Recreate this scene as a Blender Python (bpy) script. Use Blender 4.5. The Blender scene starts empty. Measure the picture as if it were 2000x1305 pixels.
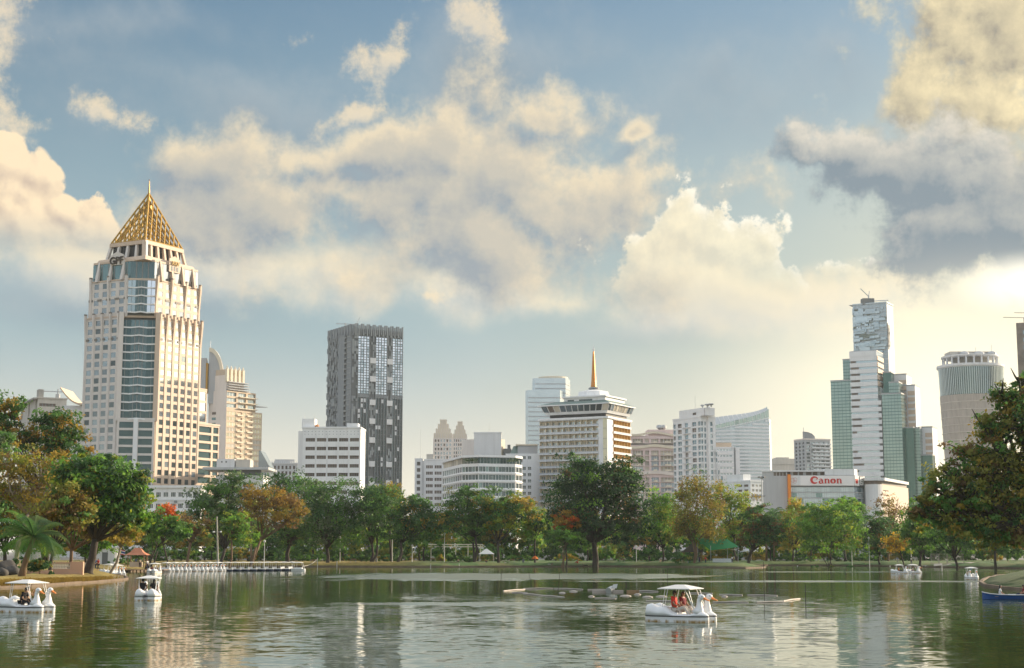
import bpy, bmesh, math, random
import numpy as np
from mathutils import Vector, Matrix

# ------------------------------------------------------------------ camera
F = 3000.0                      # focal length in pixels of a 2000 px wide frame
TH = math.atan(425.5 / F)       # upward pitch: horizon sits at row 1078
CT, ST = math.cos(TH), math.sin(TH)
CAMZ = 3.7
scene = bpy.context.scene
col = scene.collection
cam = bpy.data.cameras.new('camera'); cam.sensor_width = 36.0; cam.lens = 36.0 * F / 2000.0
cam.clip_start = 0.5; cam.clip_end = 30000
camo = bpy.data.objects.new('camera', cam); col.objects.link(camo)
camo.location = (0, 0, CAMZ); camo.rotation_euler = (math.pi / 2 + TH, 0, 0)
scene.camera = camo

def ray(px, py):
    a = (px - 1000.0) / F; v = (652.5 - py) / F
    return a, CT - ST * v, ST + CT * v
def tanaz(px, py):
    a, y, z = ray(px, py); return a / y
def azel(px, py):
    a, y, z = ray(px, py); return math.atan2(a, y), math.atan2(z, math.hypot(a, y))
def X_(px, py, Y):
    return tanaz(px, py) * Y
def Z_(px, py, Y):
    a, y, z = ray(px, py); return CAMZ + z / y * Y
def at(px, py, Y):
    return Vector((X_(px, py, Y), Y, Z_(px, py, Y)))
def on_z(px, py, z):            # the point of the level z seen at that place
    a, y, zz = ray(px, py); k = (z - CAMZ) / zz
    return Vector((a * k, y * k, z))

# ------------------------------------------------------------------ light
SUN_AZ, SUN_EL = math.radians(60), math.radians(17)
SUN_DIR = Vector((math.sin(SUN_AZ) * math.cos(SUN_EL), math.cos(SUN_AZ) * math.cos(SUN_EL), math.sin(SUN_EL)))
scene.view_settings.view_transform = 'Standard'
scene.view_settings.look = 'None'
scene.view_settings.exposure = 0.55
scene.view_settings.gamma = 1.0
scene.view_settings.use_curve_mapping = False
scene.cycles.use_denoising = True
scene.cycles.denoiser = 'OPENIMAGEDENOISE'
scene.cycles.max_bounces = 8
scene.cycles.volume_bounces = 1
scene.cycles.diffuse_bounces = 3
scene.cycles.glossy_bounces = 4
scene.cycles.transparent_max_bounces = 8
scene.cycles.sample_clamp_indirect = 6.0
scene.cycles.caustics_reflective = False
scene.cycles.caustics_refractive = False

sun = bpy.data.lights.new('sun', 'SUN'); sun.energy = 5.0; sun.angle = math.radians(0.8); sun.color = (1.0, 0.81, 0.58)
suno = bpy.data.objects.new('sun', sun); col.objects.link(suno)
suno.location = (300, 100, 200)
suno.rotation_euler = (-SUN_DIR).to_track_quat('-Z', 'Y').to_euler()

# ------------------------------------------------------------------ node helper
class G:
    """small expression helper over a node tree"""
    def __init__(s, tree): s.t = tree; s.n = tree.nodes; s.l = tree.links
    def put(s, sock, v):
        if isinstance(v, bpy.types.NodeSocket): s.l.new(v, sock)
        elif v is not None:
            if sock.type == 'RGBA' and not isinstance(v, (int, float)): v = (tuple(v) + (1,))[:4]
            sock.default_value = v
    def m(s, op, a, b=None, c=None, clamp=False):
        n = s.n.new('ShaderNodeMath'); n.operation = op; n.use_clamp = clamp
        for i, v in enumerate((a, b, c)):
            if v is not None: s.put(n.inputs[i], v)
        return n.outputs[0]
    def add(s, a, b): return s.m('ADD', a, b)
    def sub(s, a, b): return s.m('SUBTRACT', a, b)
    def mul(s, a, b): return s.m('MULTIPLY', a, b)
    def ma(s, a, b, c): return s.m('MULTIPLY_ADD', a, b, c)
    def vm(s, op, a, b=None, c=None, scale=None):
        n = s.n.new('ShaderNodeVectorMath'); n.operation = op
        for i, v in enumerate((a, b, c)):
            if v is not None: s.put(n.inputs[i], v)
        if scale is not None: s.put(n.inputs['Scale'], scale)
        return n.outputs['Value'] if op in ('LENGTH', 'DOT_PRODUCT', 'DISTANCE') else n.outputs['Vector']
    def ss(s, x, a, b, lo=0.0, hi=1.0):
        n = s.n.new('ShaderNodeMapRange'); n.interpolation_type = 'SMOOTHSTEP'
        for i, v in enumerate((x, a, b, lo, hi)): s.put(n.inputs[i], v)
        return n.outputs[0]
    def lin(s, x, a, b, lo=0.0, hi=1.0):
        n = s.n.new('ShaderNodeMapRange')
        for i, v in enumerate((x, a, b, lo, hi)): s.put(n.inputs[i], v)
        return n.outputs[0]
    def mix(s, f, a, b, mode='MIX'):
        n = s.n.new('ShaderNodeMix'); n.data_type = 'RGBA'; n.blend_type = mode
        s.put(n.inputs['Factor'], f); s.put(n.inputs[6], a); s.put(n.inputs[7], b)
        return n.outputs[2]
    def noise(s, vec, scale, detail=2, rough=0.5, dist=0.0, color=False, dim='3D'):
        n = s.n.new('ShaderNodeTexNoise'); n.noise_dimensions = dim
        if vec is not None: s.put(n.inputs['Vector'], vec)
        s.put(n.inputs['Scale'], scale); s.put(n.inputs['Detail'], detail); s.put(n.inputs['Roughness'], rough); s.put(n.inputs['Distortion'], dist)
        return n.outputs['Color' if color else 'Fac']
    def voro(s, vec, scale, detail=0, rough=0.5, feature='SMOOTH_F1', smooth=0.3, out='Distance'):
        n = s.n.new('ShaderNodeTexVoronoi'); n.feature = feature
        s.put(n.inputs['Vector'], vec); s.put(n.inputs['Scale'], scale); s.put(n.inputs['Detail'], detail); s.put(n.inputs['Roughness'], rough)
        if 'Smoothness' in n.inputs and feature == 'SMOOTH_F1': s.put(n.inputs['Smoothness'], smooth)
        return n.outputs[out]
    def comb(s, x, y, z):
        n = s.n.new('ShaderNodeCombineXYZ')
        for i, v in enumerate((x, y, z)): s.put(n.inputs[i], v)
        return n.outputs[0]
    def sep(s, v):
        n = s.n.new('ShaderNodeSeparateXYZ'); s.put(n.inputs[0], v); return n.outputs
    def mapping(s, v, loc=(0, 0, 0), rot=(0, 0, 0), scl=(1, 1, 1), kind='POINT'):
        n = s.n.new('ShaderNodeMapping'); n.vector_type = kind
        s.put(n.inputs[0], v); n.inputs['Location'].default_value = loc; n.inputs['Rotation'].default_value = rot; n.inputs['Scale'].default_value = scl
        return n.outputs[0]

def lin3(r, g, b):              # sRGB 0-255 -> linear
    f = lambda c: (c / 255 / 12.92) if c / 255 <= 0.04045 else ((c / 255 + 0.055) / 1.055) ** 2.4
    return (f(r), f(g), f(b))
# ------------------------------------------------------------------ sky
def build_world():
    w = bpy.data.worlds.new('World'); scene.world = w; w.use_nodes = True
    g = G(w.node_tree)
    for n in list(g.n): g.n.remove(n)
    tc = g.n.new('ShaderNodeTexCoord')
    d = g.vm('NORMALIZE', tc.outputs['Generated'])
    xs = g.sep(d)
    az = g.m('ARCTAN2', xs[0], xs[1])
    el = g.m('ARCSINE', xs[2])
    up = g.m('MAXIMUM', el, 0.0)
    p0 = g.comb(az, el, 0.0)
    sky = g.n.new('ShaderNodeTexSky'); sky.sky_type = 'NISHITA'; sky.sun_disc = False
    sky.sun_elevation = SUN_EL; sky.sun_rotation = SUN_AZ
    sky.air_density = 1.5; sky.dust_density = 2.0; sky.ozone_density = 4.0; sky.altitude = 0
    base = g.mix(1.0, sky.outputs[0], (0.084, 0.098, 0.104), 'MULTIPLY')
    cosg = g.vm('DOT_PRODUCT', d, tuple(SUN_DIR))
    glow = g.ss(cosg, 0.40, 1.0)                       # brightening towards the sun
    n_big = g.noise(g.mapping(p0, scl=(1, 2.2, 1)), 4.0, 3, 0.5, dim='2D')
    # thin haze veil, denser towards the horizon, warmer towards the sun
    veil_col = g.mix(glow, lin3(164, 184, 190), (1.05, .90, .58))
    low = g.ss(up, 0.44, 0.06)
    veil = g.m('MULTIPLY', low, g.ma(n_big, 0.7, 0.62), clamp=True)
    c = g.mix(g.m('MAXIMUM', g.mul(veil, 0.93), 0.10), base, veil_col)
    warm = g.ss(up, 0.15, 0.0)
    c = g.mix(g.mul(warm, 0.8), c, g.mix(glow, (0.98, 0.84, 0.62), (1.22, 1.06, 0.72)))
    core = g.ss(cosg, 0.90, 1.0)                       # the bright sky close round the sun
    common = g.mix(1.0, c, g.mix(core, (0, 0, 0), (2.2, 1.8, 1.2)), 'ADD')

    wx = g.noise(p0, 9.0, 2, 0.5, dim='2D'); wy = g.noise(g.vm('ADD', p0, (7.3, 3.1, 0)), 9.0, 2, 0.5, dim='2D')
    warp = g.comb(g.ma(wx, 0.075, -0.0375), g.ma(wy, 0.05, -0.025), 0.0)

    def blobs(p, lst, k, wk):
        s = None
        for (cx, cy, rx, ry, rot, wgt) in lst:
            wgt *= wk
            a, e = azel(cx, cy)
            q = g.mapping(p, loc=(a, e, 0), rot=(0, 0, math.radians(rot)), scl=(rx / F, ry / F, 1), kind='TEXTURE')
            b = g.ma(g.vm('LENGTH', q), -wgt, wgt)
            s = b if s is None else g.m('SMOOTH_MAX', s, b, k)
        return s
    def field(p, s, amp, scale, puff, detail, rough):
        n = g.noise(p, scale, detail, rough, dim='2D')
        r = g.ma(g.sub(n, 0.5), amp * 2, s)
        if puff:
            v = g.n.new('ShaderNodeTexVoronoi'); v.voronoi_dimensions = '2D'; v.feature = 'F1'
            g.put(v.inputs['Vector'], g.vm('MULTIPLY_ADD', g.comb(n, n, 0.0), (0.02, 0.02, 0), p)); v.inputs['Scale'].default_value = scale * 0.8
            v.inputs['Detail'].default_value = 2; v.inputs['Roughness'].default_value = 0.5
            r = g.ma(g.sub(0.45, v.outputs['Distance']), puff, r)
        return r
    def layer(c, lst, amp, scale, puff, width, lit, shade, step, gain, body, opac=1.0, fade=None, a0=0.0, wk=1.0, lift=0.0, thick0=0.25, thick1=1.3, detail=6, rough=0.58, k=0.22, dk=0.55, rim=0.0, rimw=(0.0, 0.5)):
        # the tiny terms only make the layers evaluate one after another (the shader stack is small)
        pa = g.vm('MULTIPLY_ADD', c, (1e-9, 1e-9, 0), p0)
        s0 = blobs(g.vm('ADD', pa, warp), lst, k, wk)
        if lift: s0 = g.add(s0, lift)
        d0 = field(pa, s0, amp, scale, puff, detail, rough)
        t = g.mul(d0, 1e-9)
        pb = g.vm('ADD', g.vm('ADD', pa, (step[0] / F, step[1] / F, 0)), g.comb(t, t, 0.0))
        s1 = blobs(g.vm('ADD', pb, warp), lst, k, wk)
        if lift: s1 = g.add(s1, lift)
        d1 = field(pb, s1, amp, scale, puff, max(detail - 1, 2), rough)
        a = g.ss(d0, a0, width)
        L = g.m('MULTIPLY_ADD', g.sub(d0, d1), gain, body, clamp=True)
        L = g.m('MULTIPLY', L, g.ma(g.ss(d0, thick0, thick1), -dk, 1.0), clamp=True)
        colr = g.mix(L, shade, lit)
        if rim:
            colr = g.mix(g.mul(g.ss(d1, rimw[1], rimw[0]), rim), colr, (1.05, 0.99, 0.84))
        if fade: a = g.mul(a, g.ss(el, azel(1000, fade[0])[1], azel(1000, fade[1])[1]))
        return g.mix(g.mul(a, opac), c, colr)

    # ---- all the sky away from the part in view: broken cloud of the same kind, set brighter as added fill
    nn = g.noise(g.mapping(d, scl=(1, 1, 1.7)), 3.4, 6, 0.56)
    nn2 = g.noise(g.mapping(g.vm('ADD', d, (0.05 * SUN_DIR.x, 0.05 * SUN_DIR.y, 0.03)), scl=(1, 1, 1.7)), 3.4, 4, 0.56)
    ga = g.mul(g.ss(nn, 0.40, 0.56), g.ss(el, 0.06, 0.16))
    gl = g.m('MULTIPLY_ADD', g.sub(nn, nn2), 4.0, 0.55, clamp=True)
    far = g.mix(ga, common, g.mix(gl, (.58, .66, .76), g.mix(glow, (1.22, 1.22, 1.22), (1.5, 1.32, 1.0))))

    sheet = dict(amp=1.2, scale=8, puff=0, width=1.2, lit=lin3(192, 196, 196), shade=lin3(112, 138, 156), step=(0, 30), gain=0.6, body=0.5, opac=0.75, detail=6, rough=0.6, a0=-0.3, fade=(704, 620))
    lowb = dict(amp=1.3, scale=12, puff=0, width=0.9, lit=lin3(252, 234, 198), shade=lin3(208, 207, 198), step=(26, 26), gain=1.2, body=0.60, opac=0.85, detail=6, a0=-0.3, fade=(704, 620))
    mainp = dict(amp=1.45, scale=13, puff=0.25, width=0.75, a0=-0.25, lit=lin3(252, 230, 190), shade=lin3(146, 157, 166), step=(24, 40), gain=0.95, body=0.50, opac=0.94, thick0=0.2, thick1=1.2, detail=9, rough=0.62, dk=0.6, lift=0.14)
    puffp = dict(amp=1.7, scale=24, puff=0.2, width=1.0, a0=-0.15, lit=lin3(252, 228, 186), shade=lin3(188, 190, 188), step=(16, 20), gain=0.6, body=0.62, opac=0.9, k=0.12, detail=8, rough=0.68)
    crisp = dict(amp=0.75, scale=26, puff=0.95, width=0.20, lit=lin3(255, 230, 192), shade=lin3(206, 184, 164), step=(12, 15), gain=1.2, body=0.62, opac=0.95, thick0=1.8, thick1=3.0, detail=8, rough=0.62, fade=(540, 430))

    # ---- left part of the view
    cl = layer(common, [(480, 190, 560, 130, -8, 0.9), (120, 590, 460, 90, 0, 0.9), (1000, 150, 300, 110, 15, 0.9), (300, 60, 300, 60, 10, .7)], **sheet)
    cl = layer(cl, [(900, 555, 560, 66, -4, 1.0), (520, 505, 420, 80, 2, 1.0), (160, 530, 260, 50, 0, .8)], **lowb)
    mainl = [(400, 320, 130, 80, 0, 1), (560, 400, 290, 140, 0, 1.05), (760, 390, 280, 140, 0, 1.05), (1000, 330, 160, 150, 0, 1.05), (1050, 240, 90, 75, 0, 1),
             (1120, 400, 200, 140, 20, 1.1), (900, 490, 380, 90, 0, 1.0), (680, 290, 280, 60, -4, .9), (450, 450, 200, 90, 0, .9), (900, 300, 120, 50, 8, .8)]
    cl = layer(cl, mainl, **mainp)
    cl = layer(cl, [(755, 110, 100, 50, 24, 1), (930, 60, 90, 44, -38, 1), (885, 0, 90, 40, 0, 1), (203, 240, 56, 34, 0, .9), (655, 203, 95, 22, 5, .8), (562, 62, 46, 16, 15, .6),
                    (20, 110, 80, 190, 6, 1.0), (0, 10, 80, 90, 0, 1), (20, 250, 70, 60, 0, .8), (825, 576, 60, 12, 5, .7)], **puffp)
    cl = layer(cl, [(75, 350, 80, 68, 0, 1.1), (175, 395, 80, 60, -12, 1.1), (30, 440, 180, 130, 0, 1.5), (140, 460, 140, 90, 0, 1.3), (-5, 320, 70, 60, 0, 1.1), (110, 400, 90, 70, 0, 1.5)], **crisp)

    # ---- right part of the view
    cr = layer(common, [(1300, 190, 380, 130, 12, 0.9), (1180, 660, 800, 60, -3, 0.8), (1000, 150, 300, 110, 15, 0.9), (1600, 120, 200, 120, 0, .7)], **sheet)
    cr = layer(cr, [(900, 555, 560, 66, -4, 1.0), (1500, 590, 560, 85, 0, 1.1), (1800, 640, 320, 66, 0, .9)], **lowb)
    cr = layer(cr, [(1000, 330, 160, 150, 0, 1.05), (1050, 240, 90, 75, 0, 1), (1120, 400, 200, 140, 20, 1.1), (1280, 480, 200, 100, 20, 0.95), (900, 490, 380, 90, 0, 1.0), (1190, 262, 60, 20, 28, .9)], **mainp)
    cr = layer(cr, [(1350, 430, 130, 80, -8, 1), (1450, 475, 150, 95, -24, 1.05), (1560, 530, 125, 62, -38, 1), (1300, 520, 220, 120, 0, 1.05), (1690, 520, 70, 46, 0, .9), (1430, 560, 280, 90, 0, 1.1)],
               amp=0.7, scale=26, puff=0.62, width=0.16, lit=lin3(254, 242, 208), shade=lin3(222, 214, 190), step=(14, 18), gain=1.3, body=0.30, opac=0.85, thick0=1.6, thick1=2.8, rim=0.9, rimw=(-0.30, 0.18), detail=8, fade=(640, 470), rough=0.64)
    cr = layer(cr, [(1880, 120, 190, 130, 35, 1.1), (1980, 60, 150, 190, 0, 1.2), (1780, 200, 100, 60, 20, 1.0), (1940, 220, 200, 70, 0, 1.1), (2150, 120, 220, 220, 0, 1)],
               amp=2.0, scale=12, puff=0.3, width=0.7, a0=-.1, lit=lin3(255, 236, 188), shade=lin3(150, 144, 132), step=(26, 20), gain=0.8, body=0.55, opac=0.96, thick0=0.6, thick1=1.8, detail=8, rough=0.60, lift=0.2)
    cr = layer(cr, [(1630, 285, 90, 48, -10, 1), (1720, 320, 140, 72, -12, 1.15), (1860, 340, 210, 95, 0, 1.3), (1890, 450, 200, 110, 0, 1.3), (2050, 410, 260, 150, 0, 1.3)  , (1800, 490, 140, 60, 0, 1.1)],
               amp=1.6, scale=14, puff=0.25, width=0.5, a0=-.1, lit=lin3(222, 214, 198), shade=lin3(126, 141, 152), step=(16, 34), gain=1.0, body=0.20, opac=0.95, thick0=0.3, thick1=1.2, detail=9, rough=0.62, lift=0.16)
    def spot(c, px, py, rx, ry, amt, v):
        a, e = azel(px, py)
        gd = g.vm('LENGTH', g.mapping(p0, loc=(a, e, 0), scl=(rx / F, ry / F, 1), kind='TEXTURE'))
        return g.mix(g.mul(g.ss(gd, 1.0, 0.0), amt), c, v)
    cr = spot(cr, 2030, 552, 190, 70, 1.0, (1.5, 1.4, 1.15))          # cloud edge lit through by the sun
    lo = spot(common, 1930, 800, 640, 340, 0.9, (1.32, 1.18, 0.86))   # bright haze low under the bank
    cr = spot(cr, 1930, 800, 640, 340, 0.9, (1.32, 1.18, 0.86))

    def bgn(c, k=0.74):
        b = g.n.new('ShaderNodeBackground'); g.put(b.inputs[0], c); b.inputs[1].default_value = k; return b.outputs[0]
    def mixs(f, a, b):
        n = g.n.new('ShaderNodeMixShader'); g.put(n.inputs[0], f); g.l.new(a, n.inputs[1]); g.l.new(b, n.inputs[2]); return n.outputs[0]
    inaz = g.m('LESS_THAN', g.m('ABSOLUTE', az), 0.375)
    e_lo = azel(1000, 705)[1]
    in_hi = g.m('MULTIPLY', g.m('MULTIPLY', inaz, g.m('GREATER_THAN', el, e_lo)), g.m('LESS_THAN', el, 0.40))
    in_lo = g.m('MULTIPLY', inaz, g.m('LESS_THAN', el, e_lo))
    right = g.m('GREATER_THAN', az, azel(1100, 600)[0])
    eaz = g.ss(g.m('ABSOLUTE', az), 0.342, 0.374); edge = g.m('MAXIMUM', eaz, g.ss(el, 0.362, 0.398))     # the composed part melts into the rest of the sky
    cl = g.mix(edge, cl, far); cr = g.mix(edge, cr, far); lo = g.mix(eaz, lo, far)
    view = mixs(right, bgn(cl), bgn(cr))
    s = mixs(in_hi, mixs(in_lo, bgn(far, 0.86), bgn(lo)), view)  # unseen sky gets extra strength to lift the shadows
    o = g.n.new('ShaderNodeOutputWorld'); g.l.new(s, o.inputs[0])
    w.cycles.sampling_method = 'MANUAL'; w.cycles.sample_map_resolution = 512
build_world()
# ------------------------------------------------------------------ materials
MATS = {}
def P(name, color, rough=0.6, metal=0.0, ior=1.45, var=0.12, vscale=0.35, stretch=(1, 1, 0.25), grime=0.0, trans=0.0, bump=0.0, bscale=2.0, rnd=0.0, coord='pos', attr=None, spec=0.5, coat=0.0, emit=None):
    """procedural principled material: base colour with soft unevenness, optional grime, bump and per-object variation"""
    m = bpy.data.materials.new(name); m.use_nodes = True
    g = G(m.node_tree); b = g.n['Principled BSDF']
    if coord == 'pos': v = g.n.new('ShaderNodeNewGeometry').outputs['Position']
    else: v = g.n.new('ShaderNodeTexCoord').outputs['Object']
    vv = g.mapping(v, scl=stretch)
    c = tuple(color)
    csock = None
    if attr:
        a = g.n.new('ShaderNodeAttribute'); a.attribute_name = attr; csock = a.outputs['Color']
    if var:
        n = g.noise(vv, vscale, 5, 0.6)
        k = g.lin(n, 0.25, 0.75, 1 - var, 1 + var)
        csock = g.mix(1.0, csock if csock else c, g.comb(k, k, k), 'MULTIPLY')
    if grime:
        n = g.noise(g.mapping(v, scl=(1.2, 1.2, 0.06)), 0.9, 4, 0.65)
        csock = g.mix(g.mul(g.ss(n, 0.5, 0.78), grime), csock if csock else c, tuple(x * 0.45 for x in (0.5, 0.48, 0.43)))
    if rnd:
        o = g.n.new('ShaderNodeObjectInfo'); k = g.lin(o.outputs['Random'], 0, 1, 1 - rnd, 1 + rnd)
        csock = g.mix(1.0, csock if csock else c, g.comb(k, k, k), 'MULTIPLY')
    g.put(b.inputs['Base Color'], csock if csock else c)
    b.inputs['Roughness'].default_value = rough; b.inputs['Metallic'].default_value = metal; b.inputs['IOR'].default_value = ior
    b.inputs['Specular IOR Level'].default_value = spec
    if coat: b.inputs['Coat Weight'].default_value = coat
    if trans:
        t = g.n.new('ShaderNodeBsdfTranslucent'); g.put(t.inputs[0], csock if csock else c)
        x = g.n.new('ShaderNodeMixShader'); x.inputs[0].default_value = trans
        g.l.new(b.outputs[0], x.inputs[1]); g.l.new(t.outputs[0], x.inputs[2]); g.l.new(x.outputs[0], g.n['Material Output'].inputs[0])
    if bump:
        bn = g.n.new('ShaderNodeBump'); bn.inputs['Strength'].default_value = bump; bn.inputs['Distance'].default_value = 0.1
        g.put(bn.inputs['Height'], g.noise(v, bscale, 4, 0.6)); g.l.new(bn.outputs[0], b.inputs['Normal'])
    if emit:
        b.inputs['Emission Color'].default_value = tuple(emit[:3]) + (1,); b.inputs['Emission Strength'].default_value = emit[3]
    MATS[name] = m
    return m

def glass(name, color, metal=0.55, rough=0.06, rnd=0.25, wob=0.02, wscale=0.25, ior=1.5):
    return P(name, color, rough=rough, metal=metal, var=0.10, vscale=0.15, rnd=rnd, bump=wob, bscale=wscale, ior=ior, stretch=(1, 1, 1))

# ------------------------------------------------------------------ mesh builder
def unit(v):
    l = math.hypot(*v); return tuple(x / l for x in v)
class MB:
    def __init__(s): s.v = []; s.f = []; s.m = []
    def quad(s, a, b, c, d, m=0):
        i = len(s.v); s.v += [tuple(a), tuple(b), tuple(c), tuple(d)]; s.f.append((i, i + 1, i + 2, i + 3)); s.m.append(m)
    def poly(s, pts, m=0):
        i = len(s.v); s.v += [tuple(p) for p in pts]; s.f.append(tuple(range(i, i + len(pts)))); s.m.append(m)
    def prism(s, poly, z0, z1, m=0, mt=None, poly2=None):
        """poly counter-clockwise seen from above"""
        n = len(poly); i = len(s.v); p2 = poly2 or poly
        s.v += [(p[0], p[1], z0) for p in poly] + [(p[0], p[1], z1) for p in p2]
        for k in range(n):
            j = (k + 1) % n; s.f.append((i + k, i + j, i + n + j, i + n + k)); s.m.append(m)
        s.f.append(tuple(i + n + k for k in range(n))); s.m.append(m if mt is None else mt)
        s.f.append(tuple(i + k for k in reversed(range(n)))); s.m.append(m)
    def box(s, c, size, rz=0.0, m=0):
        """c = centre of the base"""
        cx, cy, z = c; sx, sy, sz = size[0] / 2, size[1] / 2, size[2]; co, si = math.cos(rz), math.sin(rz)
        s.prism([(cx + x * co - y * si, cy + x * si + y * co) for x, y in ((-sx, -sy), (sx, -sy), (sx, sy), (-sx, sy))], z, z + sz, m)
    def along(s, A, B, o0, o1, z0, z1, m=0):
        """box along the wall line A->B standing o0..o1 outside it"""
        dx, dy = unit((B[0] - A[0], B[1] - A[1])); n = (dy, -dx)
        q = [(A[0] + n[0] * o1, A[1] + n[1] * o1), (B[0] + n[0] * o1, B[1] + n[1] * o1), (B[0] + n[0] * o0, B[1] + n[1] * o0), (A[0] + n[0] * o0, A[1] + n[1] * o0)]
        s.prism(q, z0, z1, m)
    def tube(s, pts, rad, seg=6, m=0, cap=True, squash=None):
        pts = [Vector(p) for p in pts]; n = len(pts)
        if not hasattr(rad, '__len__'): rad = [rad] * n
        i0 = len(s.v); up = None
        for k, p in enumerate(pts):
            t = (pts[min(k + 1, n - 1)] - pts[max(k - 1, 0)]).normalized()
            if up is None: up = Vector((0, 0, 1)) if abs(t.z) < 0.9 else Vector((1, 0, 0))
            a = t.cross(up).normalized(); b = a.cross(t).normalized(); up = b
            for q in range(seg):
                th = 2 * math.pi * q / seg
                s.v.append(tuple(p + (a * math.cos(th) + b * math.sin(th)) * rad[k]))
        for k in range(n - 1):
            for q in range(seg):
                r = (q + 1) % seg
                s.f.append((i0 + k * seg + q, i0 + k * seg + r, i0 + (k + 1) * seg + r, i0 + (k + 1) * seg + q)); s.m.append(m)
        if cap:
            s.f.append(tuple(i0 + q for q in reversed(range(seg)))); s.m.append(m)
            s.f.append(tuple(i0 + (n - 1) * seg + q for q in range(seg))); s.m.append(m)
    def lathe(s, c, prof, seg=16, m=0, sx=1.0, sy=1.0, rz=0.0):
        i0 = len(s.v); n = len(prof); co, si = math.cos(rz), math.sin(rz)
        for r, z in prof:
            for q in range(seg):
                th = 2 * math.pi * q / seg; x, y = r * math.cos(th) * sx, r * math.sin(th) * sy
                s.v.append((c[0] + x * co - y * si, c[1] + x * si + y * co, c[2] + z))
        for k in range(n - 1):
            for q in range(seg):
                r = (q + 1) % seg
                s.f.append((i0 + k * seg + q, i0 + k * seg + r, i0 + (k + 1) * seg + r, i0 + (k + 1) * seg + q)); s.m.append(m)
        s.f.append(tuple(i0 + q for q in reversed(range(seg)))); s.m.append(m)
        s.f.append(tuple(i0 + (n - 1) * seg + q for q in range(seg))); s.m.append(m)
    def loft(s, secs, m=0, cap=True, closed=True):
        """secs: list of equal-length point rings"""
        i0 = len(s.v); n = len(secs[0])
        for r in secs: s.v += [tuple(p) for p in r]
        for k in range(len(secs) - 1):
            for q in range(n if closed else n - 1):
                r = (q + 1) % n
                s.f.append((i0 + k * n + q, i0 + k * n + r, i0 + (k + 1) * n + r, i0 + (k + 1) * n + q)); s.m.append(m)
        if cap:
            s.f.append(tuple(i0 + q for q in reversed(range(n)))); s.m.append(m)
            s.f.append(tuple(i0 + (len(secs) - 1) * n + q for q in range(n))); s.m.append(m)
    def mesh(s, name, mats, smooth=False):
        me = bpy.data.meshes.new(name); me.from_pydata(s.v, [], s.f)
        for q in (mats if isinstance(mats, (list, tuple)) else [mats]): me.materials.append(MATS[q] if isinstance(q, str) else q)
        me.polygons.foreach_set('material_index', s.m)
        if smooth: me.polygons.foreach_set('use_smooth', [True] * len(me.polygons))
        me.update(); return me
    def build(s, name, mats, parent=None, loc=(0, 0, 0), smooth=False, kind=None, label=None, fix=False):
        me = s.mesh(name, mats, smooth)
        if fix:
            bm = bmesh.new(); bm.from_mesh(me); bmesh.ops.remove_doubles(bm, verts=bm.verts, dist=1e-4); bmesh.ops.recalc_face_normals(bm, faces=bm.faces); bm.to_mesh(me); bm.free()
        return link(name, me, parent, loc, kind=kind, label=label)

def link(name, me, parent=None, loc=(0, 0, 0), rz=0.0, scl=None, kind=None, label=None):
    o = bpy.data.objects.new(name, me); col.objects.link(o); o.location = loc
    if rz: o.rotation_euler = (0, 0, rz)
    if scl: o.scale = scl
    if parent: o.parent = parent
    if kind: o['kind'] = kind
    if label: o['label'] = label
    return o
def tag(o, label, cat, group=None):
    o['label'] = label; o['category'] = cat
    if group: o['group'] = group
    return o
def thing(name, label, cat, loc=(0, 0, 0), rz=0.0, group=None):
    o = bpy.data.objects.new(name, None); col.objects.link(o); o.location = loc; o.rotation_euler = (0, 0, rz); o.empty_display_size = 0.5
    return tag(o, label, cat, group)
def struct(o): o['kind'] = 'structure'; return o
def dup(root, loc=None, rz=None, label=None, group=None):
    r = root.copy(); col.objects.link(r)
    if loc is not None: r.location = loc
    if rz is not None: r.rotation_euler = (0, 0, rz)
    if label: r['label'] = label
    if group: r['group'] = group
    for ch in list(root.children):
        c = ch.copy(); col.objects.link(c); c.parent = r
        for gch in list(ch.children):
            e = gch.copy(); col.objects.link(e); e.parent = c
    return r

# ------------------------------------------------------------------ facade tools
GROUND = 1.0
_pm = {}
def pane_mesh(kind, mats):
    """unit window: x 0..1, z 0..1, its glass set back and bars in front"""
    key = (kind,) + tuple(mats)
    if key in _pm: return _pm[key]
    b = MB(); b.prism([(0, -0.04), (1, -0.04), (1, 0.0), (0, 0.0)], 0, 1, 0)
    bars = {'plain': [], 'v1': [.5], 'v2': [.33, .67], 'v3': [.25, .5, .75], 'v4': [.2, .4, .6, .8], 'cross': [.5], 'rail': []}[kind]
    for x in bars: b.prism([(x - .025, -0.09), (x + .025, -0.09), (x + .025, -0.045), (x - .025, -0.045)], 0.0, 1.0, 1)
    if kind in ('cross', 'rail'):
        b.prism([(0.0, -0.10), (1, -0.10), (1, -0.045), (0, -0.045)], 0.30, 0.36, 1)
    _pm[key] = b.mesh('window_' + kind, list(mats) + ([mats[0]] if len(mats) < 2 else []))
    return _pm[key]

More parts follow.
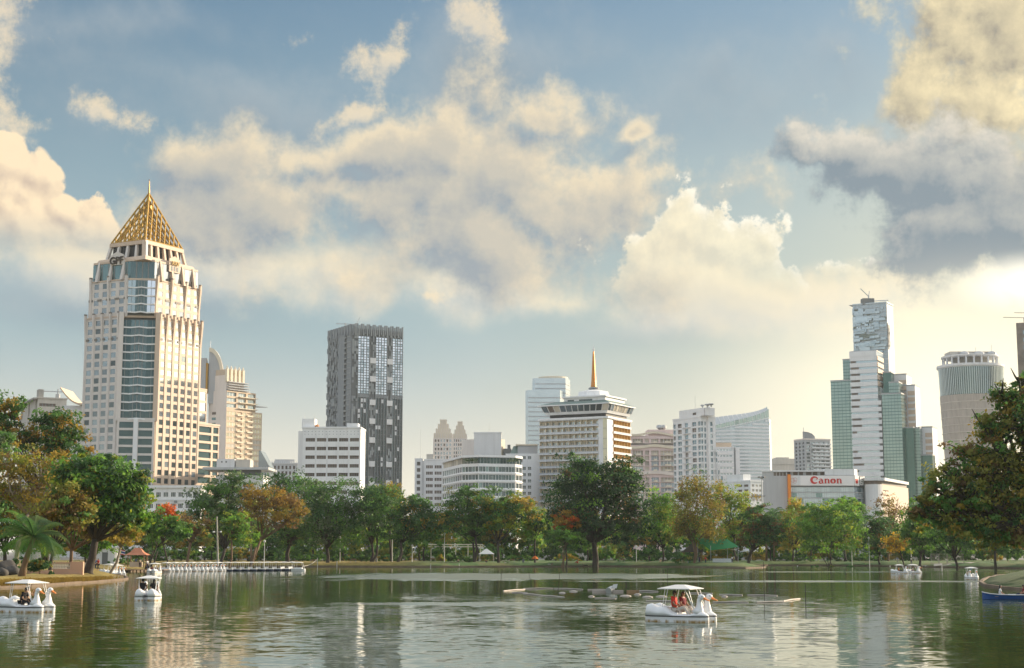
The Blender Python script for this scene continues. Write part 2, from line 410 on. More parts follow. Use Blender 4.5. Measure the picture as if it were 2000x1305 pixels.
class Bld:
    """a building with its front corner at (px, D); the right-hand face recedes by rho degrees, the left-hand one is square to it"""
    def __init__(s, name, label, px, py, D, rho, cat='building', group=None, rng=None):
        s.D = D; s.C = Vector((X_(px, py, D), D)); r = math.radians(rho)
        s.ur = Vector((math.cos(r), math.sin(r))); s.ul = Vector((-math.sin(r), math.cos(r)))
        s.px = px
        s.t = thing(name, label, cat, (s.C.x, s.C.y, GROUND), 0, group)
        s.rng = random.Random(rng if rng is not None else int(px * 7 + D))
        s.npane = 0; s.rest = MB(); s.restm = []
    def z(s, py, px=None, Y=None):       # height above the ground of a row, at the corner's distance
        return Z_(px if px is not None else s.px, py, Y or s.D) - GROUND
    def lr(s, px, py, off=(0, 0)):       # length along the right-hand face to a picture column
        a = tanaz(px, py); c = s.C + Vector(off); return (a * c.y - c.x) / (s.ur.x - a * s.ur.y)
    def ll(s, px, py, off=(0, 0)):
        a = tanaz(px, py); c = s.C + Vector(off); return (a * c.y - c.x) / (s.ul.x - a * s.ul.y)
    def pt(s, r, l):                     # plan point, r along the right face, l along the left one
        p = s.ur * r + s.ul * l; return (p.x, p.y)
    def rect(s, r0, r1, l0, l1):
        return [s.pt(r0, l0), s.pt(r1, l0), s.pt(r1, l1), s.pt(r0, l1)]
    def mass(s, name, mats, r0, r1, l0, l1, z0, z1, ins=0.0, **k):
        b = MB(); b.prism(s.rect(r0 + ins, r1 - ins, l0 + ins, l1 - ins), z0, z1); return b.build(name, mats, s.t, **k)
    def facade(s, mb, A, B, z0, z1, cols, rows, rec=0.35, mats=('glass_dark', 'frame_grey'), kind='plain', name='window', m=0, skip=None, alt=None, single=True, pr=0.0):
        """wall from A to B (left to right seen from outside) with real openings; each window an object of its own"""
        A = Vector(A); B = Vector(B); L = (B - A).length; d = (B - A) / L; n = Vector((d.y, -d.x)); rz = math.atan2(d.y, d.x)
        def p(x, z, o=0.0): q = A + d * x + n * o; return (q.x, q.y, z)
        cols = [(max(0.02, a), min(L - 0.02, b)) for a, b in cols if b > 0.05 and a < L - 0.05]
        rows = [(max(z0 + 0.02, a), min(z1 - 0.02, b)) for a, b in rows if b > z0 + 0.3 and a < z1 - 0.1]
        rows.sort(); cols.sort()
        zc = z0
        for (a, b) in rows:
            if a > zc: mb.quad(p(0, zc), p(L, zc), p(L, a), p(0, a), m)
            xc = 0.0
            for (x0, x1) in cols:
                if x0 > xc: mb.quad(p(xc, a), p(x0, a), p(x0, b), p(xc, b), m)
                mb.quad(p(x0, a), p(x0, a, -rec), p(x0, b, -rec), p(x0, b), m); mb.quad(p(x1, a, -rec), p(x1, a), p(x1, b), p(x1, b, -rec), m)
                mb.quad(p(x0, a), p(x1, a), p(x1, a, -rec), p(x0, a, -rec), m); mb.quad(p(x0, b, -rec), p(x1, b, -rec), p(x1, b), p(x0, b), m)
                xc = x1
            if xc < L: mb.quad(p(xc, a), p(L, a), p(L, b), p(xc, b), m)
            zc = b
        if zc < z1: mb.quad(p(0, zc), p(L, zc), p(L, z1), p(0, z1), m)
        me = pane_mesh(kind, mats)
        for ri, (a, b) in enumerate(rows):
            for ci, (x0, x1) in enumerate(cols):
                mm = me
                if alt and s.rng.random() < alt[0]: mm = pane_mesh(alt[2] if len(alt) > 2 else kind, alt[1])
                if single and s.npane < 290:
                    s.npane += 1
                    q = A + d * x0 - n * rec
                    link(name, mm, s.t, (q.x, q.y, a), rz, (x1 - x0, 1, b - a))
                else:
                    mn = mm.materials[0].name
                    if mn not in s.restm: s.restm.append(mn)
                    k = s.restm.index(mn); q0 = p(x0, a, -rec + 0.04); q1 = p(x1, a, -rec + 0.04)
                    s.rest.quad(q0, q1, p(x1, b, -rec + 0.04), p(x0, b, -rec + 0.04), k)
    def done(s):
        if s.rest.f: s.rest.build('glazing', s.restm, s.t, kind='stuff')
def grid(a, b, n, frac, lead=None):
    """n intervals between a and b, each taking frac of its bay"""
    w = (b - a) / n; g_ = w * (1 - frac) / 2
    return [(a + k * w + g_, a + (k + 1) * w - g_) for k in range(n)]
def rowsf(z_top, step, n, h):
    """n window rows going down from z_top (top of the first window)"""
    return [(z_top - k * step - h, z_top - k * step) for k in range(n)]
# ------------------------------------------------------------------ general materials
P('white_wall', (0.78, 0.79, 0.80), 0.7, var=0.06, grime=0.18)
P('pale_wall', (0.68, 0.69, 0.70), 0.7, var=0.07, grime=0.22)
P('grey_wall', (0.42, 0.43, 0.44), 0.7, var=0.08, grime=0.2)
P('mid_grey', (0.23, 0.25, 0.265), 0.65, var=0.10)
P('dark_grey', (0.14, 0.15, 0.155), 0.6, var=0.12)
P('black_void', (0.02, 0.02, 0.022), 0.5, var=0.0)
P('stone_beige', (0.60, 0.475, 0.375), 0.65, var=0.07, grime=0.12)
P('stone_pale', (0.66, 0.62, 0.59), 0.65, var=0.06, grime=0.12)
P('stone_dark', (0.22, 0.20, 0.18), 0.6, var=0.1)
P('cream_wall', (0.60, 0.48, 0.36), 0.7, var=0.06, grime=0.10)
P('cream_light', (0.74, 0.66, 0.52), 0.7, var=0.06, grime=0.10)
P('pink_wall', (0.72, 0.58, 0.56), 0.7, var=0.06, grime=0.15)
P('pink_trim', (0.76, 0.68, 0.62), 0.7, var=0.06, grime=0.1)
P('sunlit_ochre', (0.66, 0.40, 0.10), 0.7, var=0.12, vscale=0.8)
P('concrete', (0.38, 0.36, 0.33), 0.8, var=0.15, grime=0.35)
P('concrete_pale', (0.52, 0.49, 0.44), 0.8, var=0.12, grime=0.3)
P('gold', (0.40, 0.235, 0.03), 0.6, metal=0.25, var=0.10, vscale=0.6)
P('gold_dark', (0.45, 0.25, 0.05), 0.45, metal=0.4, var=0.10)
P('emblem_gold', (0.55, 0.38, 0.14), 0.7, var=0.05)
P('tower_grey', (0.29, 0.315, 0.325), 0.7, var=0.08)
P('bronze', (0.06, 0.045, 0.035), 0.4, metal=0.5, var=0.08)
P('frame_grey', (0.20, 0.21, 0.21), 0.5, var=0.0)
P('frame_white', (0.70, 0.70, 0.69), 0.5, var=0.0)
P('orange_panel', (0.75, 0.24, 0.03), 0.5, var=0.05)
P('red_sign', (0.55, 0.035, 0.03), 0.4, var=0.03)
P('sign_white', (0.80, 0.78, 0.77), 0.5, var=0.03)
P('steel', (0.45, 0.46, 0.47), 0.4, metal=0.6, var=0.08)
P('roof_green', (0.16, 0.22, 0.20), 0.6, var=0.12)
P('roof_membrane', (0.48, 0.50, 0.50), 0.7, var=0.1)
P('crane_orange', (0.50, 0.22, 0.08), 0.5)
glass('glass_dark', (0.10, 0.13, 0.14), metal=0.45, rnd=0.35)
glass('glass_teal', (0.15, 0.24, 0.25), metal=0.55, rnd=0.25)
glass('glass_deep', (0.07, 0.12, 0.13), metal=0.5, rnd=0.2)
glass('glass_mirror', (0.62, 0.66, 0.70), metal=0.9, rough=0.04, rnd=0.10)
glass('glass_soft', (0.42, 0.50, 0.54), metal=0.6, rough=0.10, rnd=0.15)
glass('glass_green', (0.33, 0.44, 0.42), metal=0.55, rough=0.07, rnd=0.05, wob=0.03)
glass('glass_green_dark', (0.09, 0.17, 0.155), metal=0.55, rough=0.07, rnd=0.05)
glass('glass_blue', (0.16, 0.26, 0.32), metal=0.5, rnd=0.25)
glass('glass_mid', (0.25, 0.30, 0.33), metal=0.5, rough=0.08, rnd=0.3)
glass('glass_pale', (0.46, 0.54, 0.58), metal=0.5, rough=0.15, rnd=0.1)
glass('glass_cream', (0.55, 0.52, 0.38), metal=0.25, rough=0.2, rnd=0.2)
P('curtain', (0.50, 0.46, 0.38), 0.8, var=0.1, rnd=0.3)
P('blind_dark', (0.16, 0.13, 0.11), 0.7, var=0.1, rnd=0.3)

# ------------------------------------------------------------------ lake, land
def shore_pts():
    P0 = [(-95, 40), (-85, 100)]
    for px, py in ((-60, 1152), (0, 1149), (60, 1146.5), (125, 1142), (190, 1137.5), (240, 1133.5)): q = on_z(px, py, 0); P0.append((q.x, q.y))
    for px, py in ((250, 1131.0), (247, 1127.5), (232, 1124.5), (212, 1122), (205, 1119.5), (230, 1117.5), (262, 1116.5), (300, 1115.5), (318, 1112), (335, 1108.5), (420, 1107.6), (590, 1107.4), (700, 1107.8), (860, 1108.3), (1000, 1107.6), (1180, 1107.2),
                   (1330, 1108.2), (1400, 1109.5), (1455, 1110.5), (1488, 1109.5), (1497, 1107.6), (1480, 1105.6), (1500, 1104.9), (1600, 1105.1), (1700, 1106.2), (1800, 1108.0), (1900, 1109.6), (2000, 1111.5), (2090, 1114)):
        q = on_z(px, py, 0); P0.append((q.x, q.y))
    for px, py in ((2080, 1121), (1990, 1122.5), (1945, 1126), (1922, 1132), (1913, 1139), (1925, 1145.5), (1960, 1150.5), (2010, 1154), (2090, 1158)):
        q = on_z(px, py, 0); P0.append((q.x, q.y))
    P0 += [(75, 90), (90, 40)]
    return P0
SHORE = shore_pts()
LAKE = SHORE + [(120, -250), (-120, -250)]

def shore_field(px, py):
    """signed distance to the shore, positive on land"""
    x = np.asarray(px, float); y = np.asarray(py, float)
    n = len(LAKE); d2 = np.full(x.shape, 1e18); ins = np.zeros(x.shape, bool)
    for k in range(n):
        ax, ay = LAKE[k]; bx, by = LAKE[(k + 1) % n]
        dx, dy = bx - ax, by - ay; L = dx * dx + dy * dy
        t = np.clip(((x - ax) * dx + (y - ay) * dy) / L, 0, 1)
        d2 = np.minimum(d2, (x - ax - t * dx) ** 2 + (y - ay - t * dy) ** 2)
        c = ((ay > y) != (by > y)) & (x < (bx - ax) * (y - ay) / (by - ay + 1e-12) + ax)
        ins ^= c
    return np.where(ins, -1, 1) * np.sqrt(d2)
def hills(x, y):
    return 0.16 * np.sin(x * 0.11 + 1) * np.sin(y * 0.09) + 0.10 * np.sin(x * 0.31 + y * 0.27) + 0.05 * np.sin(x * 0.9) * np.cos(y * 0.7)
def land_z(x, y):
    sd = shore_field(x, y); x = np.asarray(x, float); y = np.asarray(y, float)
    t = np.clip((sd - 0.35) / 5.0, 0, 1); t = t * t * (3 - 2 * t)
    z = 0.22 + t * 0.78 + np.clip(sd / 8, 0, 1) * hills(x, y) * np.clip((700 - y) / 200, 0, 1)
    z = z + np.clip(sd, 0, 3) * 0.03 * np.sin(x * 1.9 + np.sin(y)) 
    return np.where(sd < 0.15, -1.2, z)
def ground_at(x, y):
    return float(land_z(np.array([x]), np.array([y]))[0])

def make_ground():
    xs = np.unique(np.concatenate([np.linspace(-9000, -150, 14), np.arange(-150, 150.1, 1.6), np.linspace(150, 9000, 14)]))
    ys = np.unique(np.concatenate([np.linspace(-250, 90, 12), np.arange(90, 460, 1.6), np.linspace(460, 700, 20), np.linspace(700, 12000, 14)]))
    XX, YY = np.meshgrid(xs, ys); Z = land_z(XX, YY)
    nx, ny = len(xs), len(ys)
    v = np.stack([XX, YY, Z], -1).reshape(-1, 3)
    i = np.arange(nx * ny).reshape(ny, nx)
    f = np.stack([i[:-1, :-1], i[:-1, 1:], i[1:, 1:], i[1:, :-1]], -1).reshape(-1, 4)
    me = bpy.data.meshes.new('ground'); me.from_pydata(v.tolist(), [], f.tolist()); me.polygons.foreach_set('use_smooth', [True] * len(f)); me.update()
    m = bpy.data.materials.new('park_ground'); m.use_nodes = True; g = G(m.node_tree); b = g.n['Principled BSDF']
    pos = g.n.new('ShaderNodeNewGeometry').outputs['Position']; s = g.sep(pos)
    n1 = g.noise(pos, 0.07, 4, 0.6); n2 = g.noise(pos, 0.9, 5, 0.65); n3 = g.noise(pos, 0.22, 3, 0.5)
    c = g.mix(g.ss(n1, 0.40, 0.62), (0.042, 0.115, 0.022), (0.095, 0.125, 0.030))
    c = g.mix(g.ss(n3, 0.60, 0.75), c, (0.15, 0.11, 0.05))
    west = g.ss(s[0], -18, -34)                                         # dry straw grass on the west bank
    c = g.mix(g.mul(west, 0.85), c, g.mix(n2, (0.17, 0.12, 0.025), (0.34, 0.24, 0.05)))
    c = g.mix(g.mul(g.ss(s[2], 0.62, 0.25), 0.75), c, g.mix(n2, (0.030, 0.026, 0.012), (0.085, 0.058, 0.026)))   # earthy lip of the bank
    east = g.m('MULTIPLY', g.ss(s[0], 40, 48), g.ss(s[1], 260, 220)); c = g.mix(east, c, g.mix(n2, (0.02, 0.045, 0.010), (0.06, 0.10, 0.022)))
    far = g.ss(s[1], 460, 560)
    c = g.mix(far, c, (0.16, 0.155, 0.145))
    k = g.lin(n2, 0.2, 0.8, 0.6, 1.4); c = g.mix(1.0, c, g.comb(k, k, k), 'MULTIPLY')
    g.put(b.inputs['Base Color'], c); b.inputs['Roughness'].default_value = 0.95
    bn = g.n.new('ShaderNodeBump'); bn.inputs['Strength'].default_value = 0.8; bn.inputs['Distance'].default_value = 0.15; g.put(bn.inputs['Height'], g.noise(pos, 2.2, 4, 0.7)); g.l.new(bn.outputs[0], b.inputs['Normal'])
    me.materials.append(m); MATS['park_ground'] = m
    return struct(link('ground', me))
make_ground()

def make_water():
    b = MB(); b.quad((-260, -250, 0), (260, -250, 0), (260, 470, 0), (-260, 470, 0))
    m = bpy.data.materials.new('lake_water'); m.use_nodes = True; g = G(m.node_tree); p = g.n['Principled BSDF']
    pos = g.n.new('ShaderNodeNewGeometry').outputs['Position']; s = g.sep(pos)
    p.inputs['Base Color'].default_value = (0.040, 0.062, 0.018, 1); p.inputs['Roughness'].default_value = 0.05; p.inputs['IOR'].default_value = 1.33
    # slopes of the ripples as two independent fields, so that they do not smooth out with distance
    q = g.mapping(pos, scl=(0.75, 1.0, 1.0))
    def slope(off, a, b_, c_):
        qq = g.vm('ADD', q, off)
        r = g.mul(g.sub(g.noise(qq, 1.15, 1, 0.5), 0.5), a)
        r = g.ma(g.sub(g.noise(qq, 0.22, 2, 0.5), 0.5), b_, r)
        return g.ma(g.sub(g.noise(qq, 3.9, 1, 0.5), 0.5), c_, r)
    # calmer and livelier water: soft wind patches
    wnd = g.noise(g.mapping(pos, scl=(1.0, 0.6, 1)), 0.045, 3, 0.5)
    amp = g.ss(wnd, 0.34, 0.66, 0.55, 1.35)
    def patch(cx, cy, rx, ry, gain, amp):
        d = g.vm('LENGTH', g.mapping(pos, loc=(cx, cy, 0), scl=(rx, ry, 1), kind='TEXTURE'))
        d = g.ma(g.sub(g.noise(g.mapping(pos, scl=(1, 0.5, 1)), 0.16, 4, 0.65), 0.5), 1.5, d)
        return g.ma(g.ss(d, 1.05, 0.55), gain, amp)
    pm = patch(-8, 240, 26, 44, 1.0, 0.0)      # wind-ruffled sheet: short steep ripples driven from the far side
    pm = patch(12, 244, 22, 36, 1.0, pm)
    pm = patch(48, 197, 54, 6, 0.9, pm)
    pm = patch(64, 290, 32, 8, 0.7, pm)
    pm = patch(-2, 112, 12, 4, 0.5, pm)
    pm = g.m('MINIMUM', pm, 1.0)
    g.put(p.inputs['Roughness'], g.ma(pm, 0.14, 0.06))
    amp = patch(5, 104, 16, 14, 0.9, amp)
    amp = patch(-4, 66, 12, 9, 0.5, amp)
    near = g.ss(s[1], 140, 60, 0.75, 1.15)
    west = g.ss(s[0], -16, -30, 1.0, 0.45)
    amp = g.mul(g.mul(amp, near), west)
    lane = g.m('MULTIPLY', g.m('MULTIPLY', g.ss(s[0], -20, -9), g.ss(s[0], 26, 16)), g.ss(s[1], 150, 110)); lane = g.mul(lane, g.ss(wnd, .38, .58, .4, 1.3))   # breeze lane down the middle
    nx = g.mul(slope((0, 0, 0), 0.05, 0.016, 0.03), amp); ny = g.mul(slope((31.7, 11.3, 5.1), 0.095, 0.026, 0.06), amp)
    g.l.new(g.vm('NORMALIZE', g.comb(nx, g.ma(pm, -0.10, g.ma(lane, -0.022, ny)), 1.0)), p.inputs['Normal'])
    MATS['lake_water'] = m
    return struct(b.build('lake', 'lake_water'))
make_water()

# concrete edging along the shore: one slab per stretch, a gap between neighbours
def make_kerb():
    k = 0; poly = SHORE[1:-1]
    root = struct(link('kerb', None))
    cum = []
    for a, b in zip(poly[:-1], poly[1:]):
        L = math.hypot(b[0] - a[0], b[1] - a[1]); n = max(1, int(L / 6.0))
        for j in range(n):
            t0, t1 = j / n, (j + 1) / n
            p = Vector(a).lerp(Vector(b), t0); q = Vector(a).lerp(Vector(b), t1); d = (q - p).normalized()
            p = p + d * 0.03; q = q - d * 0.03
            mb = MB(); h = 0.24 + 0.03 * math.sin(k * 2.1)
            mb.along((p.x, p.y), (q.x, q.y), -0.28, 0.08, -0.5, h)
            mb.build('slab', 'kerb_stone', root); k += 1
P('kerb_stone', (0.17, 0.125, 0.09), 0.85, var=0.25, vscale=0.8, grime=0.5, stretch=(1, 1, 1))
make_kerb()
# ------------------------------------------------------------------ buildings, west part
def text_mesh(body, size, depth, mat, name, bold=0.0, shear=0.0):
    cu = bpy.data.curves.new(name, 'FONT'); cu.body = body; cu.size = size; cu.extrude = depth / 2; cu.align_x = 'CENTER'; cu.offset = bold; cu.shear = shear; cu.resolution_u = 4
    o = bpy.data.objects.new(name, cu); col.objects.link(o)
    me = bpy.data.meshes.new_from_object(o.evaluated_get(bpy.context.evaluated_depsgraph_get()))
    bpy.data.objects.remove(o); bpy.data.curves.remove(cu)
    me.materials.clear(); me.materials.append(MATS[mat]); return me
def put_text(me, name, parent, p, A, B):
    """stand lettering upright on the wall line A->B at local point p"""
    d = math.atan2(B[1] - A[1], B[0] - A[0])
    o = link(name, me, parent, p); o.rotation_euler = (math.pi / 2, 0, d); return o

def gold_pyramid_tower():
    b = Bld('office_tower', 'tall beige stone office tower topped by an open golden lattice pyramid', 275, 800, 620, 62)
    R, L = b.lr(390, 800), b.ll(160, 800)
    t = b.t
    def tier(i, cl, cr):
        return dict(Lf=b.pt(i, L - i), La=b.pt(i, i + cl), Ra=b.pt(i + cr, i), Rf=b.pt(R - i, i), Bk=b.pt(R - i, L - i))
    def poly(q): return [q['La'], q['Ra'], q['Rf'], q['Bk'], q['Lf']]
    z1, z2, z3 = b.z(614), b.z(541), b.z(503)
    cl, cr = b.ll(231, 800), b.lr(303, 800)
    fl = 3.43
    T1 = tier(0, cl, cr); T2 = tier(0.75, cl * 0.74, cr * 0.74); T3 = tier(1.7, cl * 0.66, cr * 0.66)
    core = MB()
    core.prism(poly(tier(0.8, cl, cr)), 0, z1 - 0.4); core.prism(poly(tier(1.5, cl * .74, cr * .74)), z1 - 0.4, z2 - 0.4); core.prism(poly(tier(2.6, cl * .66, cr * .66)), z2 - 0.4, z3)
    core.build('core', 'dark_grey', t)
    wl, wr = MB(), MB()
    LF = (T1['La'][0] - T1['Lf'][0]) ** 2 + (T1['La'][1] - T1['Lf'][1]) ** 2; LF = math.sqrt(LF); RF = math.dist(T1['Ra'], T1['Rf'])
    rows1 = rowsf(z1 - 1.0, fl, 24, 2.15)
    g1 = ('glass_mid', 'frame_grey'); g2 = ('glass_mirror', 'frame_grey'); gd = ('glass_dark', 'frame_grey')
    b.facade(wl, T1['Lf'], T1['La'], 0, z1, grid(0.6, LF - 1.6, 4, 0.60), rows1, 0.15, g1, alt=(0.18, gd))
    # sunlit face: mirrored panes above, clear dark ones in the lowest floors
    zs = b.z(815)
    b.facade(wr, T1['Ra'], T1['Rf'], zs, z1, grid(1.6, RF - 0.8, 6, 0.56), [r for r in rows1 if r[0] > zs], 0.12, g2, alt=(0.06, g1))
    b.facade(wr, T1['Ra'], T1['Rf'], 0, zs, grid(1.6, RF - 0.8, 6, 0.56), [r for r in rows1 if r[1] <= zs], 0.15, gd, alt=(0.2, g1))
    LF2, RF2 = math.dist(T2['Lf'], T2['La']), math.dist(T2['Ra'], T2['Rf'])
    rows2 = rowsf(z2 - 0.9, fl, 4, 2.2)
    b.facade(wl, T2['Lf'], T2['La'], z1, z2, grid(1.8, LF2 - 1.2, 4, 0.55), rows2, 0.15, g1, alt=(0.3, gd))
    b.facade(wr, T2['Ra'], T2['Rf'], z1, z2, grid(1.2, RF2 - 0.8, 6, 0.56), rows2, 0.12, g2)
    wl.build('shaded_wall', 'stone_pale', t); wr.build('sunlit_wall', 'stone_beige', t)  # one stone: sunlit and shaded tones put into the two wall colours
    # roof slabs of the set-backs
    for q, z in ((T1, z1), (T2, z2), (T3, z3)):
        m = MB(); m.prism(poly(q), z - 0.35, z + 0.5); m.build('ledge', 'stone_beige', t)
    # piers between the window columns, their heads flaring out over the set-backs
    def piers(A, B, xs, z0, z1_, mat, w=0.9):
        A = Vector(A); B = Vector(B); d = (B - A).normalized(); n = Vector((d.y, -d.x))
        for x in xs:
            m = MB(); p = A + d * x
            def rg(o, z): return [(p.x - d.x * w / 2 + n.x * (-0.1), p.y - d.y * w / 2 + n.y * (-0.1), z), (p.x - d.x * w / 2 + n.x * o, p.y - d.y * w / 2 + n.y * o, z),
                                  (p.x + d.x * w / 2 + n.x * o, p.y + d.y * w / 2 + n.y * o, z), (p.x + d.x * w / 2 + n.x * (-0.1), p.y + d.y * w / 2 + n.y * (-0.1), z)]
            m.loft([rg(0.2, z0), rg(0.2, z1_ - 9.5), rg(1.0, z1_ - 0.6), rg(1.0, z1_ + 1.5)], 0)
            m.loft([rg(1.1, z1_ + 1.5), rg(1.1, z1_ + 2.1)], 1)
            m.build('pier', [mat, 'stone_dark'], t, fix=True)
    piers(T1['Ra'], T1['Rf'], [1.0 + k * (RF - 1.7) / 6 for k in range(7)], 0, z1, 'stone_beige')
    piers(T1['Lf'], T1['La'], [0.5 + k * (LF - 1.7) / 4 for k in range(5)], 0, z1, 'stone_pale', 0.7)
    piers(T2['Ra'], T2['Rf'], [0.9 + k * (RF2 - 1.7) / 3 for k in range(4)], z1, z2, 'stone_beige')
    piers(T2['Lf'], T2['La'], [1.2 + k * (LF2 - 2.0) / 2 for k in range(3)], z1, z2, 'stone_pale')
    # dark chequered string courses
    for (A, B, z, mat) in ((T1['Lf'], T1['La'], z1 - 9.4, 'stone_dark'), (T1['Ra'], T1['Rf'], z1 - 9.4, 'stone_dark'), (T2['Lf'], T2['La'], z2 - 8.2, 'stone_dark'), (T2['Ra'], T2['Rf'], z2 - 8.2, 'stone_dark')):
        A, B = Vector(A), Vector(B); n = 9
        for k in range(n):
            if k % 2: continue
            m = MB(); p, q = A.lerp(B, k / n), A.lerp(B, (k + 1) / n); m.along(p, q, -0.05, 0.16, z, z + 0.9); m.build('string_course', mat, t)
    # glazed corner: a shallow three-panel bay, each floor with its glass panels and a folded white spandrel
    def corner(q, za, zb, mir=False):
        A, B = Vector(q['La']), Vector(q['Ra']); d = (B - A).normalized(); n = Vector((d.y, -d.x)); Lc = (B - A).length
        pts = [A, A + d * Lc * .28 + n * .9, A + d * Lc * .72 + n * .9, B]
        zt = zb
        while zt - fl > za:
            z0 = zt - fl
            for k in range(3):
                p, r = pts[k], pts[k + 1]; w = (r - p).length; rz = math.atan2((r - p).y, (r - p).x)
                b.npane += 1
                mt = ('glass_deep', 'frame_grey')
                if mir: mt = (('glass_soft', 'glass_deep', 'glass_mirror')[k], 'frame_grey')
                link('corner_window', pane_mesh('v3' if k == 1 else 'v1', mt), t, (p.x, p.y, z0 + 0.55), rz, (w, 1, fl - 0.55))
            m = MB()
            def rg(p, o, dz): return [(p.x + n.x * (-.3), p.y + n.y * (-.3), z0 + dz), (p.x + n.x * o, p.y + n.y * o, z0 + dz), (p.x + n.x * o, p.y + n.y * o, z0 + .55 + dz), (p.x + n.x * (-.3), p.y + n.y * (-.3), z0 + .55 + dz)]
            mid = A + d * Lc * .5 + n * .9
            m.loft([rg(pts[0], .25, .25), rg(pts[1], .35, -.05), rg(mid, .4, .3), rg(pts[2], .35, -.05), rg(pts[3], .25, .25)]); m.build('spandrel', 'white_wall', t, fix=True)
            zt = z0
    corner(T1, b.z(818), z1 - 1.5); corner(T2, z1 + .5, z2 - .5, True)
    # fins that frame the corner glass
    for q, za, zb in ((T1, b.z(820), z1 + 1.8),):
        for P_, mat in ((q['La'], 'stone_pale'), (q['Ra'], 'stone_beige')):
            m = MB(); m.box((P_[0], P_[1], za), (1.9, 1.9, zb - za), math.radians(14)); m.build('corner_pier', mat, t)
    # lower corner: two glazed bays round a central pier
    A, B = Vector(T1['La']), Vector(T1['Ra']); d = (B - A).normalized(); n = Vector((d.y, -d.x)); Lc = (B - A).length
    zb = b.z(818); m = MB(); A2, B2 = A + n * 1.2, B + n * 1.2
    lows = rowsf(zb - 0.8, fl, 12, 2.5)
    b.facade(m, A2, B2, 0, zb, [(Lc * .05, Lc * .43), (Lc * .57, Lc * .95)], lows, 0.4, ('glass_deep', 'frame_grey'), kind='v2', name='corner_window')
    m.prism([tuple(A), tuple(A2), tuple(B2), tuple(B)], zb - 0.1, zb + 0.8); m.build('corner_base', 'stone_pale', t)
    m = MB(); c = A2 + d * Lc * .5; m.box((c.x, c.y, 0), (Lc * .12, 1.4, zb + 0.6), math.atan2(d.y, d.x)); m.build('centre_pier', 'white_wall', t)
    # top tier: glass between raking ribs
    Q = T3
    for A, B, nn, mat, gl in ((Q['Lf'], Q['La'], 3, 'stone_pale', 'glass_teal'), (Q['Ra'], Q['Rf'], 4, 'stone_beige', 'glass_mirror'), (Q['La'], Q['Ra'], 1, None, 'glass_deep')):
        A, B = Vector(A), Vector(B); d = (B - A).normalized(); n = Vector((d.y, -d.x)); rz = math.atan2(d.y, d.x); w = (B - A).length
        for k in range(nn):
            p = A + d * (w * k / nn)
            link('top_window', pane_mesh('v3', (gl, 'frame_grey')), t, (p.x, p.y, z2 + .5), rz, (w / nn, 1, z3 - z2 - 1.0))
            if mat:
                p = A + d * (w * (k + .5) / nn); r = MB()
                def rg(o, z, ww): return [(p.x - d.x * ww + n.x * (o - 1.2), p.y - d.y * ww + n.y * (o - 1.2), z), (p.x - d.x * ww + n.x * o, p.y - d.y * ww + n.y * o, z), (p.x + d.x * ww + n.x * o, p.y + d.y * ww + n.y * o, z), (p.x + d.x * ww + n.x * (o - 1.2), p.y + d.y * ww + n.y * (o - 1.2), z)]
                r.loft([rg(1.9, z2, .75), rg(.2, z3 + .4, .45)]); r.build('raking_rib', mat, t, fix=True)
    # crown: battered pillars with dark openings under a deep beam
    zc0, zc1 = z3 + 0.4, b.z(460)
    i0, i1 = 5.2, 6.6
    m = MB(); m.prism(b.rect(2.4, R - 2.4, 2.4, L - 2.4), z3, z3 + 1.8, poly2=b.rect(3.2, R - 3.2, 3.2, L - 3.2)); m.build('parapet', 'stone_beige', t)
    m = MB(); m.prism(b.rect(7.2, R - 7.2, 7.2, L - 7.2), z3 + 1.5, zc1 - .2); m.build('plant_room', 'black_void', t)
    m = MB(); m.prism(b.rect(i1 - .5, R - i1 + .5, i1 - .5, L - i1 + .5), zc1 - 1.6, zc1); m.build('crown_beam', 'stone_beige', t)
    for (a1, f, mat) in (('l', 4, 'stone_pale'), ('r', 6, 'stone_beige')):
        for k in range(f + 1):
            s = k / f; r = MB()
            def pp(i, o):
                if a1 == 'l': l = i + s * (L - 2 * i); return b.pt(i + o, l)
                l = i + s * (R - 2 * i); return b.pt(l, i + o)
            w = 0.55
            def rg(i, z):
                c0 = Vector(pp(i, 0)); c1 = Vector(pp(i, 1.2)); e = b.ul if a1 == 'l' else b.ur
                return [tuple(c0 - e * w) + (z,), tuple(c0 + e * w) + (z,), tuple(c1 + e * w) + (z,), tuple(c1 - e * w) + (z,)]
            r.loft([rg(i0, zc0 + 1.2), rg(i1, zc1 - .1)]); r.build('crown_pillar', mat, t, fix=True)
    # golden lattice pyramid
    base = [b.pt(6.6, 6.6), b.pt(R - 6.6, 6.6), b.pt(R - 6.6, L - 6.6), b.pt(6.6, L - 6.6)]
    cx = sum(p[0] for p in base) / 4; cy = sum(p[1] for p in base) / 4
    ap = Vector((cx, cy, b.z(378, Y=b.C.y + cy))); base = [Vector((p[0], p[1], zc1 + .15)) for p in base]
    for k in range(4):
        m = MB(); m.tube([base[k], ap], 0.42, 6); m.build('hip_rafter', 'gold', t)
        p, q = base[k], base[(k + 1) % 4]; m = MB(); m.tube([p, q], 0.35, 6); m.build('base_rail', 'gold', t)
        n = 8
        for j in range(1, n):
            s = j / n; bp = p.lerp(q, s)
            for e in (q.lerp(ap, 1 - s), p.lerp(ap, s)):
                m = MB(); m.tube([bp, e], 0.33, 5); m.build('lattice_bar', 'gold', t)
    m = MB(); m.tube([ap - Vector((0, 0, 9)), ap], [2.3, .3], 8); m.build('pyramid_core', 'gold_dark', t)
    top = b.z(352, Y=b.C.y + cy)
    m = MB(); m.tube([ap - Vector((0, 0, .5)), ap + Vector((0, 0, (top - ap.z) * .7)), Vector((ap.x, ap.y, top))], [.42, .22, .06], 8); m.build('finial', 'gold_dark', t)
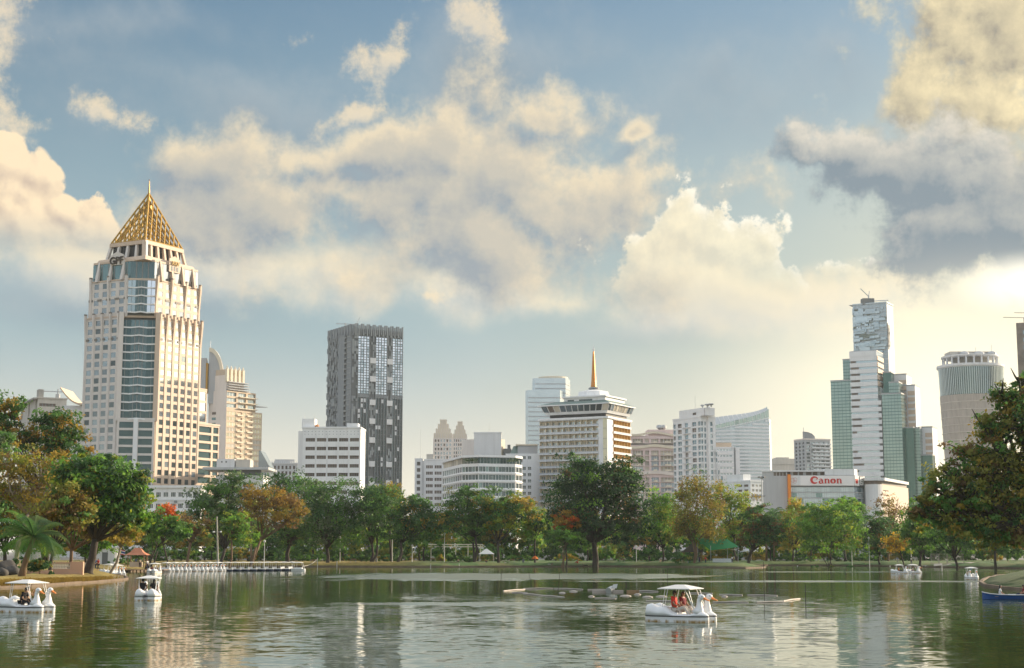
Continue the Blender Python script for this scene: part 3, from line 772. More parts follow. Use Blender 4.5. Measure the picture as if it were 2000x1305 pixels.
    m = MB(); m.lathe((ap.x, ap.y, top), [(.05, -.3), (.25, -.1), (.25, .2), (.05, .4)], 8); m.build('finial_ball', 'bronze', t)
    # signs on the parapet
    A, B = Vector(T3['Lf']), Vector(T3['La']); d = (B - A).normalized(); n = Vector((d.y, -d.x))
    p = A.lerp(B, 0.66) + n * 1.0
    m = MB(); w = 3.6
    for o0, o1 in ((0, .5),):
        q0 = A.lerp(B, .66) - d * w + n * .3; q1 = A.lerp(B, .66) + d * w + n * .3
        m.along(q0, q1, 0, .5, z3 - 1.5, z3 + 2.6); mid = (q0 + q1) / 2
        m.loft([[tuple(q0) + (z3 + 2.6,), tuple(q1) + (z3 + 2.6,), tuple(mid) + (z3 + 4.2,)], [tuple(q0 + n * .5) + (z3 + 2.6,), tuple(q1 + n * .5) + (z3 + 2.6,), tuple(mid + n * .5) + (z3 + 4.2,)]])
    m.build('sign_gable', 'stone_pale', t, fix=True)
    put_text(text_mesh('GPF', 4.3, .5, 'bronze', 'sign_lettering', .09), 'sign_lettering', t, (p.x, p.y, z3 - 1.1), A, B)
    A, B = Vector(T3['Ra']), Vector(T3['Rf']); d = (B - A).normalized(); n = Vector((d.y, -d.x))
    q0 = A.lerp(B, .42) - d * 3.4 + n * .3; q1 = A.lerp(B, .42) + d * 3.4 + n * .3; mid = (q0 + q1) / 2
    m = MB(); m.along(q0, q1, 0, .5, z3 - 3.2, z3 + 2.4)
    m.loft([[tuple(q0) + (z3 + 2.4,), tuple(q1) + (z3 + 2.4,), tuple(mid) + (z3 + 3.8,)], [tuple(q0 + n * .5) + (z3 + 2.4,), tuple(q1 + n * .5) + (z3 + 2.4,), tuple(mid + n * .5) + (z3 + 3.8,)]])
    m.build('emblem_gable', 'stone_beige', t, fix=True)
    e = mid + n * .95
    put_text(text_mesh('XXV', 2.4, .4, 'emblem_gold', 'emblem', .02), 'emblem', t, (e.x, e.y, z3 - .2), A, B)
    for k in (-1, 0, 1):
        m = MB(); c = mid + d * (k * 1.7); m.along(c - d * .45, c + d * .45, .5, .62, z3 - 2.6, z3 - .8); m.build('emblem_plate', 'mid_grey', t)
    # side wing
    zw = b.z(757, Y=650); zv = b.z(826, Y=650)
    r1 = b.lr(408, 790, ); r2 = b.lr(428, 850)
    m = MB(); A, B = b.pt(R - 1, 2.0), b.pt(r1 + 1, 2.0)
    w = math.dist(A, B)
    b.facade(m, A, B, zv, zw, [(.5, w - .5)], rowsf(zw - 1.2, 4.6, 4, 3.6), .3, g2, kind='v2', name='wing_window')
    m.prism(b.rect(R - .6, r1 + 1, 2.35, 14), zv - 1, zw - .3); m.prism(b.rect(R - 1, r1 + 1, 1.9, 14), zw - .3, zw + .3); m.build('upper_wing', 'stone_beige', t)
    m = MB(); A, B = b.pt(R - 1, .8), b.pt(r2 + 1, .8); w = math.dist(A, B)
    b.facade(m, A, B, 0, zv, [(.6, w * .66), (w * .74, w - .5)], rowsf(zv - 1.0, 3.6, 12, 2.6), .5, ('glass_teal', 'frame_grey'), kind='v2', name='wing_window')
    m.prism(b.rect(R - .6, r2 + 1, 1.4, 16), 0, zv - .3); m.prism(b.rect(R - 1, r2 + 1.2, .6, 16), zv - .3, zv + .5); m.build('lower_wing', 'stone_beige', t)
    b.done()
gold_pyramid_tower()

def podium():
    b = Bld('annex_building', 'long low white annex with square windows at the foot of the golden pyramid tower', 268, 960, 560, 0)
    R = b.lr(392, 960); z1 = b.z(953); m = MB()
    b.facade(m, (0, 0), (R, 0), 0, z1, grid(1, R - .5, 8, .62), rowsf(z1 - 1.6, 4.1, 4, 1.6), .3, ('glass_dark', 'frame_white'), kind='v2')
    m.prism(b.rect(0, R, .4, 14), 0, z1 - .2); m.build('wall', 'white_wall', b.t)
    b.mass('cornice', 'white_wall', -.6, R + .6, -.6, 14, z1, z1 + .9)
    for k in range(3):
        b.mass('string_course', 'pale_wall', -.2, R + .2, -.35, 0.0, z1 - 4.6 - k * 4.1, z1 - 4.2 - k * 4.1)
    b.mass('condenser_unit', 'mid_grey', 13.6, 14.6, -.7, -.05, z1 - 5.4, z1 - 4.6)
    b.done()
podium()

def sail_condo():
    b = Bld('condominium_tower', 'cream stepped condominium tower crowned by a curved sail fin and pointed pilasters', 441, 850, 900, 55)
    R, L = b.lr(511, 850), b.ll(406, 850); fl = 3.2; t = b.t
    zt = b.z(800); zt2 = b.z(762); zt3 = b.z(745)
    rows = rowsf(zt - .8, fl, 13, 2.0)
    f = MB(); s = MB()
    def strip(x0, x1, rr, rec, mt, kind, nm):
        b.facade(f, b.pt(x0, 0), b.pt(x1, 0), 0, zt, [(.35, x1 - x0 - .35)], rr, rec, mt, kind=kind, name=nm, alt=(.2, ('curtain', 'frame_white')))
    strip(0, R * .28, rows, .2, ('glass_cream', 'frame_white'), 'v2', 'window')
    strip(R * .28, R * .45, rows, 1.2, ('blind_dark', 'frame_white'), 'rail', 'balcony_door')
    strip(R * .45, R * .56, rows, .2, ('glass_cream', 'frame_white'), 'v1', 'window')
    strip(R * .56, R * .73, rows, 1.2, ('blind_dark', 'frame_white'), 'rail', 'balcony_door')
    strip(R * .73, R, rows, .2, ('glass_cream', 'frame_white'), 'v2', 'window')
    for k, (a, c) in enumerate(rows):
        for x0, x1 in ((R * .28, R * .45), (R * .56, R * .73)):
            m = MB(); m.along(b.pt(x0 + .2, 0), b.pt(x1 - .2, 0), -.05, .8, a - .35, a + .55); m.build('balcony', 'cream_light', t)
    b.facade(s, b.pt(0, L), b.pt(0, 0), 0, zt2, [(L * .18, L * .42)], rowsf(zt - 1, fl, 12, 1.5), .3, ('glass_teal', 'frame_grey'), alt=(.3, ('blind_dark', 'frame_grey')))
    s.build('shaded_wall', 'pink_trim', t); f.build('sunlit_wall', 'cream_wall', t)  # same building: shaded and sunlit tones put into the two wall colours
    b.mass('core', 'cream_wall', 1.4, R, .45, L, 0, zt - .1); 
    b.mass('core', 'cream_wall', .45, 1.6, 1.3, L, 0, zt - .1)
    # upper set-back floors with long balconies
    m = MB(); R2 = R * .82
    b.facade(m, b.pt(0, .3), b.pt(R2, .3), zt, zt2, [(.4, R2 * .33), (R2 * .40, R2 * .66), (R2 * .72, R2 - .6)], rowsf(zt2 - .9, 3.4, 3, 2.2), .8, ('glass_soft', 'frame_white'), kind='v2')
    m.prism(b.rect(.5, R2, 1.4, L), zt - .2, zt2); m.build('upper_floors', 'cream_wall', t)
    for k in range(3):
        z = zt2 - .9 - k * 3.4 - 2.6
        m = MB(); m.along(b.pt(R2 * .4, .3), b.pt(R2 + .8, .3), -.02, 1.3, z, z + .4); m.build('balcony', 'cream_light', t)
    for k in range(4):
        z = zt2 + .4 + k * 1.5; m = MB(); m.prism(b.rect(.6 + k * .2, R * (.62 - .01 * k), -.6, L * .6), z, z + .45); m.build('terrace_slab', 'grey_wall', t)
    b.mass('top_storey', 'pink_trim', .4, R * .5, 1.2, L * .9, zt2, zt3 + 4)
    # pointed pilasters of the crown
    zt4 = b.z(716)
    for k in range(5):
        x = .6 + k * R * .44 / 4; m = MB(); q = b.pt(x, .9); rz = math.radians(55)
        m.box((q[0], q[1], zt3), (1.5, 1.6, zt4 - zt3 - 1.2), rz)
        m.loft([[(q[0] - .75, q[1] - .8, zt4 - 1.2), (q[0] + .75, q[1] - .8, zt4 - 1.2), (q[0] + .75, q[1] + .8, zt4 - 1.2), (q[0] - .75, q[1] + .8, zt4 - 1.2)], [(q[0] - .05, q[1] - .05, zt4 + .9), (q[0] + .05, q[1] - .05, zt4 + .9), (q[0] + .05, q[1] + .05, zt4 + .9), (q[0] - .05, q[1] + .05, zt4 + .9)]])
        m.build('pilaster', 'cream_light', t)
    m = MB(); m.prism(b.rect(.6, R * .46, 1.4, L * .7), zt3, zt4 - 1.4); m.build('crown_wall', 'cream_wall', t)
    # the curved sail: a quarter arc standing on the side wing
    y0 = b.pt(0, L * .75); zb = b.z(740); zs = b.z(676); W = 9.0; H = zs - zb
    prof = [(0, -14)] + [(0, H)] + [(W * math.sin(a), H * (math.cos(a) if k < 10 else 0)) for k, a in enumerate([q * math.pi / 20 for q in range(1, 11)])] + [(W, -14)]
    ox = X_(408.5, 700, 900 + y0[1]) - b.C.x
    m = MB(); m.loft([[(ox + x, y0[1], zb + z) for x, z in prof], [(ox + x, y0[1] + 3.0, zb + z) for x, z in prof]]); m.build('sail_fin', 'grey_wall', t, fix=True)
    m = MB()
    o_ = [(x, z) for x, z in prof[1:-1]]; i_ = [(x * .80, z * .87) for x, z in o_]
    for (p, q), (p2, q2) in zip(zip(o_[:-1], o_[1:]), zip(i_[:-1], i_[1:])):
        m.loft([[(ox + p2[0], y0[1] - .5, zb + p2[1]), (ox + p[0], y0[1] - .5, zb + p[1]), (ox + p[0], y0[1], zb + p[1]), (ox + p2[0], y0[1], zb + p2[1])], [(ox + q2[0], y0[1] - .5, zb + q2[1]), (ox + q[0], y0[1] - .5, zb + q[1]), (ox + q[0], y0[1], zb + q[1]), (ox + q2[0], y0[1], zb + q2[1])]])
    m.build('sail_rim', 'cream_light', t)
    m = MB(); m.tube([(ox + .3, y0[1] + 1.5, zb + H - 1), (ox + .3, y0[1] + 1.5, b.z(662))], .12, 5); m.build('lightning_rod', 'steel', t)
    m = MB(); m.box((ox - 3.0, y0[1] + 1, zb - 20), (3.0, 5, 20 + 13)); m.build('side_tower', 'grey_wall', t)
    m = MB(); m.box((ox - .9, y0[1] + .6, zb - 8), (1.0, 4, 18)); m.build('ochre_panel', 'gold_dark', t)
    # canopy wing on the roof terrace
    za = b.z(788); m = MB(); m.prism([b.pt(R * .8, -.5), b.pt(R * 1.12, -.8), b.pt(R * .9, 7), b.pt(R * .8, 7)], za, za + .4); m.build('roof_canopy', 'steel', t)
    b.done()
sail_condo()

def low_roofs():
    b = Bld('pavilion_building', 'low flat-roofed pavilion with wide grey eaves before the cream condominium', 412, 930, 640, 0)
    R = b.lr(524, 920); z1 = b.z(918)
    b.mass('wall', 'pale_wall', 2, R - 2, 0.4, 18, 0, z1 - 2.2); b.mass('dark_band', 'dark_grey', R * .42, R - 3, 0.15, .9, z1 - 2.2, z1 - .05)
    b.mass('roof', 'roof_membrane', -3, R + .5, -3, 20, z1, z1 + 1.0)
    b.mass('plant_room', 'pale_wall', 2.0, 9.5, 1, 9, z1 + 1, z1 + 4.6); b.mass('tank_room', 'concrete_pale', 10, 16.0, 1, 9, z1 + 1, z1 + 4.4)
    m = MB(); m.tube([(4.2, .95, z1 + 3.4), (4.2, .8, z1 + 3.4)], .35, 10); m.build('vent', 'dark_grey', b.t); m = MB(); m.tube([(6.0, .95, z1 + 3.4), (6.0, .8, z1 + 3.4)], .35, 10); m.build('vent', 'dark_grey', b.t)
    t = thing('glass_gable', 'pale glass triangular gable beside the cream condominium', 'building', (X_(505, 900, 800), 800, GROUND))
    z = [Z_(505, y, 800) - GROUND for y in (930, 880, 912)]
    w = X_(527, 900, 800) - X_(505, 900, 800)
    m = MB(); m.loft([[(0, 0, 0), (w, 0, 0), (w, 0, z[2]), (w * .15, 0, z[1]), (0, 0, z[1])], [(0, 16, 0), (w, 16, 0), (w, 16, z[2]), (w * .15, 16, z[1]), (0, 16, z[1])]]); m.build('glass_wall', 'glass_pale', t, fix=True)
    for k in range(1, 4):
        m = MB(); m.box((w * k / 4, -.1, 0), (.25, .2, z[2])); m.build('mullion', 'frame_white', t)
    # ornate far block
    b = Bld('ornate_building', 'far pale ornate block with balustraded top storey behind the treetops', 530, 915, 1000, 8)
    R = b.lr(581, 915); z1 = b.z(906)
    m = MB(); b.facade(m, (0, 0), b.pt(R, 0), 0, z1, grid(1, R - 1, 6, .5), rowsf(z1 - 1.2, 3.6, 3, 2.2), .4, ('blind_dark', 'frame_white')); m.prism(b.rect(.4, R, .5, 12), 0, z1); m.build('wall', 'pale_wall', b.t)
    b.mass('cornice', 'white_wall', -.5, R + .5, -.5, 12, z1, z1 + .6); b.mass('attic', 'pale_wall', 2, R - 2, 1, 10, z1 + .6, z1 + 3)
    for k in range(12):
        q = b.pt(.5 + k * (R - 1) / 11, -.2); m = MB(); m.lathe((q[0], q[1], z1 + .6), [(.2, 0), (.35, .4), (.15, .8), (.3, 1.1)], 6); m.build('baluster', 'white_wall', b.t)
    b.done()
low_roofs()

def ribbon_office():
    b = Bld('office_block', 'white office block with five columns of long dark ribbon windows', 590, 880, 600, -1.5)
    R = b.lr(704, 880); z1 = b.z(836); t = b.t
    rows = [(b.z(862.6 + 17 * k), b.z(855.8 + 17 * k)) for k in range(7)]
    xs = [(596.9, 615.3), (618.7, 637.2), (640.3, 658.7), (662.1, 680.0), (683.4, 701.3)]
    m = MB(); b.facade(m, (0, 0), b.pt(R, 0), 0, z1, [(b.lr(a, 860), b.lr(c, 860)) for a, c in xs], rows, .55, ('blind_dark', 'frame_grey'), kind='v3')
    m.prism(b.rect(.1, R - .1, .6, 16), 0, z1 - .2); m.build('wall', 'white_wall', t)
    b.mass('parapet', 'white_wall', -.15, R + .15, -.25, 16, z1 - .2, z1 + .45)
    for k in range(4):
        x = (b.lr(xs[k][1], 860) + b.lr(xs[k + 1][0], 860)) / 2; b.mass('joint', 'pale_wall', x - .06, x + .06, -.08, 0, 0, z1 - 2)
    for k in range(16):
        x = 1.0 + k * (R - 2) / 15
        for j in range(2): b.mass('vent_hole', 'mid_grey', x - .12, x + .12, -.04, .02, z1 - 1.5 - j * 1.1, z1 - 1.25 - j * 1.1)
    b.mass('stair_tower', 'white_wall', -1.7, -.02, .8, 12, 0, z1 - 1.2)
    b.mass('lift_house', 'white_wall', b.lr(588, 830), b.lr(613, 830), 2, 8, z1, b.z(817)); b.mass('roof_hump', 'pale_wall', b.lr(676, 830), b.lr(698, 830), 2, 8, z1, b.z(826))
    for x in (b.lr(591, 820), b.lr(611, 820)):
        q = b.pt(x, 4); mm = MB(); mm.tube([(q[0], q[1], b.z(817)), (q[0], q[1], b.z(808))], .06, 5); mm.build('aerial', 'steel', t)
    mm = MB(); q = b.pt(b.lr(617, 834), 3); mm.lathe((q[0], q[1], z1), [(.7, 0), (.8, 1.2), (.4, 1.6)], 8); mm.build('water_tank', 'crane_orange', t)
    b.done()
ribbon_office()

def pixel_tower():
    b = Bld('apartment_tower', 'tall dark grey apartment tower with pixel-like cladding and three glass strips', 686, 800, 950, 31)
    R, L = b.lr(786, 800), b.ll(638, 800); t = b.t; rn = random.Random(5)
    z1 = b.z(634); zm = b.z(768)
    b.mass('core', 'dark_grey', .3, R - .1, .3, L, 0, z1 - 2)
    groups = [(.115, .335), (.46, .68), (.79, .99)]
    clad = MB(); fl = 3.3
    # pixel cladding between the groups and on the side
    def mosaic(A, B, w, z0, z1_, cw, dens):
        A, B = Vector(A), Vector(B); d = (B - A).normalized(); n = Vector((d.y, -d.x)); nx = max(1, int(w / cw)); zz = z0
        while zz < z1_ - 1:
            h = fl * .5
            for k in range(nx):
                if rn.random() < dens:
                    hh = h * rn.choice((1, 1, 2, 2.6)); p = A + d * (k * w / nx); q = A + d * ((k + .9) * w / nx)
                    clad.along(p, q, 0, .25 + .25 * rn.random(), zz, min(zz + hh, z1_), rn.choice((0, 0, 1)))
            zz += h
    for a, c in ((0.0, .115), (.335, .46), (.68, .79)): mosaic(b.pt(R * a, 0), b.pt(R * c, 0), R * (c - a), 8, z1, 1.1, .36)
    mosaic(b.pt(0, L), b.pt(0, L * .42), L * .58, 20, z1, 1.0, .42)
    clad.build('pixel_cladding', ['tower_grey', 'mid_grey'], t, kind='stuff')
    m = MB(); m.prism(b.rect(-.5, .2, L * .28, L * .52), 0, z1 - 5); m.build('blank_panel', 'mid_grey', t)
    m = MB(); m.prism(b.rect(-.2, .25, L * .02, L * .2), 0, z1); m.build('corner_panel', 'mid_grey', t)
    z = 30
    balc = MB()
    while z < z1 - 6: balc.prism(b.rect(-.9, .2, L * .20, L * .28), z, z + .9); balc.prism(b.rect(-.5, .2, L * .05, L * .16), z + .5, z + 1.0); z += fl
    balc.build('balcony_slab', 'tower_grey', t, kind='stuff')
    for (a, c) in groups:
        x0, x1 = R * a, R * c; w = (x1 - x0) / 4
        for k in range(4):
            gl = MB(); z = zm
            while z < z1 - 7:
                gl.along(b.pt(x0 + k * w + .15, 0), b.pt(x0 + (k + .80) * w, 0), .0, .35, z + .18, z + fl * .5 - .18, rn.choice((0, 0, 1))); z += fl * .5
            gl.build('glass_strip', ['glass_mirror', 'glass_soft'], t, kind='stuff')
            lo = MB(); z = 6
            while z < zm - 2:
                if rn.random() < .16 and k < 3: lo.along(b.pt(x0 + k * w + .1, 0), b.pt(x0 + (k + .85) * w, 0), 0, .5, z, z + fl * .7, 1)
                else: lo.along(b.pt(x0 + k * w + .2, 0), b.pt(x0 + (k + .7) * w, 0), 0, .12, z + .3, z + fl - .3, 0)
                z += fl
            lo.build('lower_strip', ['glass_dark', 'pale_wall'], t, kind='stuff')
        for k in range(5):
            mm = MB(); mm.along(b.pt(x0 + k * w - .15, 0), b.pt(x0 + k * w + .12, 0), 0, .5, zm, z1 - 4); mm.build('mullion', 'tower_grey', t)
            mm = MB(); mm.along(b.pt(x0 + k * w - .15, 0), b.pt(x0 + k * w + .15, 0), 0, .7, 0, zm - .1); mm.build('mullion', 'mid_grey', t)
        mm = MB(); mm.along(b.pt(x0, 0), b.pt(x1, 0), 0, .55, zm - 2.2, zm - .2); mm.build('belt', 'mid_grey', t)
    for fr in (.40, .735):
        for py in (702, 738, 784, 821, 858, 905, 942):
            z = b.z(py); mm = MB(); mm.along(b.pt(R * (fr - .055), 0), b.pt(R * (fr + .055), 0), 0, 1.0, z - 1.7, z + 1.7); mm.build('sky_garden_box', 'pale_wall', t)
    for k in range(26):
        mm = MB(); x = R * (k + .2) / 26; h = 7.5 if k % 2 else 6.3
        mm.along(b.pt(x, 0), b.pt(x + R / 26 * .55, 0), -.2, .8, z1 - h + 1, z1 + (.9 if k % 3 else 0)); mm.build('parapet_fin', 'tower_grey' if k % 2 else 'mid_grey', t)
    for k in range(9):
        mm = MB(); y = L * (k + .2) / 9; mm.prism(b.rect(-.7, .2, y, y + L / 16), z1 - 6, z1 + .4); mm.build('parapet_fin', 'mid_grey', t)
    mm = MB(); q = b.pt(2, L * .4); mm.tube([(q[0], q[1], z1 - 2), (q[0], q[1], z1 + 3)], .5, 6); mm.tube([(q[0] - 6, q[1], z1 + 2.6), (q[0] + 7, q[1], z1 + 2.2)], .25, 5); mm.tube([(q[0] + 7, q[1], z1 + 2.2), (q[0] + 9, q[1], z1 + 6.5)], .2, 5); mm.build('roof_crane', 'steel', t)
pixel_tower()

def left_edge_block():
    b = Bld('concrete_building', 'unfinished concrete block with roof frame and small crane seen above the western treetops', 74, 790, 820, 28)
    R, L = b.lr(130, 790), b.ll(42, 790); z1 = b.z(778); t = b.t
    m = MB(); b.facade(m, (0, 0), b.pt(R, 0), 0, z1, [(R * .05, R * .62)], rowsf(z1 - 2.6, 4.5, 3, 1.6), .5, ('blind_dark', 'frame_grey'), kind='v4'); m.prism(b.rect(.2, R, .7, L), 0, z1 - .1); m.build('wall', 'concrete_pale', t)
    b.mass('roof_slab', 'concrete_pale', -.5, R + .5, -.5, L, z1, z1 + .7); b.mass('lift_house', 'concrete', R * .02, R * .2, 1, 6, z1 + .7, z1 + 5)
    m = MB(); m.prism(b.rect(-L * .05, .4, .5, L), z1 - .4, z1 + .4); m.build('canopy_slab', 'concrete', t)
    m = MB(); m.prism([b.pt(-.2, L * .1), b.pt(0, L * .1), b.pt(0, L), b.pt(-.2, L)], 0, z1 - 8); m.build('side_wall', 'concrete_pale', t)
    for k in range(3):
        q = b.pt(-.3, L * (.1 + .42 * k)); m = MB(); m.tube([(q[0], q[1], z1 - 9), (q[0], q[1], z1)], .5, 6); m.build('roof_post', 'concrete_pale', t)
    q = b.pt(R * .75, 5); m = MB(); m.box((q[0], q[1], z1), (2, 2, 3.2)); m.tube([(q[0] - 11, q[1], z1 + 5), (q[0] + 7, q[1], z1 + 4.2)], .28, 5); m.tube([(q[0], q[1], z1 + 3), (q[0], q[1], z1 + 6)], .4, 6); m.build('roof_crane', 'steel', t)
    b.done()
    b = Bld('curved_roof_building', 'pale block under a swooping tiled roof beside the golden pyramid tower', 122, 790, 760, 10)
    R = b.lr(175, 790); z1 = b.z(792); t = b.t
    b.mass('wall', 'pale_wall', 0, R, 0, 20, 0, z1)
    prof = [(k / 10 * R * 1.0, 7.5 * (1 - (k / 10)) ** 1.2 + 2.6 * math.sin(k / 10 * 3.1) * (-1) + 1.5) for k in range(11)]
    m = MB(); m.loft([[(x - 1, y, z1 + z) for x, z in prof] + [(x - 1, y, z1 + z - .9) for x, z in reversed(prof)] for y in (-1.5, 21)]); m.build('roof', 'cream_wall', t, fix=True)
left_edge_block()
# ------------------------------------------------------------------ buildings, middle and east part
def hole_office():
    b = Bld('stairwell_office', 'narrow white office with a stairwell of square openings and paired windows', 828, 940, 760, 0)
    R = b.lr(870, 940); z1 = b.z(899); t = b.t
    rows = [(b.z(915 + 12.3 * k), b.z(909 + 12.3 * k)) for k in range(7)]
    m = MB(); b.facade(m, (0, 0), (R, 0), 0, z1, [(b.lr(832.2, 920), b.lr(845.2, 920)), (b.lr(849, 920), b.lr(862.3, 920))], rows, .4, ('blind_dark', 'frame_white'), kind='v3')
    m.prism(b.rect(.1, R, .5, 14), 0, z1 - .1); m.build('wall', 'white_wall', t); b.mass('parapet', 'white_wall', -.1, R + .1, -.2, 14, z1, z1 + .5)
    x0, x1 = b.lr(810, 930), b.lr(824, 930); zz = b.z(897)
    m = MB(); sq = [(b.z(909.5 + 12.3 * k), b.z(902.2 + 12.3 * k)) for k in range(7)]
    A, B = (x0, -.6), (x1, -.6)
    b.facade(m, A, B, 0, zz, [((x1 - x0) * .3, (x1 - x0) * .78)], sq, 1.2, ('stone_dark', 'frame_white'), name='stair_opening')
    m.prism([(x0, .7), (x1, .7), (x1, 12), (x0, 12)], 0, zz - .1); m.prism([(x0 - .1, -.7), (x1 + .1, -.7), (x1 + .1, 12), (x0 - .1, 12)], zz - .1, zz + .4); m.build('stair_tower', 'white_wall', t)
    b.mass('side_fin', 'pale_wall', x1, 0, .3, 10, 0, z1 - .2)
    b.mass('roof_room', 'concrete_pale', 1, 4.5, 3, 8, z1 + .5, z1 + 3.2)
    mm = MB(); mm.tube([(x1 - 1, 3, zz), (x1 - 1, 3, b.z(838))], .07, 5); mm.build('aerial', 'steel', t)
    b.done()
hole_office()

def art_deco():
    for i, (pa, pc, pt_, D, lab) in enumerate(((846, 884, 819, 1250, 'far stepped art-deco tower with a pale ribbed crown, the taller of two'), (884, 912, 823, 1300, 'far stepped art-deco tower behind its taller twin'))):
        b = Bld('art_deco_tower', lab, pa, 870, D, 0, group=None); R = b.lr(pc, 870); t = b.t
        zb = b.z(856); zt = b.z(pt_)
        m = MB(); b.facade(m, (0, 0), (R, 0), 0, zb, grid(R * .05, R * .95, 6, .55), rowsf(zb - 1, 3.4, 12, 2.0), .4, ('glass_soft', 'frame_grey'), alt=(.3, ('blind_dark', 'frame_grey')), single=False)
        m.prism(b.rect(.1, R, .5, R), 0, zb - .1); m.build('wall', 'pink_trim', t)
        steps = 4
        for k in range(steps):
            z0 = zb + (zt - zb) * k / steps; z1 = zb + (zt - zb) * (k + 1) / steps; i0 = R * (.02 + .10 * k)
            b.mass('crown_step', 'pink_trim', i0, R - i0, i0, R - i0, z0, z1)
            n = 8 - k
            for j in range(n):
                x = i0 + (R - 2 * i0) * (j + .2) / n; b.mass('crown_rib', 'cream_light', x, x + (R - 2 * i0) / n * .5, i0 - .35, i0 + .1, z0, z1 + .5)
        b.done()
art_deco()

def band_office():
    D = 680; pts = [(864, 725), (902, 686), (935, 680), (1006.5, 686), (1020, 694)]
    C = (X_(935, 905, D), D)
    t = thing('curved_office', 'rounded glass office block with white floor bands and oversailing flat roof', 'building', (C[0], C[1], GROUND))
    W = [(X_(p, 905, d) - C[0], d - C[1]) for p, d in pts]
    z = lambda py: Z_(935, py, D) - GROUND
    b = Bld.__new__(Bld); b.t = t; b.npane = 0; b.rest = MB(); b.restm = []; b.rng = random.Random(3)
    mm = MB(); ztop = z(905)
    bands = [(z(921 + 15.8 * k), z(911 + 15.8 * k)) for k in range(5)]
    nP = [9, 5, 11, 2]
    for k in range(4):
        A, B = W[k], W[k + 1]; w = math.dist(A, B)
        b.facade(mm, A, B, 0, ztop, grid(.15, w - .15, nP[k], .93), bands, .35, ('glass_deep', 'frame_white') if k else ('glass_teal', 'frame_white'), kind='v1', alt=(.18, ('glass_teal', 'frame_white')))
    mm.build('floor_bands', 'white_wall', t)
    # projecting sill lines
    for (a, c) in bands:
        for k in range(4):
            m = MB(); m.along(W[k], W[k + 1], -.02, .35, a - .9, a - .5); m.build('sill', 'white_wall', t)
    m = MB(); m.prism([(x * .985, y + .6) for x, y in W] + [(W[-1][0], 40), (W[0][0], 62)], 0, ztop - .2); m.build('core', 'dark_grey', t)
    # top floor set back, then the roof plate
    W2 = [(x * .97, y + 1.6) for x, y in W]
    for k in range(4):
        A, B = Vector(W2[k]), Vector(W2[k + 1]); n = nP[k]; d = (B - A) / n; rz = math.atan2(d.y, d.x)
        for j in range(n):
            p = A + d * j; link('top_window', pane_mesh('v1', ('glass_deep' if k else 'curtain', 'frame_white')), t, (p.x, p.y, ztop), rz, (d.length, 1, z(893) - ztop))
    m = MB(); m.prism(W2 + [(W2[-1][0], 38), (W2[0][0], 60)], ztop - .1, ztop + .05); m.build('terrace', 'concrete_pale', t)
    W3 = [(x * 1.01, y - 1.0) for x, y in W]; m = MB(); m.prism(W3 + [(W3[-1][0] , 40), (W3[0][0], 62)], z(893), z(888.5)); m.build('roof', 'white_wall', t)
    rn = random.Random(4)
    for k, fx in enumerate((.36, .42, .86, .92)):
        x = W[0][0] + (W[-1][0] - W[0][0]) * fx; y = -.2 if fx < .5 else 1.2; m = MB()
        for q in range(40):
            c = Vector((x + rn.gauss(0, .8), y + rn.gauss(0, .25), ztop + .9 + abs(rn.gauss(0, .6)))); s = .3; e = Vector((rn.uniform(-1, 1), rn.uniform(-1, 1), rn.uniform(-1, 1))).normalized(); f = e.orthogonal().normalized()
            m.quad(c - e * s, c - f * s, c + e * s, c + f * s)
        m.build('terrace_shrub', 'leaf_plain', t)
    b.done()
    # blank white block behind and above the roof
    b = Bld('blank_block', 'windowless white plant block rising behind the rounded glass office', 926, 870, 760, 0)
    R = b.lr(979, 870); z1 = b.z(846); t = b.t
    b.mass('wall', 'pale_wall', 0, R, 0, 14, 0, z1); x0 = b.lr(902, 870)
    m = MB(); m.prism([(x0, 5), (0, 0), (0, 12), (x0, 14)], 0, b.z(858)); m.build('side_wall', 'stone_pale', t)
    b.mass('coping', 'white_wall', -.2, R + .2, -.2, 14, z1, z1 + .5)
    m = MB(); m.prism([(R, 1), (b.lr(986, 870), 4), (b.lr(986, 870), 12), (R, 12)], 0, b.z(858)); m.build('stair_block', 'cream_light', t)
    m = MB(); m.tube([(R * .55, 5, z1), (R * .55, 5, b.z(824))], .08, 5); m.build('aerial', 'steel', t)
    m = MB(); m.box((b.lr(991, 870), 3, 0), (4, 4, b.z(876))); m.box((b.lr(994, 870), 3, b.z(876)), (1.5, 1.5, 2)); m.build('cooling_unit', 'dark_grey', t)
    # white block with small windows and a mansard roof
    b = Bld('mansard_office', 'white office with small square windows and a green mansard roof end', 1020, 930, 740, 0)
    R = b.lr(1056, 930); z1 = b.z(886); t = b.t
    m = MB(); b.facade(m, (-8, 0), (R, 0), 0, z1, [(8 + b.lr(1020.4, 930), 8 + b.lr(1027, 930)), (8 + b.lr(1031, 930), 8 + b.lr(1037.4, 930))], [(b.z(918 + 12.2 * k), b.z(912 + 12.2 * k)) for k in range(6)] + [(b.z(897), b.z(891))], .35, ('glass_dark', 'frame_white'), kind='cross')
    m.prism([(-8, .5), (R, .5), (R, 14), (-8, 14)], 0, z1 - .1); m.build('wall', 'white_wall', t)
    zr = b.z(870); x0, x1 = b.lr(996, 880), b.lr(1050, 880); x2 = b.lr(1003, 875)
    m = MB(); m.prism([(x0, 2), (x1, 2), (x1, 14), (x0, 14)], z1, zr, poly2=[(x2, 5), (x1 - 2, 5), (x1 - 2, 11), (x2, 11)]); m.build('mansard_roof', 'roof_green', t)
    m = MB(); m.prism([(x2 + 2, 1.6), (x1, 1.6), (x1, 10), (x2 + 2, 10)], z1 - .05, zr - .2); m.build('roof_wall', 'grey_wall', t)
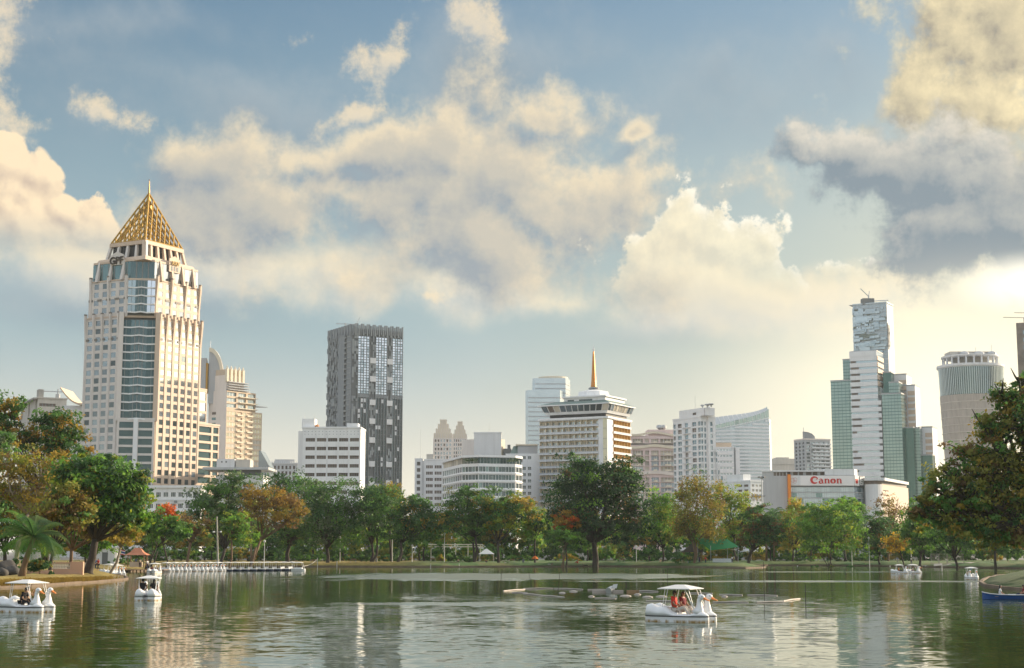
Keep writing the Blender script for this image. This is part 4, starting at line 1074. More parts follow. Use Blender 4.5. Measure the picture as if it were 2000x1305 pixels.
    m = MB(); m.prism([(x2 + 1, 1.2), (x1, 1.2), (x1, 10), (x2 + 1, 10)], zr, zr + .7); m.build('roof_railing', 'cream_light', t)
    b.done()
P('leaf_plain', (0.06, 0.11, 0.03), 0.7, var=0.3, vscale=1.0)
band_office()

def facet_tower():
    b = Bld('faceted_tower', 'far blue-grey faceted glass tower standing behind the hotel', 1094, 830, 1300, 10)
    z1, z2 = b.z(762), b.z(736); t = b.t
    xl, xm, xr = b.lr(1032.5, 830), 0, b.lr(1104, 830); x2l, x2r, x3 = b.lr(1046, 750), b.lr(1105, 750), b.lr(1115, 750)
    def blk(x0, x1, x2, z0, z1_, l0, nm, mat):
        m = MB(); m.prism([(x0, l0), (x1, l0), (x2, l0 + 14), (x2, l0 + 45), (x0 - 2, l0 + 45), (x0 - 2, l0 + 5)], z0, z1_); m.build(nm, mat, t)
        k = z0
        fm = MB()
        while k < z1_ - 3: fm.along((x0, l0), (x1, l0), 0, .25, k, k + .8); fm.along((x1, l0), (x2, l0 + 14), 0, .25, k, k + .8); k += 4.0
        fm.build('floor_line', 'grey_wall', t, kind='stuff')
    blk(xl, xm, xr, 0, z1, 0, 'lower_block', 'glass_pale'); blk(x2l, x2r, x3, z1 - 6, z2, 10, 'upper_block', 'glass_pale')
    m = MB(); m.lathe(((x2l + x2r) / 2 + 3, 28, z2), [(13, 0), (13, 2.4), (12, 2.6)], 20); m.build('roof_drum', 'cream_light', t)
facet_tower()

def spire_hotel():
    b = Bld('hotel_tower', 'white hotel with rows of balconies, flared rooftop restaurant and golden spire', 1186, 830, 720, 62)
    R, L = b.lr(1231, 830), b.ll(1054, 830); t = b.t; fl = 13.3 * .2415
    zr = b.z(816.5); l0 = b.ll(1168.5, 830); r0 = b.lr(1197.5, 830)
    m = MB()
    # corner pier with a slot of pale glass
    m.prism([b.pt(0, 0), b.pt(r0, 0), b.pt(r0, 3), b.pt(3, 3), b.pt(3, l0), b.pt(0, l0)], 0, zr + .6); m.build('corner_pier', 'white_wall', t)
    s0, s1 = b.ll(1186.0, 830) + .3, b.ll(1178, 830)
    mm = MB(); mm.along(b.pt(0, s1), b.pt(0, s0), 0, .12, 0, zr + .4); mm.build('stair_window', 'glass_cream', t)
    for k in range(16):
        z = zr - k * fl * 1.5
        if z > 3: mm = MB(); mm.along(b.pt(0, s1), b.pt(0, s0), .12, .2, z, z + .2); mm.build('transom', 'frame_grey', t)
    def gallery(A, B, n, wallmat, gl, alt):
        A, B = Vector(A), Vector(B); d = (B - A).normalized(); nn = Vector((d.y, -d.x)); w = (B - A).length; rz = math.atan2(d.y, d.x)
        wm = MB(); A2, B2 = A - nn * 1.5, B - nn * 1.5
        rows = [(zr - 1.1 - k * fl - 2.05, zr - 1.1 - k * fl) for k in range(17)]
        bay = w / n; cols = []
        for k in range(n): cols += [(bay * k + bay * .08, bay * k + bay * .36), (bay * k + bay * .46, bay * k + bay * .90)]
        b.facade(wm, A2, B2, 0, zr, cols, rows, .15, gl, kind='v1', alt=alt)
        wm.build('gallery_wall', wallmat, t)
        for k in range(n + 1):
            p = A + d * (bay * k); mm = MB(); mm.along(p - d * .12, p + d * .12, -1.5, -.05, 0, zr - .3); mm.build('party_fin', wallmat, t)
        for k in range(18):
            z = zr - .35 - k * fl
            if z < 1: break
            mm = MB(); mm.along(A - d * .3, B + d * .1, -1.5, .55, z, z + .28); mm.build('balcony_slab', 'white_wall', t)
            if k:
                mm = MB(); mm.along(A - d * .3, B + d * .1, .42, .5, z + .28, z + 1.0); mm.build('balustrade', 'balustrade_grey', t)
                mm = MB(); mm.along(A - d * .3, B + d * .1, .38, .56, z + 1.0, z + 1.08); mm.build('handrail', 'frame_white', t)
    gallery(b.pt(0, L), b.pt(0, l0), 10, 'cream_light', ('glass_soft', 'frame_white'), (.35, ('curtain', 'frame_white')))
    gallery(b.pt(r0, 0), b.pt(R, 0), 6, 'sunlit_ochre', ('curtain', 'frame_white'), (.55, ('gold_dark', 'frame_white')))  # sunlit gold of this face is put into its wall colour
    b.mass('core', 'cream_wall', 1.8, R - .1, 1.8, L - .1, 0, zr - .2)
    b.mass('roof_slab', 'white_wall', -.8, R + .6, -.8, L + .6, zr, zr + .9)
    # rooftop: dark recess, flared restaurant ring with raking windows, roof plates
    za, zb, zc = b.z(806), b.z(801), b.z(789)
    b.mass('dark_block', 'black_void', 1.2, R - 1.5, 1.2, L * .86, zr + .9, za)
    q0 = b.rect(.4, R - .6, .4, L * .90); q1 = b.rect(-.4, R + .1, -.4, L * .93); q2 = b.rect(-1.7, R + .6, -1.7, L * .96)
    m = MB(); m.prism(q0, za, zb, poly2=q1); m.build('restaurant_base', 'white_wall', t)
    m = MB(); m.prism(b.rect(.3, R - .6, .3, L * .90), zb, zc, poly2=b.rect(-.6, R + .3, -.6, L * .93)); m.build('restaurant_glass', 'glass_dark', t)
    rn = random.Random(8)
    def raked(pa, pb, pa2, pb2, n, mats):
        pa, pb, pa2, pb2 = map(Vector, (pa, pb, pa2, pb2))
        for k in range(n):
            a, c = k / n + .06 / n, (k + 1) / n - .06 / n; mm = MB()
            mm.quad(tuple(pa.lerp(pb, a)) + (zb + .1,), tuple(pa.lerp(pb, c)) + (zb + .1,), tuple(pa2.lerp(pb2, c)) + (zc - .1,), tuple(pa2.lerp(pb2, a)) + (zc - .1,)); mm.build('raked_window', rn.choice(mats), t)
        for k in range(n + 1):
            p, p2 = pa.lerp(pb, k / n), pa2.lerp(pb2, k / n); mm = MB(); mm.tube([tuple(p) + (zb,), tuple(p2) + (zc,)], .22, 4); mm.build('raked_mullion', 'frame_white', t)
    raked(q1[3], q1[0], q2[3], q2[0], 11, ['glass_dark', 'glass_dark', 'blind_dark', 'curtain']); raked(q1[0], q1[1], q2[0], q2[1], 9, ['glass_soft', 'curtain', 'glass_dark'])
    b.mass('restaurant_roof', 'white_wall', -2.4, R + 1.2, -2.4, L * 1.0, zc, zc + .5)
    m = MB(); m.prism(b.rect(-2.2, R + 1.0, -2.2, L * .99), zc + .5, zc + 2.2, poly2=b.rect(1.5, R - 1, 1.5, L * .8)); m.build('roof_skirt', 'roof_green', t)
    zd = b.z(773); m = MB(); b.facade(m, b.pt(2.0, L * .66), b.pt(2.0, 2.0), zc + 1.5, zd, [(L * .05, L * .15), (L * .22, L * .42)], [(zc + 2.2, zd - .9)], .4, ('glass_dark', 'frame_white'), kind='v1'); m.prism(b.rect(2.4, R - 2, 2.0, L * .66), zc + 1.5, zd - .1); m.build('penthouse', 'white_wall', t)
    b.mass('penthouse_roof', 'white_wall', 1.2, R - 1.2, 1.2, L * .68, zd, zd + .7)
    ze = b.z(758); c = b.pt(R * .48, L * .36)
    m = MB(); m.lathe((c[0], c[1], zd + .7), [(8.6, 0), (7.6, (ze - zd) * .75), (6.6, ze - zd - .7), (2.0, ze - zd + .3)], 8, rz=.3); m.build('drum', 'white_wall', t)
    Yc = b.C.y + c[1]; zt = b.z(684, Y=Yc); z0 = b.z(757.5, Y=Yc)
    m = MB(); m.lathe((c[0], c[1], z0), [(1.45, 0), (1.45, .5), (1.15, (zt - z0) * .2), (.48, (zt - z0) * .9), (.25, zt - z0)], 6); m.build('spire', 'spire_gold', t)
    m = MB(); m.lathe((c[0], c[1], z0 - .7), [(2.6, 0), (2.6, .5), (2.0, .9)], 8); m.build('spire_base', 'mid_grey', t)
    m = MB(); m.lathe((c[0], c[1], zt), [(.42, -.6), (.42, .6), (.1, 1.6), (.05, 2.6)], 8); m.build('spire_tip', 'pale_wall', t)
    b.done()
P('spire_gold', (0.50, 0.20, 0.03), 0.42, metal=0.35, var=0.1)
P('balustrade_grey', (0.50, 0.53, 0.57), 0.35, var=0.05)
spire_hotel()

def pink_condo():
    b = Bld('pink_condominium', 'pink rendered condominium with balcony rows and gently arched cornices', 1230, 900, 900, 3)
    R = b.lr(1320, 900); t = b.t; z1 = b.z(851); rn = random.Random(2)
    fl = 10.45 * .3015
    m = MB()
    cols = [(R * .07, R * .29), (R * .33, R * .42), (R * .47, R * .63), (R * .67, R * .97)]
    rows = [(b.z(888.5 + 10.45 * k), b.z(880 + 10.45 * k)) for k in range(4)] + [(b.z(940.5 + 10.45 * k), b.z(932.5 + 10.45 * k)) for k in range(6)] + [(b.z(864.5), b.z(857))]
    b.facade(m, (0, 0), b.pt(R, 0), 0, z1, cols, rows, 1.0, ('curtain', 'frame_white'), kind='v3', alt=(.5, ('glass_soft', 'frame_white')))
    m.prism(b.rect(.1, R, 1.2, 18), 0, z1 - .1); m.build('wall', 'pink_wall', t)
    for (a, c) in rows:
        for k in (0, 2, 3):
            x0, x1 = cols[k]; mm = MB(); mm.along(b.pt(x0 - .2, 0), b.pt(x1 + .2, 0), 0, .9, a - .3, a - .05); mm.build('balcony_slab', 'pink_trim', t)
            mm = MB(); mm.along(b.pt(x0 + (x1 - x0) * .3, 0), b.pt(x0 + (x1 - x0) * .75, 0), .75, .9, a - .05, a + .85); mm.build('balcony_front', 'cream_light', t)
    # arched cornices
    def arch(py, h, mat, thick=1.2, out=.8):
        z = b.z(py); n = 18; pr = []
        for k in range(n + 1):
            x = R * k / n; u = (k / n - .55) / .45
            pr.append((x, z + (h * .5 * (1 + math.cos(math.pi * max(-1, min(1, u)))) if u > -1 else 0)))
        m = MB()
        m.loft([[b.pt(x, -out) + (zz,), b.pt(x, -out) + (zz + thick,), b.pt(x, 1) + (zz + thick,), b.pt(x, 1) + (zz,)] for x, zz in pr]); m.build('arched_cornice', mat, t, fix=True)
    arch(852, 1.6, 'cream_light'); arch(877, 1.2, 'cream_light', 1.6); arch(929, 1.0, 'pink_trim', 2.0)
    b.mass('shade_strip', 'stone_dark', .2, R, -.05, .6, b.z(869.5), b.z(866)); b.mass('shade_strip', 'stone_dark', .2, R, -.05, .6, b.z(924.5), b.z(920.5))  # dark strips on the wall paint in the shade of recesses
    b.mass('attic', 'pink_wall', R * .42, R, 2, 14, z1, b.z(838.5))
    for k, (px, s) in enumerate(((1291, 2.2), (1298, 1.7))):
        c = b.pt(b.lr(px, 835), 4); mm = MB(); mm.lathe((c[0], c[1], b.z(838.5)), [(s * .3, 0), (s, 1.2), (s * .9, 2.6), (s * .4, 3.0)], 10); mm.build('water_tank', 'steel', t)
    b.done()
pink_condo()

def window_tower():
    b = Bld('residential_tower', 'white residential tower with square blue windows and a stepped penthouse', 1369, 860, 820, 28)
    R, L = b.lr(1398, 860), b.ll(1315, 860); t = b.t; z1 = b.z(815); fl = 11.8
    rows = [(b.z(831 + fl * k), b.z(823 + fl * k)) for k in range(13)]
    m = MB()
    lx = lambda px: L - b.ll(px, 860)
    b.facade(m, b.pt(0, L), b.pt(0, 0), 0, z1, [(.2, lx(1320)), (lx(1324), lx(1331.5)), (lx(1338), lx(1344)), (lx(1352), lx(1360)), (lx(1363.5), L - .15)], rows, .4, ('glass_blue', 'frame_white'), kind='cross', alt=(.15, ('blind_dark', 'frame_white')))
    b.facade(m, b.pt(0, 0), b.pt(R, 0), 0, z1, [(.15, R * .16), (R * .24, R * .36), (R * .60, R * .80)], rows, .4, ('glass_blue', 'frame_white'), kind='v1', alt=(.3, ('glass_soft', 'frame_white')))
    m.prism(b.rect(.5, R, .5, L), 0, z1 - .1); m.build('wall', 'white_wall', t)
    # small balconies
    for (a, c) in rows:
        p, q = b.pt(0, b.ll(1334.5, 860)), b.pt(0, b.ll(1349, 860)); mm = MB(); mm.along(p, q, -.05, .8, a - .5, a - .2); mm.build('balcony', 'pale_wall', t)
    mm = MB(); mm.along(b.pt(R * .42, 0), b.pt(R * .56, 0), -.1, 1.1, 0, z1 + 6); mm.build('service_shaft', 'white_wall', t)
    b.mass('parapet', 'white_wall', -.2, R, -.2, L + .2, z1, z1 + .8)
    zp = b.z(797); l1 = b.ll(1326.5, 805)
    mm = MB(); b.facade(mm, b.pt(-.0, l1), b.pt(0, -3.5), z1 + .8, zp, [(l1 * .62, l1 * .80)], [(z1 + 1.6, zp - 2)], .5, ('blind_dark', 'frame_white'))
    mm.prism([b.pt(.5, -3.5), b.pt(R * .7, -3.5), b.pt(R * .7, l1), b.pt(.5, l1)], z1 + .8, zp); mm.build('penthouse', 'white_wall', t)
    for k, (px, s) in enumerate(((1366, 1.2), (1376, 1.7), (1383, 1.5))):
        c = b.pt(2, b.ll(px, 800)); mm = MB(); mm.lathe((c[0], c[1], zp), [(s * .2, 0), (s * .25, .8), (s, 1.5), (s * .95, 1.9)], 12); mm.build('satellite_dish', 'steel', t)
    c = b.pt(2, b.ll(1352, 800)); mm = MB(); mm.tube([(c[0], c[1], zp), (c[0], c[1], b.z(770))], .09, 5); mm.build('aerial', 'steel', t)
    # lower stepped wing
    for k, (pa, pb, py) in enumerate(((1398, 1402, 877), (1402, 1406, 905), (1406, 1412, 927))):
        x0, x1 = b.lr(pa - 3, 900), b.lr(pb, 900); zz = b.z(py); mm = MB()
        b.facade(mm, b.pt(x0, 0), b.pt(x1, 0), 0, zz, [((x1 - x0) * .5, x1 - x0 - .3)], [r for r in rows if r[1] < zz - .5], .3, ('glass_blue', 'frame_white')); mm.prism(b.rect(x0, x1, .4, L * .6), 0, zz - .1); mm.build('stepped_wing', 'white_wall', t)
    b.done()
window_tower()

glass('glass_crest', (0.40, 0.50, 0.46), metal=0.5, rough=0.12, rnd=0.05)
def curved_roof_office():
    D = 1400; b = Bld('curved_crest_office', 'broad pale office tower of horizontal bands with a sweeping curved crest', 1380, 870, D, 0)
    R = b.lr(1503, 870); t = b.t; zl = b.z(836); zr = b.z(822)
    n = 14; xs = [R * k / n for k in range(n + 1)]
    bow = [-10 * math.sin(math.pi * (k / n) ** .8) for k in range(n + 1)]
    def zc(k): return b.z(842 - 25 * (k / n) ** 1.3)
    m = MB(); zz = 0
    fl = 6.7 * D / 3000 * 1.01
    top = zc(n)
    poly = [(xs[k], bow[k]) for k in range(n + 1)]
    # alternating bands: pale spandrels proud of the glass
    g_ = MB()
    for k in range(n):
        for j in range(40):
            z0 = j * fl; z1 = z0 + fl * .52
            zt = min(zc(k), zc(k + 1))
            if z1 > zt: break
            m.along(poly[k], poly[k + 1], -.3, .45, z0, z1)
        g_.quad(poly[k] + (0,), poly[k + 1] + (0,), poly[k + 1] + (zc(k + 1),), poly[k] + (zc(k),))
    m.build('spandrel_band', 'white_wall', t, kind='stuff'); g_.poly([(R, 0, 0), (R, 30, 0), (0, 30, 0), (0, 0, 0)]); g_.build('glass_wall', 'glass_pale', t)
    for (fa, fb, mat) in ((.87, .965, 'glass_dark'),):
        for j in range(22):
            z0 = j * fl + fl * .5
            if z0 > b.z(855): break
            q = Vector(poly[int(n * fa)]).lerp(Vector(poly[int(n * fb)]), 0); q2 = Vector(poly[int(n * fb) + 1]); mm = MB(); mm.along(q, q2, .1, .6, z0, z0 + fl * .45); mm.build('dark_window', mat, t)
    # glazed crest: leaning screen under a curved roof blade
    up = MB(); cr = MB(); bl = MB()
    def ztop(k): return b.z(816 - 15 * (k / n) - 8 * (k / n) ** 6)
    for k in range(n):
        a, c = poly[k], poly[k + 1]
        up.quad(a + (zc(k),), c + (zc(k + 1),), c + (ztop(k + 1) - 9 + 6 * (k + 1) / n,), a + (ztop(k) - 9 + 6 * k / n,))
        A = Vector(a + (ztop(k) - 9 + 6 * k / n,)); B_ = Vector(c + (ztop(k + 1) - 9 + 6 * (k + 1) / n,)); A2 = Vector((a[0], a[1] + 16, ztop(k))); B2 = Vector((c[0], c[1] + 16, ztop(k + 1)))
        cr.quad(A, B_, B2, A2)
        mm = MB(); mm.tube([A, A2], .35, 4); mm.build('roof_rib', 'frame_white', t)
        mm = MB(); mm.tube([a + (zc(k),), A], .25, 4); mm.build('crest_mullion', 'frame_white', t)
    up.build('crest_glass', 'glass_crest', t); cr.build('crest_roof', 'roof_membrane', t)
    mm = MB(); mm.loft([[(xs[k], bow[k] - .5, zc(k)), (xs[k], bow[k] - .5, zc(k) + .8), (xs[k], bow[k] + .3, zc(k) + .8), (xs[k], bow[k] + .3, zc(k))] for k in range(n + 1)]); mm.build('crest_ledge', 'white_wall', t, fix=True)
    # sunlit end wall
    e0 = b.lr(1500, 870); e1 = b.lr(1511, 870); mm = MB(); zend = b.z(818)
    b.facade(mm, (R - .2, 0), (e1, 12), 0, zend, [(1.2, 3.6)], rowsf(b.z(838), fl, 18, fl * .4), .4, ('glass_soft', 'frame_white'), name='end_window')
    mm.prism([(R, 1), (e1 - .3, 13), (e1 - .3, 40), (R, 40)], 0, zend - .2); mm.build('end_wall', 'white_wall', t)
    mm = MB(); mm.loft([[(R - 4, -1, b.z(830)), (R + .5, -1, b.z(830)), (R + .5, 4, b.z(830)), (R - 4, 4, b.z(830))], [(R - .8, 8, b.z(793)), (R - .2, 8, b.z(793)), (R - .2, 9, b.z(793)), (R - .8, 9, b.z(793))]]); mm.build('crest_tip', 'glass_crest', t, fix=True)
    b.done()
    # smaller banded block before it
    b = Bld('banded_annex', 'slim white banded block with a sunlit roof box before the curved office', 1399, 900, 1000, 0)
    R = b.lr(1431, 900); z1 = b.z(873); t = b.t; mm = MB()
    b.facade(mm, (0, 0), (R, 0), 0, z1, [(.3, R - .3)], rowsf(z1 - 1.2, 3.9, 8, 1.3), .4, ('glass_soft', 'frame_white'), kind='v4'); mm.prism(b.rect(.1, R, .5, 14), 0, z1 - .1); mm.build('wall', 'white_wall', t)
    b.mass('roof_box', 'cream_wall', 0, R * .98, 3, 10, z1, b.z(864)); b.mass('service_core', 'mid_grey', R, R + 2.0, .5, 10, 0, b.z(874)); b.mass('core_fin', 'white_wall', R + 2.0, b.lr(1445, 900), 0, 10, 0, b.z(874)); b.mass('core_fin', 'white_wall', R - .0, R + .8, -.3, .4, 0, b.z(872))
    b.done()
curved_roof_office()

def small_white_house():
    b = Bld('apartment_house', 'small white apartment house with a rooftop room and sunlit side, above the treetops', 1466, 960, 560, 35)
    L, R = b.ll(1412, 950), b.lr(1490, 950); z1 = b.z(941); t = b.t; mm = MB(); m2 = MB()
    rows = [(b.z(950.5 + 9.5 * k), b.z(946 + 9.5 * k)) for k in range(4)]
    b.facade(mm, b.pt(0, L), b.pt(0, 0), 0, z1, [(L * .54, L * .70), (L * .76, L * .92)], rows, .4, ('blind_dark', 'frame_white'))
    b.facade(m2, b.pt(0, 0), b.pt(R, 0), 0, z1, [(R * .12, R * .3), (R * .42, R * .6), (R * .7, R * .88)], rows, .3, ('curtain', 'frame_white'))
    mm.prism(b.rect(.5, R, .5, L), 0, z1 - .1); mm.build('wall', 'white_wall', t); m2.build('sunlit_wall', 'white_wall', t)
    b.mass('parapet', 'white_wall', -.15, R + .1, -.15, L, z1, z1 + .6)
    b.mass('rooftop_room', 'white_wall', .6, R * .7, L * .3, L * .9, z1 + .6, b.z(925))
    b.mass('awning', 'dark_grey', R * .05, R + .3, -.9, 0, rows[2][0], rows[2][0] + .4)
    b.done()
    # far concrete slab and far condo with a blade
    b = Bld('far_slab', 'far plain grey concrete block beyond the curved office', 1509, 900, 1500, 0)
    R = b.lr(1556, 900); b.mass('wall', 'concrete_pale', 0, R, 0, 30, 0, b.z(896)); b.mass('penthouse', 'concrete_pale', 4, R * .7, 3, 20, b.z(896), b.z(893)); b.mass('string_course', 'concrete', -.2, R + .2, -.4, 0, b.z(908), b.z(907))
    b = Bld('blade_condominium', 'far grey condominium with white balconies and a curved blade on its roof', 1573, 880, 1300, 20)
    L, R = b.ll(1551, 880), b.lr(1622, 880); z1 = b.z(859); t = b.t; mm = MB()
    b.facade(mm, b.pt(0, 0), b.pt(R, 0), 0, z1, grid(.5, R - .5, 5, .7), [(b.z(867 + 7.2 * k), b.z(863 + 7.2 * k)) for k in range(9)], .8, ('glass_soft', 'frame_white'), kind='v2', alt=(.3, ('glass_dark', 'frame_white')), single=False)
    b.facade(mm, b.pt(0, L), b.pt(0, 0), 0, z1, grid(.5, L - .5, 3, .5), [(b.z(867 + 7.2 * k), b.z(863 + 7.2 * k)) for k in range(9)], .8, ('glass_dark', 'frame_white'), single=False)
    mm.prism(b.rect(1, R, 1, L), 0, z1 - .1); mm.build('wall', 'grey_wall', t)
    for k in range(10):
        z = b.z(868.3 + 7.2 * k); m = MB(); m.along(b.pt(R * .28, 0), b.pt(R + .2, 0), -.05, 1.2, z, z + 1.0); m.build('balcony', 'white_wall', t)
    b.mass('parapet', 'pink_trim', -.3, R + .3, -.3, L, z1, z1 + 1.2)
    w = X_(1592, 850, 1310) - X_(1569, 850, 1310); ox = X_(1569, 850, 1310) - b.C.x; zt = b.z(841); zb = z1
    pr = [(0, 0), (w, 0), (w * .97, (zt - zb) * .45), (w * .75, (zt - zb) * .75), (w * .4, (zt - zb) * .93), (0, zt - zb)]
    m = MB(); m.loft([[(ox + x, 10, zb + z) for x, z in pr], [(ox + x, 13, zb + z) for x, z in pr]]); m.build('roof_blade', 'mid_grey', t, fix=True)
    m = MB(); m.tube([(ox + .4, 10, zb), (ox + .4, 10, b.z(833))], .25, 5); m.build('lightning_rod', 'steel', t)
    b.done()
small_white_house()
# ------------------------------------------------------------------ buildings, east part
def green_stepped():
    b = Bld('green_glass_tower', 'stepped green glass office tower with a white striped shaft', 1717, 840, 860, 64)
    t = b.t; rn = random.Random(6)
    def blk(px0, px1, py, r, mat, dep, nm, side=None, lines=True, pyb=None):
        off = tuple(b.ur * r); l0, l1 = b.ll(px1, 840, off), b.ll(px0, 840, off); z1 = b.z(py, Y=b.D + off[1]); z0 = b.z(pyb) if pyb else 0
        m = MB(); m.prism(b.rect(r, r + dep, l0, l1), z0, z1, 0); m.build(nm, [mat], t)
        if lines:
            f = MB(); z = z0 + 2.0
            while z < z1 - .5:
                f.along(b.pt(r, l1), b.pt(r, l0), 0, .10, z, z + .34); f.along(b.pt(r, l0), b.pt(r + dep, l0), 0, .10, z, z + .34); z += 1.82
            f.build('floor_line', 'glass_green_dark', t, kind='stuff')
            for k in range(1, 6):
                l = l0 + (l1 - l0) * k / 6; q = MB(); q.along(b.pt(r, l + .06), b.pt(r, l - .06), .1, .16, z0, z1); q.build('mullion', 'glass_green_dark', t)
        q = MB(); q.prism(b.rect(r - .15, r + dep, l0 - .15, l1 + .15), z1, z1 + .7); q.build('coping', 'grey_wall', t)
        return l0, l1, z1
    blk(1625, 1668, 741, 2.0, 'glass_green', 16, 'glass_block'); blk(1650, 1670, 700, 3.2, 'glass_green', 14, 'glass_block')
    # striped shaft
    l0, l1, z1 = blk(1664.5, 1717, 686, 0.0, 'glass_soft', 16, 'shaft', lines=False)
    fl = 12.5 * .29; k = 0
    z = b.z(695)
    while z > 6:
        e = 0 if z > b.z(770) else b.ll(1723, 840)
        m = MB(); m.along(b.pt(0, l1 + .1), b.pt(0, e - .1), 0, .55, z - 2.35, z); m.build('spandrel', 'white_wall', t)
        if z > b.z(752): m = MB(); m.along(b.pt(0, l0), b.pt(15.5, l0), 0.0, .5, z - 2.35, z); m.build('spandrel', 'stone_beige', t)  # sun side: peach sunlight put into the colour of these white bands
        if rn.random() < .8:
            w = rn.uniform(2, 6); m = MB(); m.along(b.pt(0, l1 - .3), b.pt(0, l1 - .3 - w), .05, .2, z, z + 1.15); m.build('dark_window', 'blind_dark', t)
        z -= fl
    m = MB(); m.along(b.pt(0, l1 + .2), b.pt(0, l0 - .2), 0, .7, z1 - 2.6, z1 + .3); m.build('spandrel', 'white_wall', t)
    e = b.ll(1723, 840); m = MB(); m.prism(b.rect(0.05, 8, e, 0.1), 0, b.z(772)); m.build('shaft_return', 'dark_grey', t)
    # eastern green blocks stepping down
    blk(1724, 1762, 771, 1.0, 'glass_green', 12, 'glass_block'); blk(1739, 1758, 749, 3.5, 'glass_green', 10, 'glass_block', pyb=800); blk(1728, 1744, 729, 6.5, 'glass_green_dark', 8, 'glass_block', pyb=790, lines=False)
    blk(1764, 1784, 838, 6.0, 'glass_green_dark', 12, 'glass_block'); blk(1784, 1796, 839, 9.0, 'glass_green', 10, 'glass_block'); blk(1797, 1819, 892, 12.0, 'glass_green_dark', 8, 'glass_block')
    # white rear shafts with warm panels
    for px0, px1, py, pyb in ((1745, 1774, 734, 838), (1762, 1790, 756, 842), (1794, 1821, 838, 895)):
        l0, l1, z1 = blk(px0, px1, py, 16.0, 'white_wall', 14, 'rear_shaft', lines=False)
        z = z1 - 3
        while z > b.z(pyb):
            m = MB(); m.along(b.pt(16, l0 + (l1 - l0) * .52), b.pt(16, l0 + .3), .02, .25, z - 2.3, z); m.build('warm_panel', 'stone_beige', t); z -= fl
green_stepped()

P('notch_shade', (0.20, 0.24, 0.22), 0.6, var=0.1)
def pixel_eroded_tower():
    b = Bld('eroded_skyscraper', 'slender glass skyscraper whose pixel-like notches spiral round it, crane on top', 1733, 650, 1150, 60)
    R, L = b.lr(1745, 650), b.ll(1667, 650); t = b.t; z1 = b.z(592); rn = random.Random(12)
    b.mass('shaft', 'glass_soft', 0, R, 0, L, 0, z1)
    b.mass('sunlit_side', 'white_wall', .3, R - .1, -.25, 0, 0, z1 - 1)  # white sheet over the glass, sunlight on this side put into colour
    fm = MB(); z = 100
    while z < z1: fm.along(b.pt(0, L), b.pt(0, 0), 0, .18, z, z + .35); z += 3.6
    for k in range(24):
        l = L * k / 24; fm.along(b.pt(0, l + .12), b.pt(0, l - .12), .18, .3, 100, z1)
    fm.build('mullion_grid', 'grey_wall', t, kind='stuff')
    for k in range(120):      # boxes that stand proud, dark ones painted as shaded notches, densest half-way up
        py = rn.uniform(603, 690); l = rn.uniform(0, L); w = rn.uniform(1.2, 11); h = rn.choice((1.6, 1.8, 3.6)); z = b.z(py)
        l2 = min(L, l + w)
        if rn.random() < .35: mm = MB(); mm.along(b.pt(0, l2), b.pt(0, l), 0, .45, z, z + h * .6); mm.build('dark_block', 'notch_shade', t)
        else: mm = MB(); mm.along(b.pt(0, l2), b.pt(0, l), 0, rn.uniform(.6, 1.6), z, z + h); mm.build('pixel_box', rn.choice(('glass_soft', 'glass_soft', 'glass_pale')), t)
    for k in range(14):
        py = 640 + k * 3.2; z = b.z(py); w = rn.uniform(1.5, 7); mm = MB(); mm.along(b.pt(-.4, 0), b.pt(w, 0), .25, .6, z, z + 3.6); mm.build('pixel_box', 'mid_grey', t)  # grey boxes paint in the shade of bites in this side
    b.mass('crown_band', 'glass_pale', -.2, R, -.2, L + .2, z1, z1 + 1.2); b.mass('scaffold', 'steel', -.8, R, -.6, L + 2.5, z1 + .2, z1 + .6)
    c = b.pt(4, L * .6); mm = MB(); mm.box((c[0], c[1], z1), (9, 7, 5)); mm.build('plant_room', 'dark_grey', t)
    mm = MB(); mm.tube([(c[0] + 1, c[1], z1 + 5), (c[0] + 1, c[1], z1 + 8)], .6, 6); mm.tube([(c[0] + 1, c[1], z1 + 7), (c[0] - 5, c[1], z1 + 13)], .35, 5); mm.tube([(c[0] + 1, c[1], z1 + 7), (c[0] + 1.8, c[1], z1 + 11)], .3, 5); mm.tube([(c[0] - 2, c[1], z1 + 3), (c[0] + 16, c[1], z1 + 4)], .35, 5); mm.build('tower_crane', 'steel', t)
pixel_eroded_tower()

